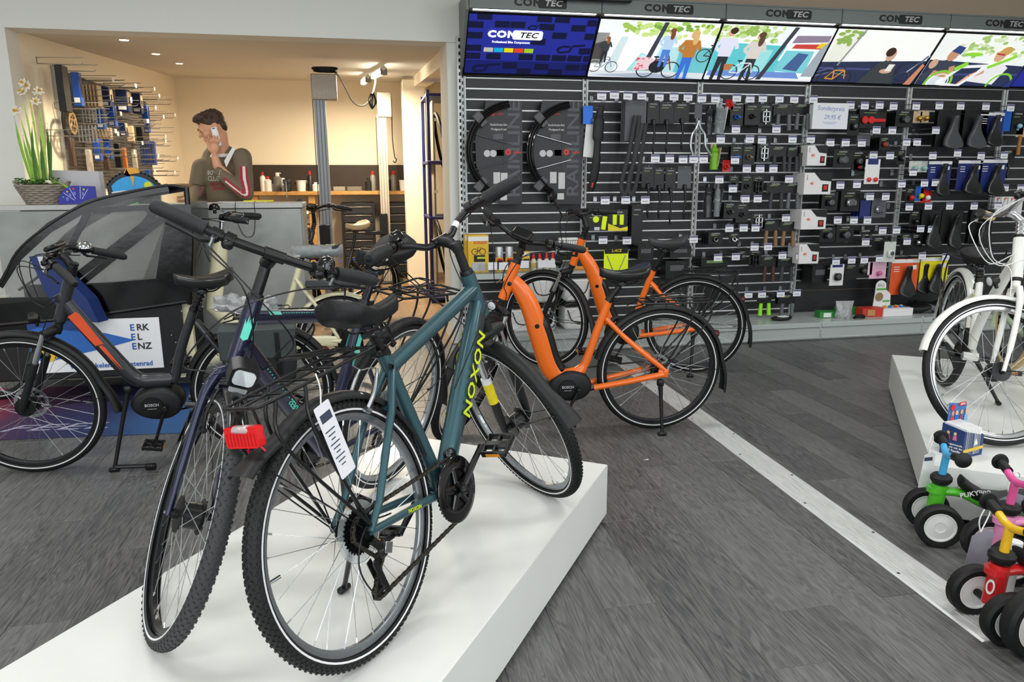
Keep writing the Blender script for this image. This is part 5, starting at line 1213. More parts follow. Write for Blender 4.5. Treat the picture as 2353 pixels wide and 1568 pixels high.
# printed mat
mt = bpy.data.materials.new('printed_mat'); mt.use_nodes = True; nt = mt.node_tree; b = nt.nodes['Principled BSDF']; b.inputs['Roughness'].default_value = .75
tc = nt.nodes.new('ShaderNodeTexCoord'); sx = nt.nodes.new('ShaderNodeSeparateXYZ'); cr = nt.nodes.new('ShaderNodeValToRGB'); mr = nt.nodes.new('ShaderNodeMapRange'); mr.inputs[1].default_value = -.85; mr.inputs[2].default_value = .85
nz = nt.nodes.new('ShaderNodeTexNoise'); nz.inputs['Scale'].default_value = 1.6; ad = nt.nodes.new('ShaderNodeMath'); ad.operation = 'MULTIPLY_ADD'; ad.inputs[1].default_value = .5
nt.links.new(tc.outputs['Object'], sx.inputs[0]); nt.links.new(tc.outputs['Object'], nz.inputs['Vector']); nt.links.new(nz.outputs[0], ad.inputs[0]); nt.links.new(sx.outputs[0], ad.inputs[2]); nt.links.new(ad.outputs[0], mr.inputs[0]); nt.links.new(mr.outputs[0], cr.inputs[0]); nt.links.new(cr.outputs[0], b.inputs['Base Color'])
el = cr.color_ramp.elements; el[0].color = lin('#a02c3e')+[1]; el[0].position = .3; el[1].color = lin('#2f5a90')+[1]; el[1].position = 1.0
for p_, c_ in ((.45, '#54294f'), (.6, '#33264f'), (.78, '#232a58')): e = el.new(p_); e.color = lin(c_)+[1]
mq = thing('printed_mat', 'purple, red and blue printed floor mat under the anthracite bicycle', 'mat', T(-2.55, -1.32, 0) @ rotm('Z', -5))
MB().box((0, 0, .003), (1.62, 1.06, .006), bev=.002).build('mat_sheet', mt, mq)
text('lettering', 'FEEL', .2, mat('mat_lettering', '#a9a6bd', .7), mq, T(.02, -.36, .0066) @ Matrix.Diagonal((1.5, .75, 1, 1)), shear=.35, ext=.0003)
# ================================================================== COUNTER
CONC = mat('concrete_laminate', '#9b9f9d', .6, var=.16, scale=5, bump=.05)
ctr = thing('shop_counter', 'shop counter with a concrete-look front and a pale top', 'counter', T(-2.22, -.38, 0))
MB().box((0, -.16, .58), (1.95, .03, 1.16), bev=.003).build('front_panel', CONC, ctr)
MB().box((.97, .05, .58), (.03, .4, 1.16), bev=.003).build('side_panel', CONC, ctr)
MB().box((0, .02, 1.183), (1.98, .40, .034), bev=.004).build('worktop', mat('counter_top_grey', '#b9bbb8', .45, var=.03), ctr)
MB().box((0, .17, .58), (1.9, .02, 1.15)).build('back_panel', CONC, ctr)
cz = 1.2005
cab = thing('loose_cable', 'thin black cable looping down the front of the counter', 'cable', T(-1.6, -.56, cz))
mb = MB(); pc = [at(u, v, y=-.562)-Vector((-1.6, -.56, cz)) for u, v in ((541, 466), (543, 500), (560, 540), (582, 540), (586, 500), (584, 466))]; mb.tube(spl([pc[0]+Vector((0, .12, .006))]+pc+[pc[-1]+Vector((0, .1, .006))], 8), .0022, 6); mb.build('cable_loop', BLK, cab)
# papers, pen
pp = thing('paper_pad', 'paper pad with a yellow pen lying on the counter before the man', 'paper', T(-1.66, -.36, cz))
for i in range(4): MB().box((random.uniform(-.02, .02), random.uniform(-.01, .01), .001+.0016*i), (.30, .21, .0015), rotm('Z', random.uniform(-8, 8))).build('sheet', WHT, pp, 0)
mb = MB(); mb.tube([(.02, -.09, .012), (.22, -.06, .012)], .006, 8); mb.build('yellow_pen', mat('pen_yellow', '#d7cf2a', .4), pp)
# basket with daffodils
bq = thing('flower_basket', 'woven grey basket with tall daffodils on the counter', 'flower basket', T(-2.94, -.40, cz))
mb = MB(); wk = mat('wicker_grey', '#8d8478', .75, var=.2, scale=60)
for i in range(9):
    z = .008+.0145*i; rr = .088+.006*i; pts = []
    for k in range(48):
        a = 2*math.pi*k/48; w = .006*math.sin(a*12+math.pi*(i % 2)); pts.append(((rr+w)*math.cos(a)*1.15, (rr+w)*math.sin(a)*.8, z))
    mb.tube(pts, .0078, 6, closed=True)
mb.lathe([(0, .004), (.09, .004), (.09, .0), (0, 0)], 24, Matrix.Diagonal((1.1, .8, 1, 1))); mb.build('basket', wk, bq, 60)
for sg in (-1, 1): mb = MB(); mb.tube(spl([(sg*.14, -.03, .12), (sg*.165, -.02, .15), (sg*.168, .02, .15), (sg*.14, .03, .12)], 5), .007, 7); mb.build('handle', wk, bq)
mb = MB(); mb.ell((0, 0, .125), (.14, .1, .02), 16); mb.build('soil', mat('moss_soil', '#2c3018', .9, var=.3, scale=60, bump=.8), bq)
leafm = [mat('leaf_green', '#7fae2f', .5, var=.15), mat('leaf_dark', '#3f6b22', .55, var=.2), mat('leaf_pale', '#a9c85a', .5, var=.1)]
mb = MB()
for i in range(90):
    a = random.random()*6.28; d_ = random.random()**.5; x, y = .13*d_*math.cos(a), .09*d_*math.sin(a)
    mb.ell((x-.02, y-.01, .14+random.uniform(0, .035)), (.013, .009, .003), 6, rotm('X', random.uniform(-50, 50)) @ rotm('Y', random.uniform(-50, 50)))
tag(mb.build('ground_leaves', leafm[1], bq), kind='stuff')
def blade(p0, p1, bend, w, m, nm='leaf'):
    P_ = bez(p0, Vector(p0).lerp(Vector(p1), .35)+Vector(bend), Vector(p0).lerp(Vector(p1), .7)+Vector(bend), p1, 10); mb = MB(); mb.tube(P_, [w*(1-.2*i/10) if i < 8 else w*(.75-.3*(i-7)) for i in range(11)], 6, flat=.25); return mb.build(nm, m, bq, 60)
for (x0, x1, h) in ((-.05, -.12, .46), (-.04, -.06, .38), (-.02, .0, .42), (.0, -.03, .35), (.02, .03, .44), (.03, .06, .40), (.05, .075, .42), (.04, .10, .36), (-.03, -.09, .34), (.01, .04, .30)):
    blade((x0, random.uniform(-.03, .03), .12), (x1, random.uniform(-.04, .04), .12+h), (random.uniform(-.02, .02), 0, 0), .010, leafm[0 if random.random() < .65 else 1])
petal = mat('petal_cream', '#efe9d2', .6); corona = mat('corona_yellow', '#d9a63a', .5)
for (x0, x1, h) in ((-.03, -.085, .50), (-.02, -.05, .62), (.0, -.01, .66), (.03, .05, .60), (.02, .035, .55)):
    blade((x0, 0, .12), (x1, 0, .12+h), (.01, 0, 0), .007, leafm[2], 'stem')
    for q_ in range(2):
        c = Vector((x1+random.uniform(-.025, .03), random.uniform(-.03, .0), .12+h+random.uniform(-.02, .02))); Mx = Matrix.Translation(c) @ rotm('X', 70+random.uniform(-30, 30)) @ rotm('Y', random.uniform(-40, 40))
        mb = MB()
        for k in range(6): a = 60*k; mb.ell((0, 0, 0), (.017, .009, .0015), 8, rotm('Z', a) @ T(.018, 0, 0) @ rotm('Y', -12))
        mb.xf(Mx); f_ = mb.build('flower', petal, bq, 60)
        mb = MB(); mb.lathe([(.005, 0), (.008, .008), (.01, .013), (.008, .012), (.004, .002)], 12, Mx); mb.build('corona', corona, f_)
mb = MB(); mb.tube(spl([(.06, -.05, .13), (.12, -.07, .15), (.19, -.09, .11), (.25, -.1, .06)], 6), [.003]*10+[.008]*6+[.004]*3, 6, flat=.4); mb.build('drooping_leaf', leafm[0], bq)
mb = MB(); mb.ell((.05, -.04, .145), (.028, .022, .018), 10); mb.build('bulb', mat('bulb_white', '#e8e2cc', .5), bq)
# grey screen seen from behind, blue fan stand, tyre advertising stand
mo = thing('pale_screen', 'pale grey screen back standing between the daffodils and the tyre stand', 'screen', T(-2.60, -.30, cz))
mb = MB(); A_ = [at(u, v, y=-.30)-Vector((-2.60, -.30, cz)) for u, v in ((131, 468), (112, 391), (226, 394), (236, 466))]; mb.loft([[p for p in A_], [p+Vector((.02, .03, 0)) for p in A_]]); mb.build('screen_back', mat('screen_grey', '#b9b9bd', .45, var=.03), mo, 0)
mb = MB(); mb.box((.05, .05, .004), (.16, .1, .008), bev=.003); mb.build('screen_foot', mat('screen_grey', '#b9b9bd', .45), mo)
fs = thing('fan_display', 'blue fan-shaped chart stand with coloured dots on the counter', 'stand', T(-2.68, -.49, cz))
pts = [(-.13, .004)]+[(-.02-.115*math.cos(R_(a)), .005+.12*math.sin(R_(a))) for a in range(0, 100, 8)]+[(.10, .12), (.10, .004)]
mb = MB(); mb.prism(pts, .012, basis((0, 0, 0), (1, 0, 0), (0, 0, 1))); f_ = mb.build('blue_board', mat('stand_blue', '#22289a', .4), fs, 0)
for i, c in enumerate(('#2fae6b', '#d8c22c', '#d64a6a', '#e6d23a')): 
    a = R_(25+28*i); mb = MB(); mb.lathe([(0, 0), (.006, 0), (.006, .001), (0, .001)], 12, T(-.02-.09*math.cos(a)+.02*(i > 2), -.0131, .01+.095*math.sin(a)) @ rotm('X', 90)); mb.build('colour_dot', hexm(c, .4), f_)
    mb = MB(); mb.box((-.02-.065*math.cos(a)+.02*(i > 2), -.0128, .01+.065*math.sin(a)), (.014, .0006, .022)); mb.build('chart_symbol', hexm('#6a74c8', .4), f_, 0)
    mb = MB(); a2 = R_(39+28*i); mb.box((-.02-.06*math.cos(a2)+.02*(i > 1), -.0128, .01+.07*math.sin(a2)), (.003, .0006, .08), Matrix.Rotation(a2-R_(90), 4, 'Y')); mb.build('divider', hexm('#d8dadf', .4), f_, 0)
ts = thing('tyre_stand', 'tyre-shaped advertising stand reading Unplattbar fuer alle, on the counter', 'advertising stand', T(-2.355, -.42, cz))
def arcp(r0, a0, a1, n=20, cx=0, cy=0): return [(cx+r0*math.cos(R_(a0+(a1-a0)*i/n)), cy+r0*math.sin(R_(a0+(a1-a0)*i/n))) for i in range(n+1)]
MT = basis((0, 0, 0), (1, 0, 0), (0, 0, 1))
mb = MB(); mb.prism([(-.165, 0), (.165, 0)]+arcp(.2, 32, 148, 24, 0, .02), .02, MT)
for k in range(15): a = 34+8*k; mb.box((0, 0, 0), (.018, .02, .012), T(.2*math.cos(R_(a)), -.01, .02+.2*math.sin(R_(a))) @ rotm('Y', 90-a))
b1 = mb.build('tyre_board', mat('stand_black', '#26282b', .5), ts, 0)
mb = MB(); mb.prism(arcp(.178, 38, 142, 20, 0, .01)+[(-.135, .08), (0, .095), (.135, .08)], .002, T(0, -.0205, 0) @ MT); mb.build('blue_band', hexm('#2f9fe0', .45), b1, 0)
mb = MB(); mb.prism([(-.145, .078)]+[(x, .094-.7*x*x) for x in np.linspace(-.14, .14, 12)]+[(.145, .072)]+[(x, .086-.7*x*x) for x in np.linspace(.14, -.14, 12)], .002, T(0, -.022, 0) @ MT); mb.build('white_band', hexm('#dfe4e6', .45), b1, 0)
mb = MB(); mb.prism([(-.05, .195)]+arcp(.055, 20, 160, 12, 0, .19)+[(-.012, .185), (0, .115), (.012, .185)], .024, T(0, -.004, 0) @ MT); mb.build('orange_pin', mat('pin_orange', '#e5a12a', .4), ts, 30)
mb = MB(); mb.prism(arcp(.026, 0, 345, 22, .095, .125), .002, T(0, -.023, 0) @ MT); mb.build('yellow_badge', hexm('#d5d819', .45), b1, 0)
text('lettering', 'Unplattbar f\u00fcr alle.', .034, hexm('#f0f2f2', .5), b1, T(0, -.0222, .058) @ MT @ Matrix.Diagonal((.92, 1, 1, 1)), bold=True)
gl = MB(); gl.box((-.035, -.035, .02), (.12, .02, .05), rotm('X', -15), bev=.002); gl.build('green_leaflets', mat('leaflet_green', '#4fae3f', .5), ts, 0)
# ================================================================== MAN BEHIND THE COUNTER
SKIN = mat('skin', '#d39a78', .5, var=.06, scale=40)
KNIT = mat('khaki_sweater', '#6f6350', .85, var=.1, scale=300, bump=.3)
HAIRM = mat('brown_hair', '#3f2b1d', .6, var=.3, scale=120, bump=.6, stretch=(1, 1, .3))
def organic(name, mb, m, parent, vox=.006, it=6):
    o = mb.build(name, m, parent, 180)
    r = o.modifiers.new('remesh', 'REMESH'); r.mode = 'VOXEL'; r.voxel_size = vox; r.use_smooth_shade = True
    s = o.modifiers.new('smooth', 'SMOOTH'); s.factor = .5; s.iterations = it
    return o
def cap(mb, a, b, r0, r1, n=12):
    a, b = Vector(a), Vector(b); k = 4; mb.tube([a.lerp(b, i/k) for i in range(k+1)], [r0+(r1-r0)*i/k for i in range(k+1)], n); mb.ell(a, (r0, r0, r0), n); mb.ell(b, (r1, r1, r1), n)
def man():
    Yb = .06
    o0 = Vector((at(505, 460, y=Yb).x, Yb, 0)); W = lambda u, v, y=Yb: at(u, v, y=y)-o0
    # skin: head, neck, both hands in one continuous mesh
    mb = MB()
    hc = W(487, 293, .02)
    th = -24          # head tilted down to the left
    H = Matrix.Translation(hc) @ rotm('Z', 14) @ rotm('Y', th)   # local -x = face forward
    mb.ell((0, 0, 0), (.092, .074, .105), 20, None); s0 = 0
    mb.ell((.018, 0, .028), (.088, .076, .085), 18); mb.ell((-.038, 0, -.055), (.056, .05, .062), 14); mb.ell((-.062, 0, -.095), (.026, .026, .02), 10)
    mb.ell((-.097, 0, -.012), (.016, .012, .02), 8, rotm('Y', 25)); mb.ell((-.106, 0, -.026), (.014, .013, .011), 8)
    mb.ell((-.088, 0, .026), (.016, .05, .011), 10); mb.ell((-.088, 0, -.062), (.014, .024, .006), 8); mb.ell((-.086, 0, -.074), (.013, .021, .006), 8)
    for sg in (-1, 1): mb.ell((-.082, sg*.033, .006), (.012, .016, .010), 8); mb.ell((-.06, sg*.045, -.03), (.03, .02, .028), 8); mb.ell((.018, sg*.076, -.006), (.022, .01, .032), 8)
    mb.xf(H)
    cap(mb, H @ Vector((.03, 0, -.05)), W(512, 362, .05), .056, .058)
    # left hand at the ear holding the phone (image right), wrist below it
    wr = W(494, 362, -.1); pal = W(492, 341, -.097)
    cap(mb, W(500, 382, -.105), wr, .034, .027); mb.ell(pal, (.036, .022, .046), 12, rotm('Y', 12))
    for i, (u, v) in enumerate(((481, 314), (488, 308), (496, 309), (503, 315))):
        b0 = pal+Vector((-.026+.017*i, -.006, .03)); e = W(u+4, v+4, -.110); k_ = b0.lerp(e, .5)+Vector((0, -.018, 0)); cap(mb, b0, k_, .0095, .009, 8); cap(mb, k_, e, .009, .0075, 8)
    t0 = pal+Vector((-.034, 0, -.01)); cap(mb, t0, W(477, 328, -.09), .011, .010, 8); cap(mb, W(477, 328, -.09), W(480, 314, -.09), .010, .008, 8)
    nk_ = W(512, 362, .05); cap(mb, nk_, W(545, 372, -.0), .04, .03); cap(mb, W(545, 372, 0), W(563, 440, -.13), .03, .028); cap(mb, W(563, 440, -.13), W(500, 382, -.105), .028, .03); cap(mb, nk_, W(468, 388, .06), .04, .03); cap(mb, W(468, 388, .06), W(449, 440, 0), .03, .026); cap(mb, W(449, 440, 0), W(438, 455, -.18), .026, .024)
    # right hand resting on the counter
    rh = W(438, 455, -.18); mb.ell(rh, (.045, .03, .028), 10)
    for i in range(4): cap(mb, rh+Vector((-.03, -.02+.014*i, 0)), rh+Vector((-.085, -.03+.018*i, -.02)), .009, .0075, 8)
    cap(mb, rh+Vector((-.01, -.03, 0)), rh+Vector((-.05, -.055, -.012)), .010, .008, 8)
    body = organic('person', mb, SKIN, None, .0045, 4); body.location = o0
    tag(body, 'man in a khaki sweater with a white collar, phoning behind the counter', 'person')
    # hair
    mb = MB(); mb.ell((.022, 0, .045), (.096, .083, .083), 18); mb.ell((-.045, 0, .098), (.055, .062, .028), 12); mb.ell((-.075, .0, .088), (.03, .05, .022), 10); mb.ell((.075, 0, -.01), (.035, .07, .055), 12)
    for i in range(46):
        a = random.uniform(0, 6.28); e = random.uniform(.2, 1.2); d_ = Vector((math.cos(a)*math.cos(e), math.sin(a)*math.cos(e), math.sin(e))); p = Vector((.015+d_.x*.095, d_.y*.083, .042+d_.z*.085))
        mb.ell(p, (.022, .012, .008), 6, rotm('Z', math.degrees(a)+random.uniform(-50, 50)) @ rotm('Y', random.uniform(-30, 30)))
    mb.xf(H); organic('hair', mb, HAIRM, body, .006, 2)
    mb = MB()
    for sg in (-1, 1): mb.box((-.099, sg*.03, .018), (.006, .026, .005), rotm('X', sg*6))
    mb.xf(H); mb.build('eyebrows', HAIRM, body)
    for sg in (-1, 1):
        mb = MB(); mb.ell((-.091, sg*.031, .003), (.005, .011, .0045), 8); mb.xf(H); mb.build('eye', mat('eye_dark', '#2a1c16', .2), body)
    # sweater
    mb = MB(); c = W(512, 430)
    for z, rx, ry, dx in ((-.62, .155, .115, .0), (-.45, .16, .12, .0), (-.28, .165, .12, 0), (-.12, .17, .122, 0), (.02, .185, .118, .0), (.10, .19, .105, 0), (.155, .15, .085, 0), (.195, .085, .07, 0)):
        mb.ell((c.x+dx, .02, c.z+z+.05), (rx, ry, .12), 18, rotm('Z', -18))
    shL = W(563, 362, -.03); elL = W(566, 445, -.15); wrL = W(505, 398, -.118)
    cap(mb, shL+Vector((-.02, 0, 0)), elL, .072, .056); cap(mb, elL, wrL, .055, .043)
    shR = W(462, 385, .06); elR = W(449, 440, .0); cap(mb, shR, elR, .068, .056); cap(mb, elR, W(441, 455, -.12), .052, .04)
    sw = organic('sweater', mb, KNIT, body, .009, 8)
    mb = MB(); mb.tube([wrL+(wrL-elL).normalized()*.0, wrL+(wrL-elL).normalized()*.03], [.045, .041], 16); mb.build('cuff', KNIT, body)
    # white collar
    colm = mat('shirt_collar', '#e3e3de', .7, var=.03)
    nk = W(512, 358, .04)
    mb = MB()
    for sg, pts in ((1, [(536, 335), (540, 345), (520, 385), (515, 370)]), (-1, [(488, 350), (492, 345), (486, 362), (482, 360)])):
        y = -.055 if sg > 0 else -.075
        A_ = [W(u, v, y+(.0 if i < 2 else -.035)) for i, (u, v) in enumerate(pts)]; mb = MB(); mb.loft([A_, [p+Vector((0, .008, 0)) for p in A_]]); mb.build('shirt_collar', colm, body, 0)
    mb = MB(); mb.tube([nk+Vector((.062*math.cos(a), .062*math.sin(a), .012*math.sin(a)+.01)) for a in np.linspace(0, 6.2832, 25)[:-1]], .014, 8, closed=True, flat=1); mb.build('collar_band', colm, body)
    # lettering and sleeve stripes wrapped on the sweater
    def wrap(o, off=.004):
        k = o.modifiers.new('wrap', 'SHRINKWRAP'); k.target = sw; k.offset = off; k.wrap_method = 'NEAREST_SURFACEPOINT'; return o
    def press(o):
        k = o.modifiers.new('wrap', 'SHRINKWRAP'); k.target = sw; k.offset = .003; k.wrap_method = 'PROJECT'; k.use_project_z = True; k.use_negative_direction = True; k.use_positive_direction = False; return o
    tw, tr = mat('sweater_print_white', '#c4bfb4', .8), mat('sweater_print_red', '#a32b35', .8)
    ax = Vector((math.cos(R_(-18)), math.sin(R_(-18)), 0))
    for s_, v, sz, m_ in (('BOYKOTT', 397, .046, tw), ('CLUB OF', 411, .05, tw), ('NEW ORP', 424, .036, tr), ('DEPART', 434, .034, tr)):
        p = W(479, v, -.16); press(text('lettering', s_, sz, m_, body, basis(p, ax, (0, 0, 1)) @ Matrix.Diagonal((.78, 1, 1, 1)), ext=.0, bold=True))
    for k_, (m_, off) in enumerate(((mat('stripe_red', '#a02a38', .8), -.022), (mat('stripe_white', '#d9d4ca', .8), .0), (mat('stripe_red', '#a02a38', .8), .022))):
        mb = MB(); pts = [shL.lerp(elL, .25)+Vector((.0, -.075, 0)), shL.lerp(elL, .6)+Vector((.0, -.065, 0)), elL+Vector((.01, -.06, -.012)), elL.lerp(wrL, .4)+Vector((0, -.05, -.022)), elL.lerp(wrL, .75)+Vector((0, -.045, -.02))]
        ofs = [Vector((off, 0, 0)), Vector((off, 0, 0)), Vector((off*.7, 0, -off*.7)), Vector((off*.3, 0, -off)), Vector((off*.3, 0, -off))]
        mb.tube(spl([p+q for p, q in zip(pts, ofs)], 6), .0105, 6, flat=.4); wrap(mb.build('sleeve_stripe', m_, body), .002)
    # trousers to the floor behind the counter
    mb = MB(); cap(mb, (c.x-.07, .05, .85), (c.x-.08, .05, .09), .085, .055); cap(mb, (c.x+.08, .03, .85), (c.x+.09, .03, .09), .085, .055); mb.ell((c.x, .04, .86), (.17, .12, .13), 14); organic('trousers', mb, mat('jeans', '#2c3550', .8, var=.1), body, .012, 5)
    for x in (-.08, .09): mb = MB(); mb.ell((c.x+x-.05, .03, .045), (.13, .05, .045), 12); mb.build('shoe', BLK, body)
    # ring and phone
    ph = thing('phone', 'white cordless phone held at the man\'s ear', 'phone', Matrix.Translation(o0+W(498, 318, -.082)) @ rotm('Y', -12) @ rotm('X', -4))
    MB().box((0, 0, .012), (.046, .022, .14), bev=.008).build('phone_body', mat('phone_white', '#e6e6e2', .4), ph)
    MB().box((.0, -.0115, .07), (.02, .001, .006)).build('phone_slot', BLK, ph, 0)
man()
# ================================================================== WORKSHOP
WY0 = 4.55
bench = thing('workbench', 'long pine workbench with a dark back panel along the workshop wall', 'workbench', T(-1.6, 4.75, 0))
MB().box((0, 0, 1.195), (3.0, .62, .05), bev=.004).build('bench_top', BENCHM, bench)
MB().box((.25, .27, 1.40), (2.6, .02, .36)).build('back_panel', mat('dark_back_panel', '#33291f', .6, var=.15, scale=8), bench, 0)
for x in (-1.3, -.62, .12): 
    MB().box((x, -.22, .585), (.09, .09, 1.17), bev=.004).build('bench_leg', BENCHM, bench)
for z in (.35, .75, .98): MB().box((-.25, 0, z), (.66, .5, .03), bev=.003).build('bench_shelf', BENCHM, bench)
bpk = mat('brown_carton', '#9a7247', .75, var=.1)
for i, (u, v, w, h) in enumerate(((705, 487, .16, .14), (700, 535, .2, .1), (712, 560, .12, .16))):
    q_ = at(u, v, y=4.5); b = thing('small_carton', ['brown carton with a white label under the workbench', 'dark carton on the lower bench shelf', 'brown carton low under the workbench'][i], 'carton', q_)
    MB().box((0, .1, 0), (w, .2, h), bev=.003).build('carton_body', bpk if i != 1 else BLKM, b); MB().box((0, -.001, -.01), (.05, .002, .035)).build('label', WHT, b, 0)
def cabinet(label, x0, x1, ztop, txt):
    c = thing('tool_cabinet', label, 'tool cabinet', T((x0+x1)/2, 4.62, 0)); w = x1-x0
    MB().box((0, .1, ztop/2+.04), (w, .5, ztop-.08), bev=.006).build('cabinet_body', mat('cabinet_black', '#1a1a1b', .45), c)
    n = 8; hh = (ztop-.14)/n
    for i in range(n):
        d = MB().box((0, -.155, .1+hh*(i+.5)), (w-.06, .02, hh-.012), bev=.004).build('drawer', mat('cabinet_drawer', '#252526', .4), c)
        MB().box((0, -.168, .1+hh*(i+.86)), (w-.1, .014, .014), bev=.004).build('drawer_pull', mat('drawer_trim', '#8c8478', .35, .6), d)
    text('lettering', txt, .085, mat('tools_blue', '#2f5fd0', .4), c, basis((-.02, -.167, .1+hh*1.45), (1, 0, 0), (0, 0, 1)), bold=True)
    mb = MB(); mb.prism([(0, 0), (.05, .04), (0, .08), (.02, .04)], .002, basis((-.30, -.167, .1+hh*1.15), (1, 0, 0), (0, 0, 1))); mb.build('tools_logo', mat('tools_blue', '#2f5fd0', .4), c, 0)
cabinet('wide black tool cabinet with eight drawers under the workbench', at(790, 600, y=4.55).x, at(866, 600, y=4.55).x, 1.06, 'TOOLS')
cabinet('black tool cabinet behind the cream column', at(890, 600, y=4.55).x, at(952, 600, y=4.55).x, 1.06, 'TOOLS')
canm = [mat('can_white', '#d9d7d0', .35), mat('can_black', '#1d1d1e', .35), mat('can_grey', '#6d6c68', .35), mat('cap_red', '#b3211f', .4), mat('bottle_yellow', '#d9b52c', .4)]
def can(u, h, r, m, capm, label, v=443, nozzle=False, y=4.62):
    p = at(u, v, y=y); p.z = 1.2205; t = thing('spray_can', label, 'can', p)
    mb = MB(); mb.lathe([(0, 0), (r, 0), (r, h*.72), (r*.55, h*.8), (r*.45, h*.82), (0, h*.82)], 16); mb.build('can_body', m, t)
    mb = MB(); mb.lathe([(0, h*.8), (r*.5, h*.8), (r*.45, h), (0, h)], 12); 
    if nozzle: mb.box((.02, 0, h*.96), (.06, .012, .012), bev=.003)
    mb.build('can_cap', capm, t)
can(606, .26, .036, canm[0], canm[3], 'white bottle with a red cap, leftmost on the workbench')
can(617, .2, .05, canm[0], canm[3], 'wide white can with a red spout beside the white bottle')
can(640, .25, .055, canm[2], canm[0], 'grey oil can with a pale lid in the middle of the bench', nozzle=True)
can(652, .22, .034, canm[0], canm[1], 'slim pale can right of the grey oil can')
can(714, .27, .036, canm[1], canm[3], 'black spray can with a red cap left of the first lift post')
can(726, .12, .05, canm[0], canm[0], 'low round white tub touching the first lift post')
can(858, .27, .038, canm[2], canm[3], 'tall grey spray can with a red tip left of the second lift post')
can(848, .18, .05, canm[1], canm[1], 'dark cup with tools left of the tall spray can')
can(894, .2, .034, canm[1], canm[2], 'short dark can right of the second lift post')
can(905, .27, .038, canm[2], canm[3], 'tall silver spray can with a red nozzle beside the cream column', nozzle=True)
p = at(693, 443, y=4.55); p.z = 1.2205; t = thing('white_bucket', 'small white bucket with a lid on the workbench', 'bucket', p); mb = MB(); mb.lathe([(0, 0), (.055, 0), (.065, .13), (.07, .13), (.07, .145), (0, .145)], 20); mb.build('bucket', canm[0], t)
p = at(928, 443, y=4.55); p.z = 1.2205; t = thing('white_bucket', 'white bucket at the right end of the workbench', 'bucket', p); mb = MB(); mb.lathe([(0, 0), (.05, 0), (.06, .13), (.065, .13), (.065, .145), (0, .145)], 20); mb.build('bucket', canm[0], t)
p = at(662, 443, y=4.5); p.z = 1.2205; t = thing('bench_vise', 'dark bench vise clamped to the workbench front', 'vise', p)
mb = MB(); mb.box((0, 0, .05), (.08, .14, .1), bev=.01); mb.box((0, -.02, .13), (.1, .06, .06), bev=.008); mb.box((0, -.1, .13), (.1, .04, .06), bev=.008); mb.tube([(0, .1, .13), (0, -.2, .13)], .015, 10); mb.build('vise_body', STEEL, t)
mb = MB(); mb.tube([(0, -.2, .13), (0, -.2, -.08)], .007, 8); mb.build('vise_handle', ALU, t)
mb = MB(); mb.tube([(.02, .0, .2), (.2, .0, .21)], .022, 10); mb.tube([(.2, 0, .21), (.26, 0, .21)], .008, 8); mb.box((.08, 0, .15), (.04, .04, .12), bev=.01); ob = mb.build('power_drill', mat('drill_olive', '#4b4a36', .5), None); ob.location = p+Vector((.06, .1, .0)); ob.location.z = 1.2205-.09+.0; tag(ob, 'drill lying behind the bench vise', 'drill')
for i, (u, w, c, lab) in enumerate(((755, .1, '#3a3530', 'dark tool tray right of the first lift post'), (780, .16, '#8a8478', 'small pale tool rack along the bench panel'), (815, .2, '#6a655c', 'flat grey tool set on the bench'), (560, .16, '#c9c6bf', 'white box behind the man on the bench'), (627, .1, '#d5d0c2', 'small white box between the white cans'))):
    p = at(u, 443, y=4.7); p.z = 1.2205; t = thing('bench_box', lab, 'box', p); MB().box((0, 0, .03+.02*(i > 2)), (w, .1, .06+.04*(i > 2)), bev=.004).build('box_body', hexm(c, .6), t)
    for k in range(3): mb = MB(); mb.tube([(-w*.3+w*.3*k, 0, .05), (-w*.3+w*.3*k, .0, .085+.02*(i > 2))], .006, 6); mb.build('tool_tip', STEEL, t)
# lifting posts
def lift(label, x0, x1, y, ztop, hx0, hx1, hz0, hz1, cold=True):
    t = thing('lift_post', label, 'bicycle lift', T((x0+x1)/2, y, 0)); w = x1-x0; m_ = mat('lift_aluminium' if cold else 'lift_aluminium_warm', '#9aa2a8' if cold else '#b9ae9c', .4, .25)
    MB().box((0, 0, ztop/2), (w, w, ztop), bev=.004).build('post', m_, t)
    for x in (-w*.3, 0, w*.3): MB().box((x, -w/2-.001, ztop/2), (w*.07, .003, ztop-.02)).build('groove', mat('groove_grey', '#6b7278', .5), t, 0)
    xm = (hx0+hx1)/2-(x0+x1)/2
    MB().box((xm, -.02, (hz0+hz1)/2), (hx1-hx0, .12, hz1-hz0), bev=.006).build('drive_box', mat('zinc_box', '#9c9488', .4, .5, var=.08), t)
    for dx in (-.018, .018):
        for dz in (.02, .055): mb = MB(); mb.lathe([(0, 0), (.006, 0), (.005, .004), (0, .005)], 10, T(xm-.02+dx, -.081, hz0+dz) @ rotm('X', 90)); mb.build('box_bolt', WHT, t)
    mb = MB(); mb.tube([(-w*.62, -.02, hz0), (-w*.62, -.02, .6)], .004, 6); mb.build('lift_cable', BLK, t)
    MB().box((-w*.2, -w*.5-.03, .72), (.1, .05, .42), bev=.006).build('lift_carriage', BLK, t)
    MB().box((-w*.2-.12, -w*.5-.06, .68), (.26, .04, .05), bev=.006).build('clamp_arm', BLK, t)
    return t
l1 = lift('aluminium bicycle lift post with a zinc drive box, right of the counter', at(722, 235, y=1.6).x, at(748, 235, y=1.6).x, 1.6, 2.2, at(716, 200, y=1.6).x, at(774, 200, y=1.6).x, at(745, 231, y=1.6).z, at(745, 172, y=1.6).z)
l2 = lift('pale lift post standing farther back before the tool cabinets', at(866, 270, y=4.1).x, at(887, 270, y=4.1).x, 4.1, 2.2, at(866, 230, y=4.1).x, at(898, 230, y=4.1).x, at(880, 270, y=4.1).z, at(880, 213, y=4.1).z, False)
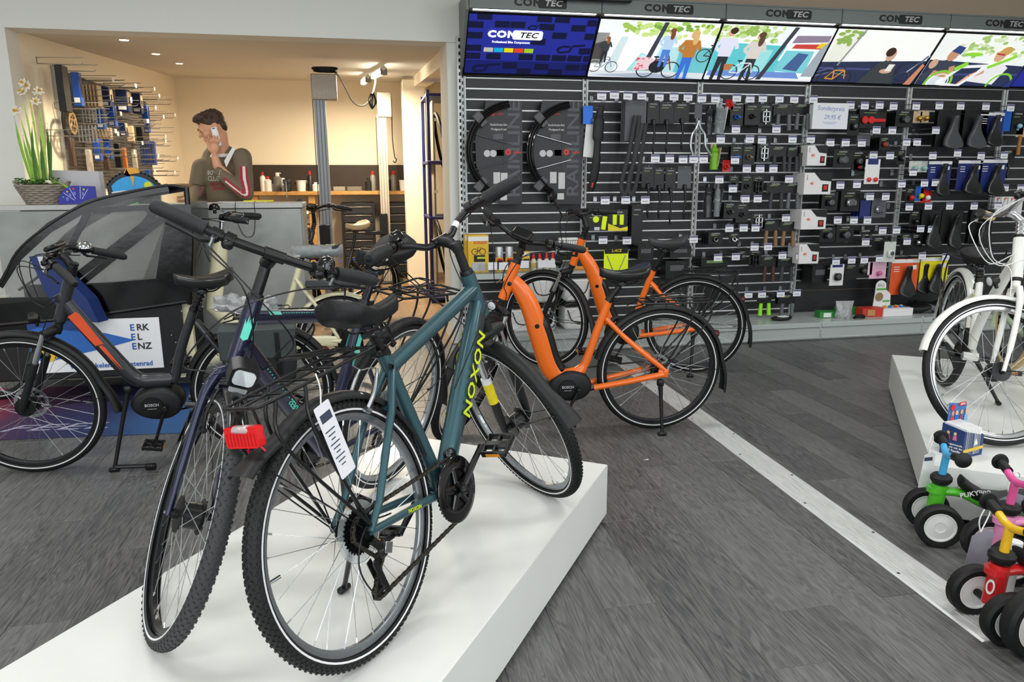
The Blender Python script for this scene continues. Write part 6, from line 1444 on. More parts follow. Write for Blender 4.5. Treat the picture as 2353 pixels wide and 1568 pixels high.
MB().box((-.1, 0, .012), (.62, .4, .024), bev=.004).build('base_plate', mat('cabinet_black', '#1a1a1b', .45), l2)
# coiled cable on the drive box and hanging cable to the ceiling lamp
def wp(u, v, y): return at(u, v, y=y)
t = thing('coiled_cable', 'black cable coiled on top of the zinc drive box', 'cable', wp(747, 168, 1.6)); mb = MB(); pts = []
for i in range(70): a = i*.5; pts.append((.11*math.cos(a)*(1+.1*math.sin(i*.9)), .05*math.sin(a), .012+.0006*i)); 
mb.tube(pts, .006, 6); mb.build('cable_coil', BLK, t)
t = thing('hanging_cable', 'grey cable sagging from the drive box to the tube lamp', 'cable', wp(810, 230, 1.9)); o_ = wp(810, 230, 1.9)
mb = MB(); mb.tube(spl([wp(u, v, y)-o_ for u, v, y in ((768, 176, 1.6), (774, 170, 1.62), (790, 195, 1.7), (812, 235, 1.8), (835, 243, 1.9), (852, 225, 2.0), (862, 190, 2.2), (860, 172, 2.5))], 8), .008, 6); mb.build('cable_line', mat('cable_grey', '#8f8a80', .6), t)
mb = MB()
for i in range(4): mb.tube(spl([wp(852+i*2, 215, 1.9)-o_, wp(847+i*3, 232+i*3, 1.9)-o_, wp(855+i, 250-i*2, 1.9)-o_, wp(862+i, 235, 1.9)-o_, wp(858, 212, 1.9)-o_], 6), .005, 6)
mb.build('cable_bundle', BLK, t)
t = thing('lift_hook', 'thin cord with a hook hanging beside the second drive box', 'hook', wp(905, 300, 4.2)); o_ = wp(905, 300, 4.2); mb = MB(); mb.tube(spl([wp(u, v, 4.2)-o_ for u, v in ((885, 214), (897, 218), (900, 262), (902, 320), (907, 360), (911, 366), (908, 374), (903, 370))], 6), .007, 6); mb.build('hook_cord', BLK, t)
# tube lamps on the sloping ceiling
tubem = mat('warm_tube', '#fff2dc', .4, emit=22.0)
for i, (u, v, u2, v2, y, y2, lab) in enumerate(((881, 147, 858, 172, 2.0, 2.75, 'near bright tube lamp under the workshop ceiling'), (846, 182, 834, 190, 3.3, 3.8, 'far bright tube lamp under the workshop ceiling'))):
    a, b = at(u, v, y=y), at(u2, v2, y=y2); a.z = min(a.z, zc(a.y)-.085); b.z = min(b.z, zc(b.y)-.085)
    t = thing('tube_lamp', lab, 'lamp', a)
    mb = MB(); mb.tube([Vector((0, 0, 0)), b-a], .026, 12); mb.build('tube', tubem, t)
    mb = MB(); mb.tube([Vector((0, -.03, .035)), b-a+Vector((0, .03, .035))], .03, 4); mb.build('housing', WHT, t)
    for e in (Vector((0, -.01, .0)), b-a): mb = MB(); mb.box(e+Vector((0, 0, .0)), (.07, .03, .07), bev=.008); mb.build('end_cap', mat('cable_grey', '#8f8a80', .6), t)
    m_ = a.lerp(b, .5); l = area('tube_lamp_light', (m_.x, m_.y, m_.z-.06), .1, .7, WARM_W*2.4, (1.0, .85, .64)); 
# recessed ceiling spots
spotm = mat('spot_glow', '#ffdcb0', .4, emit=14.0)
for i, (u, v, lab) in enumerate(((285, 92, 'near recessed ceiling spot over the counter'), (358, 124, 'middle recessed ceiling spot'), (412, 146, 'far recessed ceiling spot'))):
    for y in np.arange(.25, 4.5, .01):
        p = at(u, v, y=float(y))
        if p.z <= zc(y): break
    # first depth at which the ray meets the sloping ceiling
    ys = [float(y) for y in np.arange(.25, 4.6, .01)]; y = min(ys, key=lambda q: abs(at(u, v, y=q).z-zc(q))); p = at(u, v, y=y); p.z = zc(y)
    t = thing('ceiling_spot', lab, 'lamp', p)
    mb = MB(); mb.lathe([(.035, -.001), (.05, -.004), (.052, .0), (.035, .004), (.035, -.001)], 24); mb.build('spot_ring', ALU, t)
    mb = MB(); mb.lathe([(0, -.003), (.034, -.002), (.034, .002), (0, .002)], 20); mb.build('spot_lens', spotm, t)
    L_ = bpy.data.lights.new('spot_light', 'SPOT'); L_.energy = WARM_W*2.6; L_.spot_size = R_(120); L_.spot_blend = .6; L_.color = (1, .84, .62); L_.shadow_soft_size = .05
    lo = bpy.data.objects.new('spot_light', L_); COL.objects.link(lo); lo.location = p+Vector((0, 0, -.03))
# storage beyond the passage: blue rack, tyres
bl = mat('rack_blue', '#1b1f55', .5); x_ = at(1000, 400, y=2.2)
t = thing('storage_rack', 'dark blue steel storage rack seen through the gap beside the wall end', 'rack', T(x_.x, 2.2, 0))
for dx, dy in ((-.06, 0), (-.06, .7), (.5, 0), (.5, .7)): MB().box((dx, dy, 1.15), (.035, .035, 2.3), bev=.003).build('rack_post', bl, t)
for z in (.05, .95, 1.55, 2.25): MB().box((.22, .35, z), (.6, .75, .03), bev=.003).build('rack_shelf', bl, t)
MB().box((-.0, .3, 1.2), (.02, .5, 2.0)).build('rack_side', mat('rack_panel', '#7d7462', .7), t, 0)
for z, lab in ((1.75, 'bicycle tyre hanging high on the blue storage rack'), (.62, 'bicycle tyre hanging low on the blue storage rack')):
    q_ = at(1008, 350 if z > 1 else 520, y=2.1); mb = MB(); mb.lathe([(.31+.018*math.cos(a), .018*math.sin(a)) for a in np.linspace(0, 6.2832, 11)], 48, rotm('Y', 80)); ob = mb.build('bicycle_tyre', RUB, None, 60); ob.location = (q_.x+.03, 2.15, z); tag(ob, lab, 'tyre')
for i, (u, v, c) in enumerate(((1004, 275, '#d8d2c0'), (1002, 440, '#d8d2c0'))):
    q_ = at(u, v, y=2.15); t = thing('rack_label', ['upper white label on the storage rack', 'lower white label on the storage rack'][i], 'label', q_); MB().box((0, 0, 0), (.05, .004, .03)).build('label_card', hexm(c, .6), t, 0)
# ================================================================== HOOK BOARD with boxed parts on the left workshop wall
PEG = mat('grey_slotted_board', '#4f4b44', .6, var=.08, scale=30)
pbx = -3.185
t = thing('hook_board', 'grey slotted hook board on the cream wall behind the counter', 'hook board', T(pbx, 2.1, 0))
MB().box((-.008, 0, 1.77), (.016, 2.64, .96), bev=.003).build('board', PEG, t)
for i in range(31): MB().box((.001, 0, 1.31+.031*i), (.003, 2.6, .006)).build('board_rib', mat('board_rib_dark', '#2f2c28', .6), t, 0)
MB().box((.0, -1.33, 1.77), (.03, .02, .98), bev=.002).build('board_edge', ALU, t)
rod = MB(); rod.tube([(0, 0, 0), (.30, 0, .0), (.315, 0, .012)], .0035, 6); rod.tube([(0, 0, .045), (.33, 0, .05)], .0028, 6); rod.tube([(0, 0, 0), (0, 0, .05)], .004, 6); rod = rod.mesh('hook_rod', mat('hook_steel', '#8b8880', .35, .5))
tagm = MB().box((.335, 0, .035), (.004, .05, .035)).mesh('price_tag', WHT, 0)
bluem, bl2 = mat('pack_blue', '#1f4fa8', .4, var=.08, scale=12), mat('pack_navy', '#16264f', .4, var=.08, scale=12)
tan_ = mat('pack_tan', '#c9b08a', .6); pwm = mat('pack_window', '#141416', .3)
def packm(w, h, d, m, win=True, lab=True):
    return w, h, d, m, win, lab
rowsP = [  # pixel of the pack centre, width along the wall, height, depth of the row of packs, kind
    (146, 205, .13, .34, .05, 'blk', 'tall black hanger card at the top left of the hook board'), (178, 206, .07, .26, .06, 'blue', 'tall narrow blue pack right of the black card'), (213, 222, .10, .18, .16, 'tan', 'row of tan cards in the top row of the hook board'),
    (242, 224, .11, .17, .1, 'navy', 'navy pack in the top row, left one'), (284, 232, .12, .21, .1, 'navy', 'large navy pack in the top row with a white sticker'), (316, 238, .10, .2, .08, 'navy', 'right navy pack in the top row'),
    (168, 283, .0, .0, .0, 'disc', ''), (213, 265, .06, .12, .1, 'grey', 'bundle of grey pins in the second row'), (232, 272, .08, .19, .06, 'blue', 'left blue pack of the second row'), (258, 268, .09, .19, .06, 'blue', 'right blue pack of the second row'),
    (285, 298, .09, .13, .05, 'navy', 'small navy pack below the second row'), (335, 265, .07, .2, .06, 'blue', 'blue pack at the right edge of the second row'), (338, 292, .07, .12, .05, 'blue', 'small blue pack below the right edge pack'),
    (205, 308, .05, .14, .12, 'grey', 'bundle of thin blue-grey pins in the third row'), (240, 307, .05, .1, .1, 'tan', 'row of tan tabs in the third row'), (300, 308, .05, .16, .06, 'tan', 'hanging tan strip in the third row'), (322, 310, .05, .16, .06, 'blk', 'hanging dark strip in the third row'),
    (165, 350, .08, .22, .03, 'brown', 'brown and black card low on the hook board'), (225, 345, .08, .18, .05, 'blue', 'left blue pack of the lower row'), (249, 342, .08, .18, .05, 'blue', 'right blue pack of the lower row'), (272, 358, .06, .22, .05, 'blk', 'black tube pack in the lower row'), (286, 365, .05, .2, .04, 'orange', 'orange-labelled clear bag in the lower row'),
    (206, 372, .05, .2, .04, 'clear', 'small clear parts bag at the lower left of the board'), (310, 370, .05, .22, .04, 'clear', 'clear parts bag at the lower right of the board'), (344, 352, .06, .25, .05, 'blue', 'row of narrow blue tubes at the right edge of the board'), (342, 408, .07, .17, .05, 'blue', 'single blue pack hanging lowest at the right'), (245, 375, .05, .12, .04, 'brown', 'small brown card below the blue packs')]
pk = {'blue': bluem, 'navy': bl2, 'tan': tan_, 'blk': BLKM, 'grey': mat('pin_steel', '#8b8f96', .35, .7), 'brown': mat('pack_brown', '#4c3527', .6), 'orange': mat('pack_orange', '#dd7a2c', .5), 'clear': mat('clear_bag', '#cfc6b4', .2, trans=.3, var=.2, scale=30, bump=.5)}
nh = 0
for u, v, w, h, d, kind, lab in rowsP:
    if kind == 'disc':
        q_ = at(u, v, x=pbx+.12); t = thing('brake_disc', 'bare metal brake disc hanging on the hook board', 'brake disc', q_)
        mb = MB(); mb.lathe([(.065, -.002), (.09, -.002), (.09, .002), (.065, .002), (.065, -.002)], 36, rotm('Y', 90)); 
        for k in range(6): a = R_(60*k); mb.tube([(0, .03*math.cos(a), .03*math.sin(a)), (0, .07*math.cos(a+.6), .07*math.sin(a+.6))], .008, 6, flat=.3)
        mb.lathe([(.02, -.002), (.034, -.002), (.034, .002), (.02, .002), (.02, -.002)], 20, rotm('Y', 90)); mb.build('disc', mat('disc_bronze', '#b0936a', .35, .7), t)
        mb = MB(); mb.lathe([(.10, -.01), (.125, -.01), (.125, .0), (.10, .0), (.10, -.01)], 30, T(-.03, 0, 0) @ rotm('Y', 90)); mb.build('disc_card', BLKM, t)
        link('hook_rod', rod, t, T(-.12, 0, .11)); continue
    q_ = at(u, v, x=pbx+.16); t = thing('hanging_pack', lab, 'parts pack', q_)
    if kind == 'grey' or (kind == 'tan' and d > .09) or 'tubes' in lab:
        n_ = 6; 
        for k in range(n_):
            mb = MB(); (mb.box((-.08+.16*k/n_, 0, 0), (.012, w, h), bev=.002) if kind != 'grey' else mb.tube([(-.08+.16*k/n_, 0, h/2), (-.08+.16*k/n_, 0, -h/2)], .006, 6)); mb.build('pack', pk[kind], t)
    else:
        MB().box((0, 0, 0), (d, w, h), bev=.004).build('pack', pk[kind], t)
        if kind in ('blue', 'navy'):
            MB().box((d/2+.001, 0, .02), (.002, w*.75, h*.6)).build('pack_front', tan_ if kind == 'navy' else pk['navy'], t, 0); MB().box((d/2+.0025, 0, .0), (.002, w*.4, h*.3)).build('pack_window', pwm, t, 0)
            MB().box((.0, -w/2-.001, -h*.33), (d*.7, .002, h*.16)).build('sticker', WHT, t, 0)
    link('hook_rod', rod, t, T(-.16, 0, h/2+.012)); nh += 1
    if nh % 3 == 0: link('price_tag', tagm, t, T(-.16, 0, h/2+.012))
k_ = 0
for zi, z in enumerate((2.2, 2.06, 1.9, 1.74, 1.58, 1.42)):
    for j in range(9):
        y = .95+j*.28+(.08 if zi % 2 else 0)
        if (j*7+zi*3) % 5 == 0: continue
        t = thing('wire_hook', 'bare wire hook on the hook board, one of many', 'hook', T(pbx, y, z), 'bare wire hooks of the hook board'); link('hook_rod', rod, t)
        if (j+zi) % 3 == 0: link('price_tag', tagm, t)
# ================================================================== GOODS ON THE DISPLAY WALL
CARD = mat('card_black', '#0f1012', .4, var=.08, scale=20)
CARDG = mat('card_grey', '#55585b', .5, var=.05)
INK = mat('card_ink_grey', '#c9cdcd', .5); INKG = mat('card_ink_green', '#7d9a5c', .5)
GRIPG = mat('grip_grey', '#3b3f43', .7, var=.1, scale=200, bump=.3)
REDP, GRN, BLUP, YEL = mat('red_plastic', '#cf2320', .35), mat('green_bottle', '#6fae1f', .3), mat('blue_anodised', '#2166c9', .3, .3), mat('yellow_card', '#e8d91a', .45)
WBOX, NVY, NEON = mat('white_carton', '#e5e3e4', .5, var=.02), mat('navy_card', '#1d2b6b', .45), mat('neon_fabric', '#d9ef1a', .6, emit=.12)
logo_s = text_mesh('CONTEC', .02, .0003, True, 0, 1.1)
tag_me = MB().box((0, 0, 0), (.074, .003, .06), bev=.001).mesh('price_tag', mat('price_tag_white', '#e9eaf0', .4), 0)
band_me = MB().box((0, -.0022, .021), (.072, .001, .014)).mesh('tag_band', mat('tag_band_violet', '#5b5d86', .4), 0)
ink_me = MB().box((0, -.0022, -.01), (.046, .001, .008)).mesh('tag_ink', mat('tag_ink_grey', '#a4a6b4', .5), 0)
rodm = mat('hook_chrome', '#9da1a5', .25, .9)
hook_me = MB(); hook_me.tube([(0, .26, .02), (0, .0, .02), (0, -.004, .012)], .0028, 6); hook_me.tube([(0, .26, -.015), (0, .04, -.02), (0, .03, -.008)], .003, 6); hook_me.box((0, .262, 0), (.03, .006, .05)); hook_me = hook_me.mesh('hook_wire', rodm)
ROWN = ['top', 'second', 'third', 'fourth', 'fifth', 'sixth', 'lowest', 'bottom']
ORDN = ['first', 'second', 'third', 'fourth', 'fifth', 'sixth', 'seventh', 'eighth', 'ninth', 'tenth']
BAY = ['mudguard bay', 'kickstand bay', 'bottle cage bay', 'boxed lamp bay', 'saddle bay', 'last bay']
tags_px = {
 1: [[(1382, 220), (1411, 218), (1442, 220), (1474, 220), (1514, 222), (1548, 222), (1580, 223), (1612, 226)], [(1505, 364), (1538, 365), (1569, 367), (1593, 366)], [(1390, 461), (1437, 460), (1482, 460)], [(1385, 552), (1440, 553), (1593, 550)]],
 2: [[(1643, 227), (1692, 225), (1723, 227), (1752, 226), (1790, 227), (1824, 228)], [(1690, 297), (1783, 297)], [(1655, 320), (1722, 320), (1750, 322), (1820, 320)], [(1616, 366), (1688, 368), (1715, 388), (1746, 388), (1776, 388)], [(1652, 413), (1812, 412), (1683, 434), (1712, 457), (1740, 457)], [(1805, 501), (1675, 525), (1708, 524), (1735, 524)], [(1733, 568), (1764, 567), (1797, 587), (1690, 590), (1649, 592)], [(1719, 677), (1750, 676), (1793, 675)]],
 3: [[(1868, 228), (1953, 242), (1986, 243), (2020, 242), (2052, 244)], [(2013, 299), (2049, 300), (1862, 320)], [(1907, 328), (1942, 328), (1979, 329), (2006, 357), (2044, 358)], [(1855, 410), (1930, 426), (1968, 424), (2004, 397)], [(1847, 501), (1924, 506), (1961, 506), (1992, 506), (1998, 452), (2034, 452)], [(2027, 530), (1988, 556), (1837, 588)], [(1920, 601), (1956, 598), (1985, 597), (2020, 594), (1830, 673)]],
 4: [[(2104, 244), (2157, 243), (2206, 244), (2264, 245)], [(2082, 327), (2106, 327), (2149, 300)], [(2097, 396), (2142, 358), (2199, 352), (2253, 358), (2306, 357)], [(2071, 423), (2123, 421), (2148, 420)], [(2088, 476), (2132, 474), (2181, 474), (2237, 474)], [(2059, 529), (2083, 555), (2114, 526), (2139, 527)], [(2118, 588), (2172, 590)]],
 5: [[(2321, 248)], [(2308, 432), (2344, 432)], [(2292, 472)]]}
for b, rows in tags_px.items():
    for ri, row in enumerate(rows):
        for k, (u, v) in enumerate(sorted(row)):
            p = at(u, v, y=-.27)
            t = thing('display_hook', '%s price-tagged wire hook from the left, %s row of the %s' % (ORDN[k], ROWN[ri], BAY[b]), 'hook', p)
            link('hook_wire', hook_me, t); tg = link('price_tag', tag_me, t, T(0, -.008, 0)); link('tag_band', band_me, tg); link('tag_ink', ink_me, tg)
LABELS = {}
def goods(name, kind, b, ri, rect, desc, y=-.2, col=None, n=1, cat='packaged part', extra=None, logo_=True):
    """one hanging article: header card plus the thing itself; rect = photo box of the front card"""
    u0, v0, u1, v1 = rect; A_, B_ = at(u0, v0, y=y), at(u1, v1, y=y); w, h = abs(B_.x-A_.x), abs(A_.z-B_.z)
    c = Vector(((A_.x+B_.x)/2, y, (A_.z+B_.z)/2))
    lab = '%s, %s row of the %s' % (desc, ROWN[ri], BAY[b]); LABELS[lab] = LABELS.get(lab, 0)+1
    if LABELS[lab] > 1: lab = '%s, right-hand one, %s row of the %s' % (desc, ROWN[ri], BAY[b])
    t = thing(name, lab, cat, c)
    col = col or CARD
    cardh = h if kind not in ('grips', 'stand') else h*.42
    cz_ = (h-cardh)/2
    def card(par, yo, m): return MB().box((0, yo, cz_), (w, .003, cardh), bev=.001).build('card', m, par, 0)
    if kind not in ('box', 'bottle', 'bare'):
        cd = card(t, 0, col)
        if logo_ and col in (CARD,):
            me = logo_s.copy(); me.materials.clear(); me.materials.append(INK); s_ = min(.9, w*.62/.09); link('logo', me, t, basis((0, -.0024, cz_+cardh*.36), (1, 0, 0), (0, 0, 1)) @ Matrix.Scale(s_, 4))
            MB().box((-w*.1, -.0018, cz_+cardh*.24), (w*.45, .0006, .006)).build('card_print', INKG, t, 0)
    if kind == 'grips':
        for sg in (-1, 1):
            mb = MB(); mb.tube([(sg*w*.27, -.016, h*.12), (sg*w*.29, -.016, -h*.2), (sg*w*.31, -.018, -h*.48)], [.015, .0165, .018], 10); mb.build('grip', extra or GRIPG, t)
    elif kind == 'pedal':
        mb = MB()
        for x in (-.028, .028): mb.box((x, -.015, -h*.08), (.014, .024, .09), bev=.004)
        for z in (-.04, .0, .04): mb.box((0, -.015, -h*.08+z), (.06, .018, .012), bev=.003)
        mb.tube([(0, -.015, -h*.08-.06), (0, -.015, -h*.08+.06)], .008, 8); mb.build('pedal_body', extra or ALU, t)
    elif kind == 'clamp':
        mb = MB(); mb.lathe([(.014, -.008), (.02, -.008), (.02, .008), (.014, .008), (.014, -.008)], 14, T(-.005, -.015, -h*.1) @ rotm('X', 65)); mb.box((.02, -.015, -h*.08), (.03, .014, .014), rotm('Y', 30), bev=.003); mb.build('clamp_body', extra or BLKG, t)
    elif kind == 'lamp':
        mb = MB(); mb.box((0, -.02, -h*.08), (w*.5, .036, h*.34), bev=.012); mb.build('lamp_body', extra or BLK, t); mb = MB(); mb.lathe([(0, .004), (w*.16, .002), (w*.17, 0), (0, 0)], 14, T(0, -.039, -h*.06) @ rotm('X', 90)); mb.build('lamp_lens', mat('smoked_lens', '#5d6164', .2, .4), t)
    elif kind == 'stand':
        mb = MB(); mb.tube(spl([(0, -.012, h*.1), (.008, -.02, -h*.15), (-.004, -.025, -h*.38), (.004, -.02, -h*.5)], 5), [.011]*4+[.009]*8+[.007]*4, 8); mb.box((0, -.014, h*.1), (.03, .026, .05), bev=.006); mb.build('stand_leg', extra or BLK, t)
    elif kind == 'saddle':
        saddle(t, Matrix([[0, -1, 0, 0], [0, 0, -1, -.055], [1, 0, 0, -.035], [0, 0, 0, 1]]) @ T(0, 0, 0), extra[1] if extra else .27, extra[0] if extra else .19, m=mat('saddle_grey', '#46494c', .33, var=.1) if 'grooved' in desc else mat('saddle_shiny', '#18191b', .3, var=.1, coat=.2), rails=False)
        MB().box((0, -.002, cardh*.44), (w, .003, cardh*.1)).build('card_header', WHT if col != CARD else CARD, t, 0)
        if col != CARD:
            for i in range(3): MB().box((-w*.3, -.0025, h*.28-.02*i), (w*.2, .001, .006)).build('card_text', WHT, t, 0)
            MB().box((w*.34, -.0025, h*.26), (w*.14, .001, h*.12)).build('card_icon', WHT, t, 0)
    elif kind == 'bell':
        mb = MB(); mb.ell((0, -.03, -h*.15), (.024, .022, .022), 14); mb.box((0, -.012, -h*.28), (.014, .02, .02), bev=.003); mb.build('bell_dome', extra or BLKG, t)
    elif kind == 'box':
        MB().box((0, .09, 0), (w, .18, h), bev=.003).build('carton', col, t); 
        if extra == 'lux':
            mb = MB(); mb.prism([(-w*.15, h*.5), (w*.5, h*.5), (w*.5, h*.1), (w*.1, h*.15)], .002, basis((0, -.001, 0), (1, 0, 0), (0, 0, 1))); mb.build('carton_print', BLKM, t, 0)
            MB().box((w*.28, -.002, -h*.2), (w*.22, .003, h*.34)).build('carton_window', BLKM, t, 0); MB().box((w*.28, -.0035, -h*.18), (w*.12, .002, h*.2)).build('lamp_lens', REDP, t, 0)
            text('lettering', '40', .034, mat('lux_orange', '#e0602a', .5), t, basis((-w*.22, -.0016, -h*.0), (1, 0, 0), (0, 0, 1)), bold=True)
            for i in range(3): MB().box((-w*.4, -.0012, h*.35-.014*i), (.006, .001, .008)).build('carton_mark', BLKM, t, 0)
        elif extra:
            MB().box((0, -.001, h*.1), (w*.6, .002, h*.3)).build('carton_print', extra, t, 0)
    elif kind == 'bottle':
        r = w*.32; mb = MB(); mb.lathe([(0, -h*.5), (r, -h*.5), (r*1.02, h*.1), (r*.8, h*.18), (r, h*.24), (r*.7, h*.36), (r*.35, h*.4), (r*.3, h*.5), (0, h*.5)], 20); mb.build('bottle', col, t)
        if extra: mb = MB(); mb.box((r*1.1, .0, 0), (.004, .05, h*.75), rotm('Y', 8)); mb.box((-.0, .02, h*.42), (.05, .003, h*.2)); mb.build('bottle_card', extra, t, 0)
    elif kind == 'cage':
        mb = MB()
        for sg in (-1, 1): mb.tube(spl([(sg*.02, 0, h*.4), (sg*.04, -.04, h*.1), (sg*.035, -.05, -h*.3), (0, -.03, -h*.45)], 5), .006, 6)
        mb.box((0, -.005, 0), (.02, .01, h*.8), bev=.002); mb.build('cage', extra or BLK, t)
    elif kind == 'tool':
        for sg in (-1, 1): mb = MB(); mb.lathe([(0, -.006), (.03, -.006), (.03, .006), (0, .006)], 18, T(sg*.03-w*.2, -.016, -h*.1) @ rotm('X', 90)); mb.build('tool_disc', REDP, t)
        mb = MB(); mb.box((w*.14, -.016, -h*.12), (w*.6, .014, .03), bev=.005); mb.build('tool_handle', REDP, t)
    elif kind == 'fist':      # round twin lights
        for sg in (-1, 1): mb = MB(); mb.ell((sg*w*.22, -.015, -h*.32), (.02, .014, .02), 12); mb.build('tail_lamp', mat('red_lens', '#d0161a'), t)
    mb = MB(); mb.tube([(0, -.012, h/2-.006), (0, -y, h/2-.004)], .0028, 5); mb.build('hanging_peg', rodm, t)
    for k in range(1, n):
        MB().box((-.004*k, .035*k, cz_), (w, .003, cardh)).build('card_behind', col, t, 0)
    return t
G = goods
# kickstand bay
G('clip_on_fender', 'bare', 1, 0, (1350, 245, 1390, 435), 'black clip-on mudguard blade with a red tip', y=-.16, cat='mudguard')
t = bpy.data.objects[[o.name for o in bpy.data.objects if o.get('category') == 'mudguard'][-1]]
mb = MB(); mb.tube(spl([(.03, 0, .33), (.01, -.02, .2), (0, -.03, .05), (-.01, -.02, -.15), (-.04, 0, -.34)], 6), [.03]*5+[.045]*7+[.03]*4+[.036]*6+[.03]*2+[.02], 10, flat=.4); mb.build('blade', BLKM, t)
mb = MB(); mb.box((-.032, -.018, -.28), (.014, .004, .06), rotm('Y', 12), bev=.002); mb.build('red_tip', REDP, t)
mb = MB(); mb.box((-.03, .03, .08), (.12, .004, .30), rotm('Y', 5)); mb.build('white_card', WHT, t, 0)
mb = MB(); mb.box((-.07, .02, .26), (.08, .004, .14)); mb.build('blue_card', BLUP, t, 0)
G('strap_card', 'plain', 1, 0, (1437, 230, 1483, 325), 'grey card with long looped black belts', col=CARDG, n=3, cat='belt pack')
t = [o for o in bpy.data.objects if o.get('category') == 'belt pack'][-1]
for i, (dx, top_) in enumerate(((-.01, .04), (.05, -.02))):
    mb = MB(); mb.tube(spl([(dx, -.03, top_), (dx-.05, -.035, -.25), (dx-.11, -.04, -.5), (dx-.075, -.04, -.58), (dx-.03, -.035, -.45), (dx+.02, -.03, -.1), (dx+.03, -.03, top_)], 7), .018, 8, flat=.5); mb.build('belt_loop', mat('belt_rubber', '#2c2e30', .6), t)
for i, (r_, d_) in enumerate((((1488, 232, 1512, 355), 'black kickstand on a dark card, leftmost'), ((1515, 235, 1545, 352), 'black kickstand on a wide card'), ((1550, 235, 1580, 345), 'black kickstand with side arms'))): G('kickstand_pack', 'stand', 1, 0, r_, d_, n=3, cat='kickstand')
t = G('double_kickstand', 'plain', 1, 0, (1597, 236, 1612, 272), 'chrome two-legged kickstand on a grey card', col=CARDG, cat='kickstand', y=-.24)
for sg in (-1, 1): mb = MB(); mb.tube(spl([(0, -.02, -.08), (sg*.02, -.02, -.14), (sg*.055, -.025, -.19), (sg*.065, -.03, -.28), (sg*(.04 if sg < 0 else .12), -.03, -.36)], 5), .011, 8); mb.build('stand_leg', ALU, t)
for i, (r_, d_, e_) in enumerate((((1475, 380, 1500, 500), 'long black kickstand with a spring', None), ((1503, 385, 1522, 502), 'slim black kickstand', None), ((1530, 385, 1548, 515), 'black kickstand with a silver foot', None), ((1558, 382, 1584, 503), 'kickstand with a pale grey arm', CARDG))): G('kickstand_pack', 'stand', 1, 1, r_, d_, cat='kickstand', col=e_ or CARD)
G('safety_pack', 'plain', 1, 2, (1345, 490, 1398, 530), 'black pack with a neon reflector disc and tool', cat='reflector pack', n=2); G('safety_pack', 'plain', 1, 2, (1399, 482, 1441, 528), 'black pack with two neon bands and a yellow corner', cat='reflector pack', n=2)
for o in [o for o in bpy.data.objects if o.get('category') == 'reflector pack']:
    if 'disc' in o['label']:
        mb = MB(); mb.lathe([(0, 0), (.026, 0), (.026, .003), (0, .003)], 20, T(-.01, -.003, .02) @ rotm('X', 90)); mb.build('reflector_disc', NEON, o); MB().box((.06, -.004, -.01), (.04, .006, .11), rotm('Y', 8), bev=.003).build('neon_band', NEON, o); MB().box((.0, -.003, -.055), (.05, .004, .03), bev=.003).build('key_tool', ALU, o)
    else:
        for x in (-.03, .03): MB().box((x, -.005, .0), (.036, .008, .085), bev=.01).build('neon_band', NEON, o)
        mb = MB(); mb.prism([(-.085, -.09), (.085, -.09), (.085, -.055), (.02, -.07), (-.085, -.03)], .001, basis((0, -.002, 0), (1, 0, 0), (0, 0, 1))); mb.build('yellow_corner', YEL, o, 0)
t = G('safety_vest', 'plain', 1, 3, (1388, 578, 1442, 640), 'folded neon yellow vest under a black header', cat='safety vest', col=NEON, logo_=False)
MB().box((0, -.003, .12), (.2, .004, .05)).build('vest_header', BLKM, t, 0); text('lettering', 'L-ACE', .032, YEL, t, basis((.0, -.006, .12), (1, 0, 0), (0, 0, 1)), bold=True, shear=.2)
for sg in (-1, 1): mb = MB(); mb.tube([(sg*.08, -.004, .08), (sg*.02, -.006, -.06)], .004, 4); mb.build('vest_band', mat('vest_grey', '#9aa08c', .5), t)
G('black_carton', 'box', 1, 3, (1466, 565, 1502, 596), 'flat black carton with grey print', extra=CARDG, cat='carton'); G('black_carton', 'box', 1, 3, (1540, 567, 1588, 592), 'wide black carton beside the upright', extra=CARDG, cat='carton')
G('black_carton', 'box', 1, 4, (1530, 600, 1580, 640), 'black carton low behind the rear rack', extra=CARDG, cat='carton'); G('tube_pack', 'plain', 1, 2, (1452, 470, 1475, 560), 'tall black pump pack', cat='pump pack', n=3)
# bottle cage bay
CLR = mat('clear_bottle', '#c6ccd0', .1, trans=.7, ior=1.2)
G('bottle', 'bottle', 2, 0, (1640, 236, 1668, 308), 'clear water bottle with a white card', col=CLR, extra=WHT, cat='bottle', y=-.22); G('bottle', 'bottle', 2, 0, (1618, 244, 1640, 310), 'smoky water bottle behind the clear one', col=mat('smoky_bottle', '#3b3f42', .15, trans=.4), extra=BLKM, cat='bottle')
G('clip_pack', 'clamp', 2, 0, (1668, 228, 1684, 252), 'small red clip pack', col=REDP, extra=REDP)
G('bar_part_pack', 'clamp', 2, 0, (1679, 240, 1706, 290), 'card with a blue seat clamp', extra=BLUP, n=3); G('bar_part_pack', 'clamp', 2, 0, (1713, 238, 1742, 288), 'card with a black bar clamp', n=3); G('pedal_pack', 'pedal', 2, 0, (1745, 238, 1772, 291), 'card with a silver pedal', n=2, cat='pedal'); G('grip_pack', 'grips', 2, 0, (1778, 240, 1818, 302), 'pair of grey ergonomic grips', cat='grips', n=2, extra=mat('grip_mid', '#62676b', .6)); G('grip_pack', 'grips', 2, 0, (1823, 238, 1860, 300), 'pair of broad grey grips beside the upright', cat='grips', extra=mat('grip_mid', '#62676b', .6))
G('bottle', 'bottle', 2, 1, (1629, 332, 1653, 390), 'bright green water bottle with a paper tag', col=GRN, extra=tan_, cat='bottle', y=-.26); G('clip_pack', 'clamp', 2, 1, (1661, 368, 1676, 395), 'small red clip with a black band', col=REDP, extra=REDP)
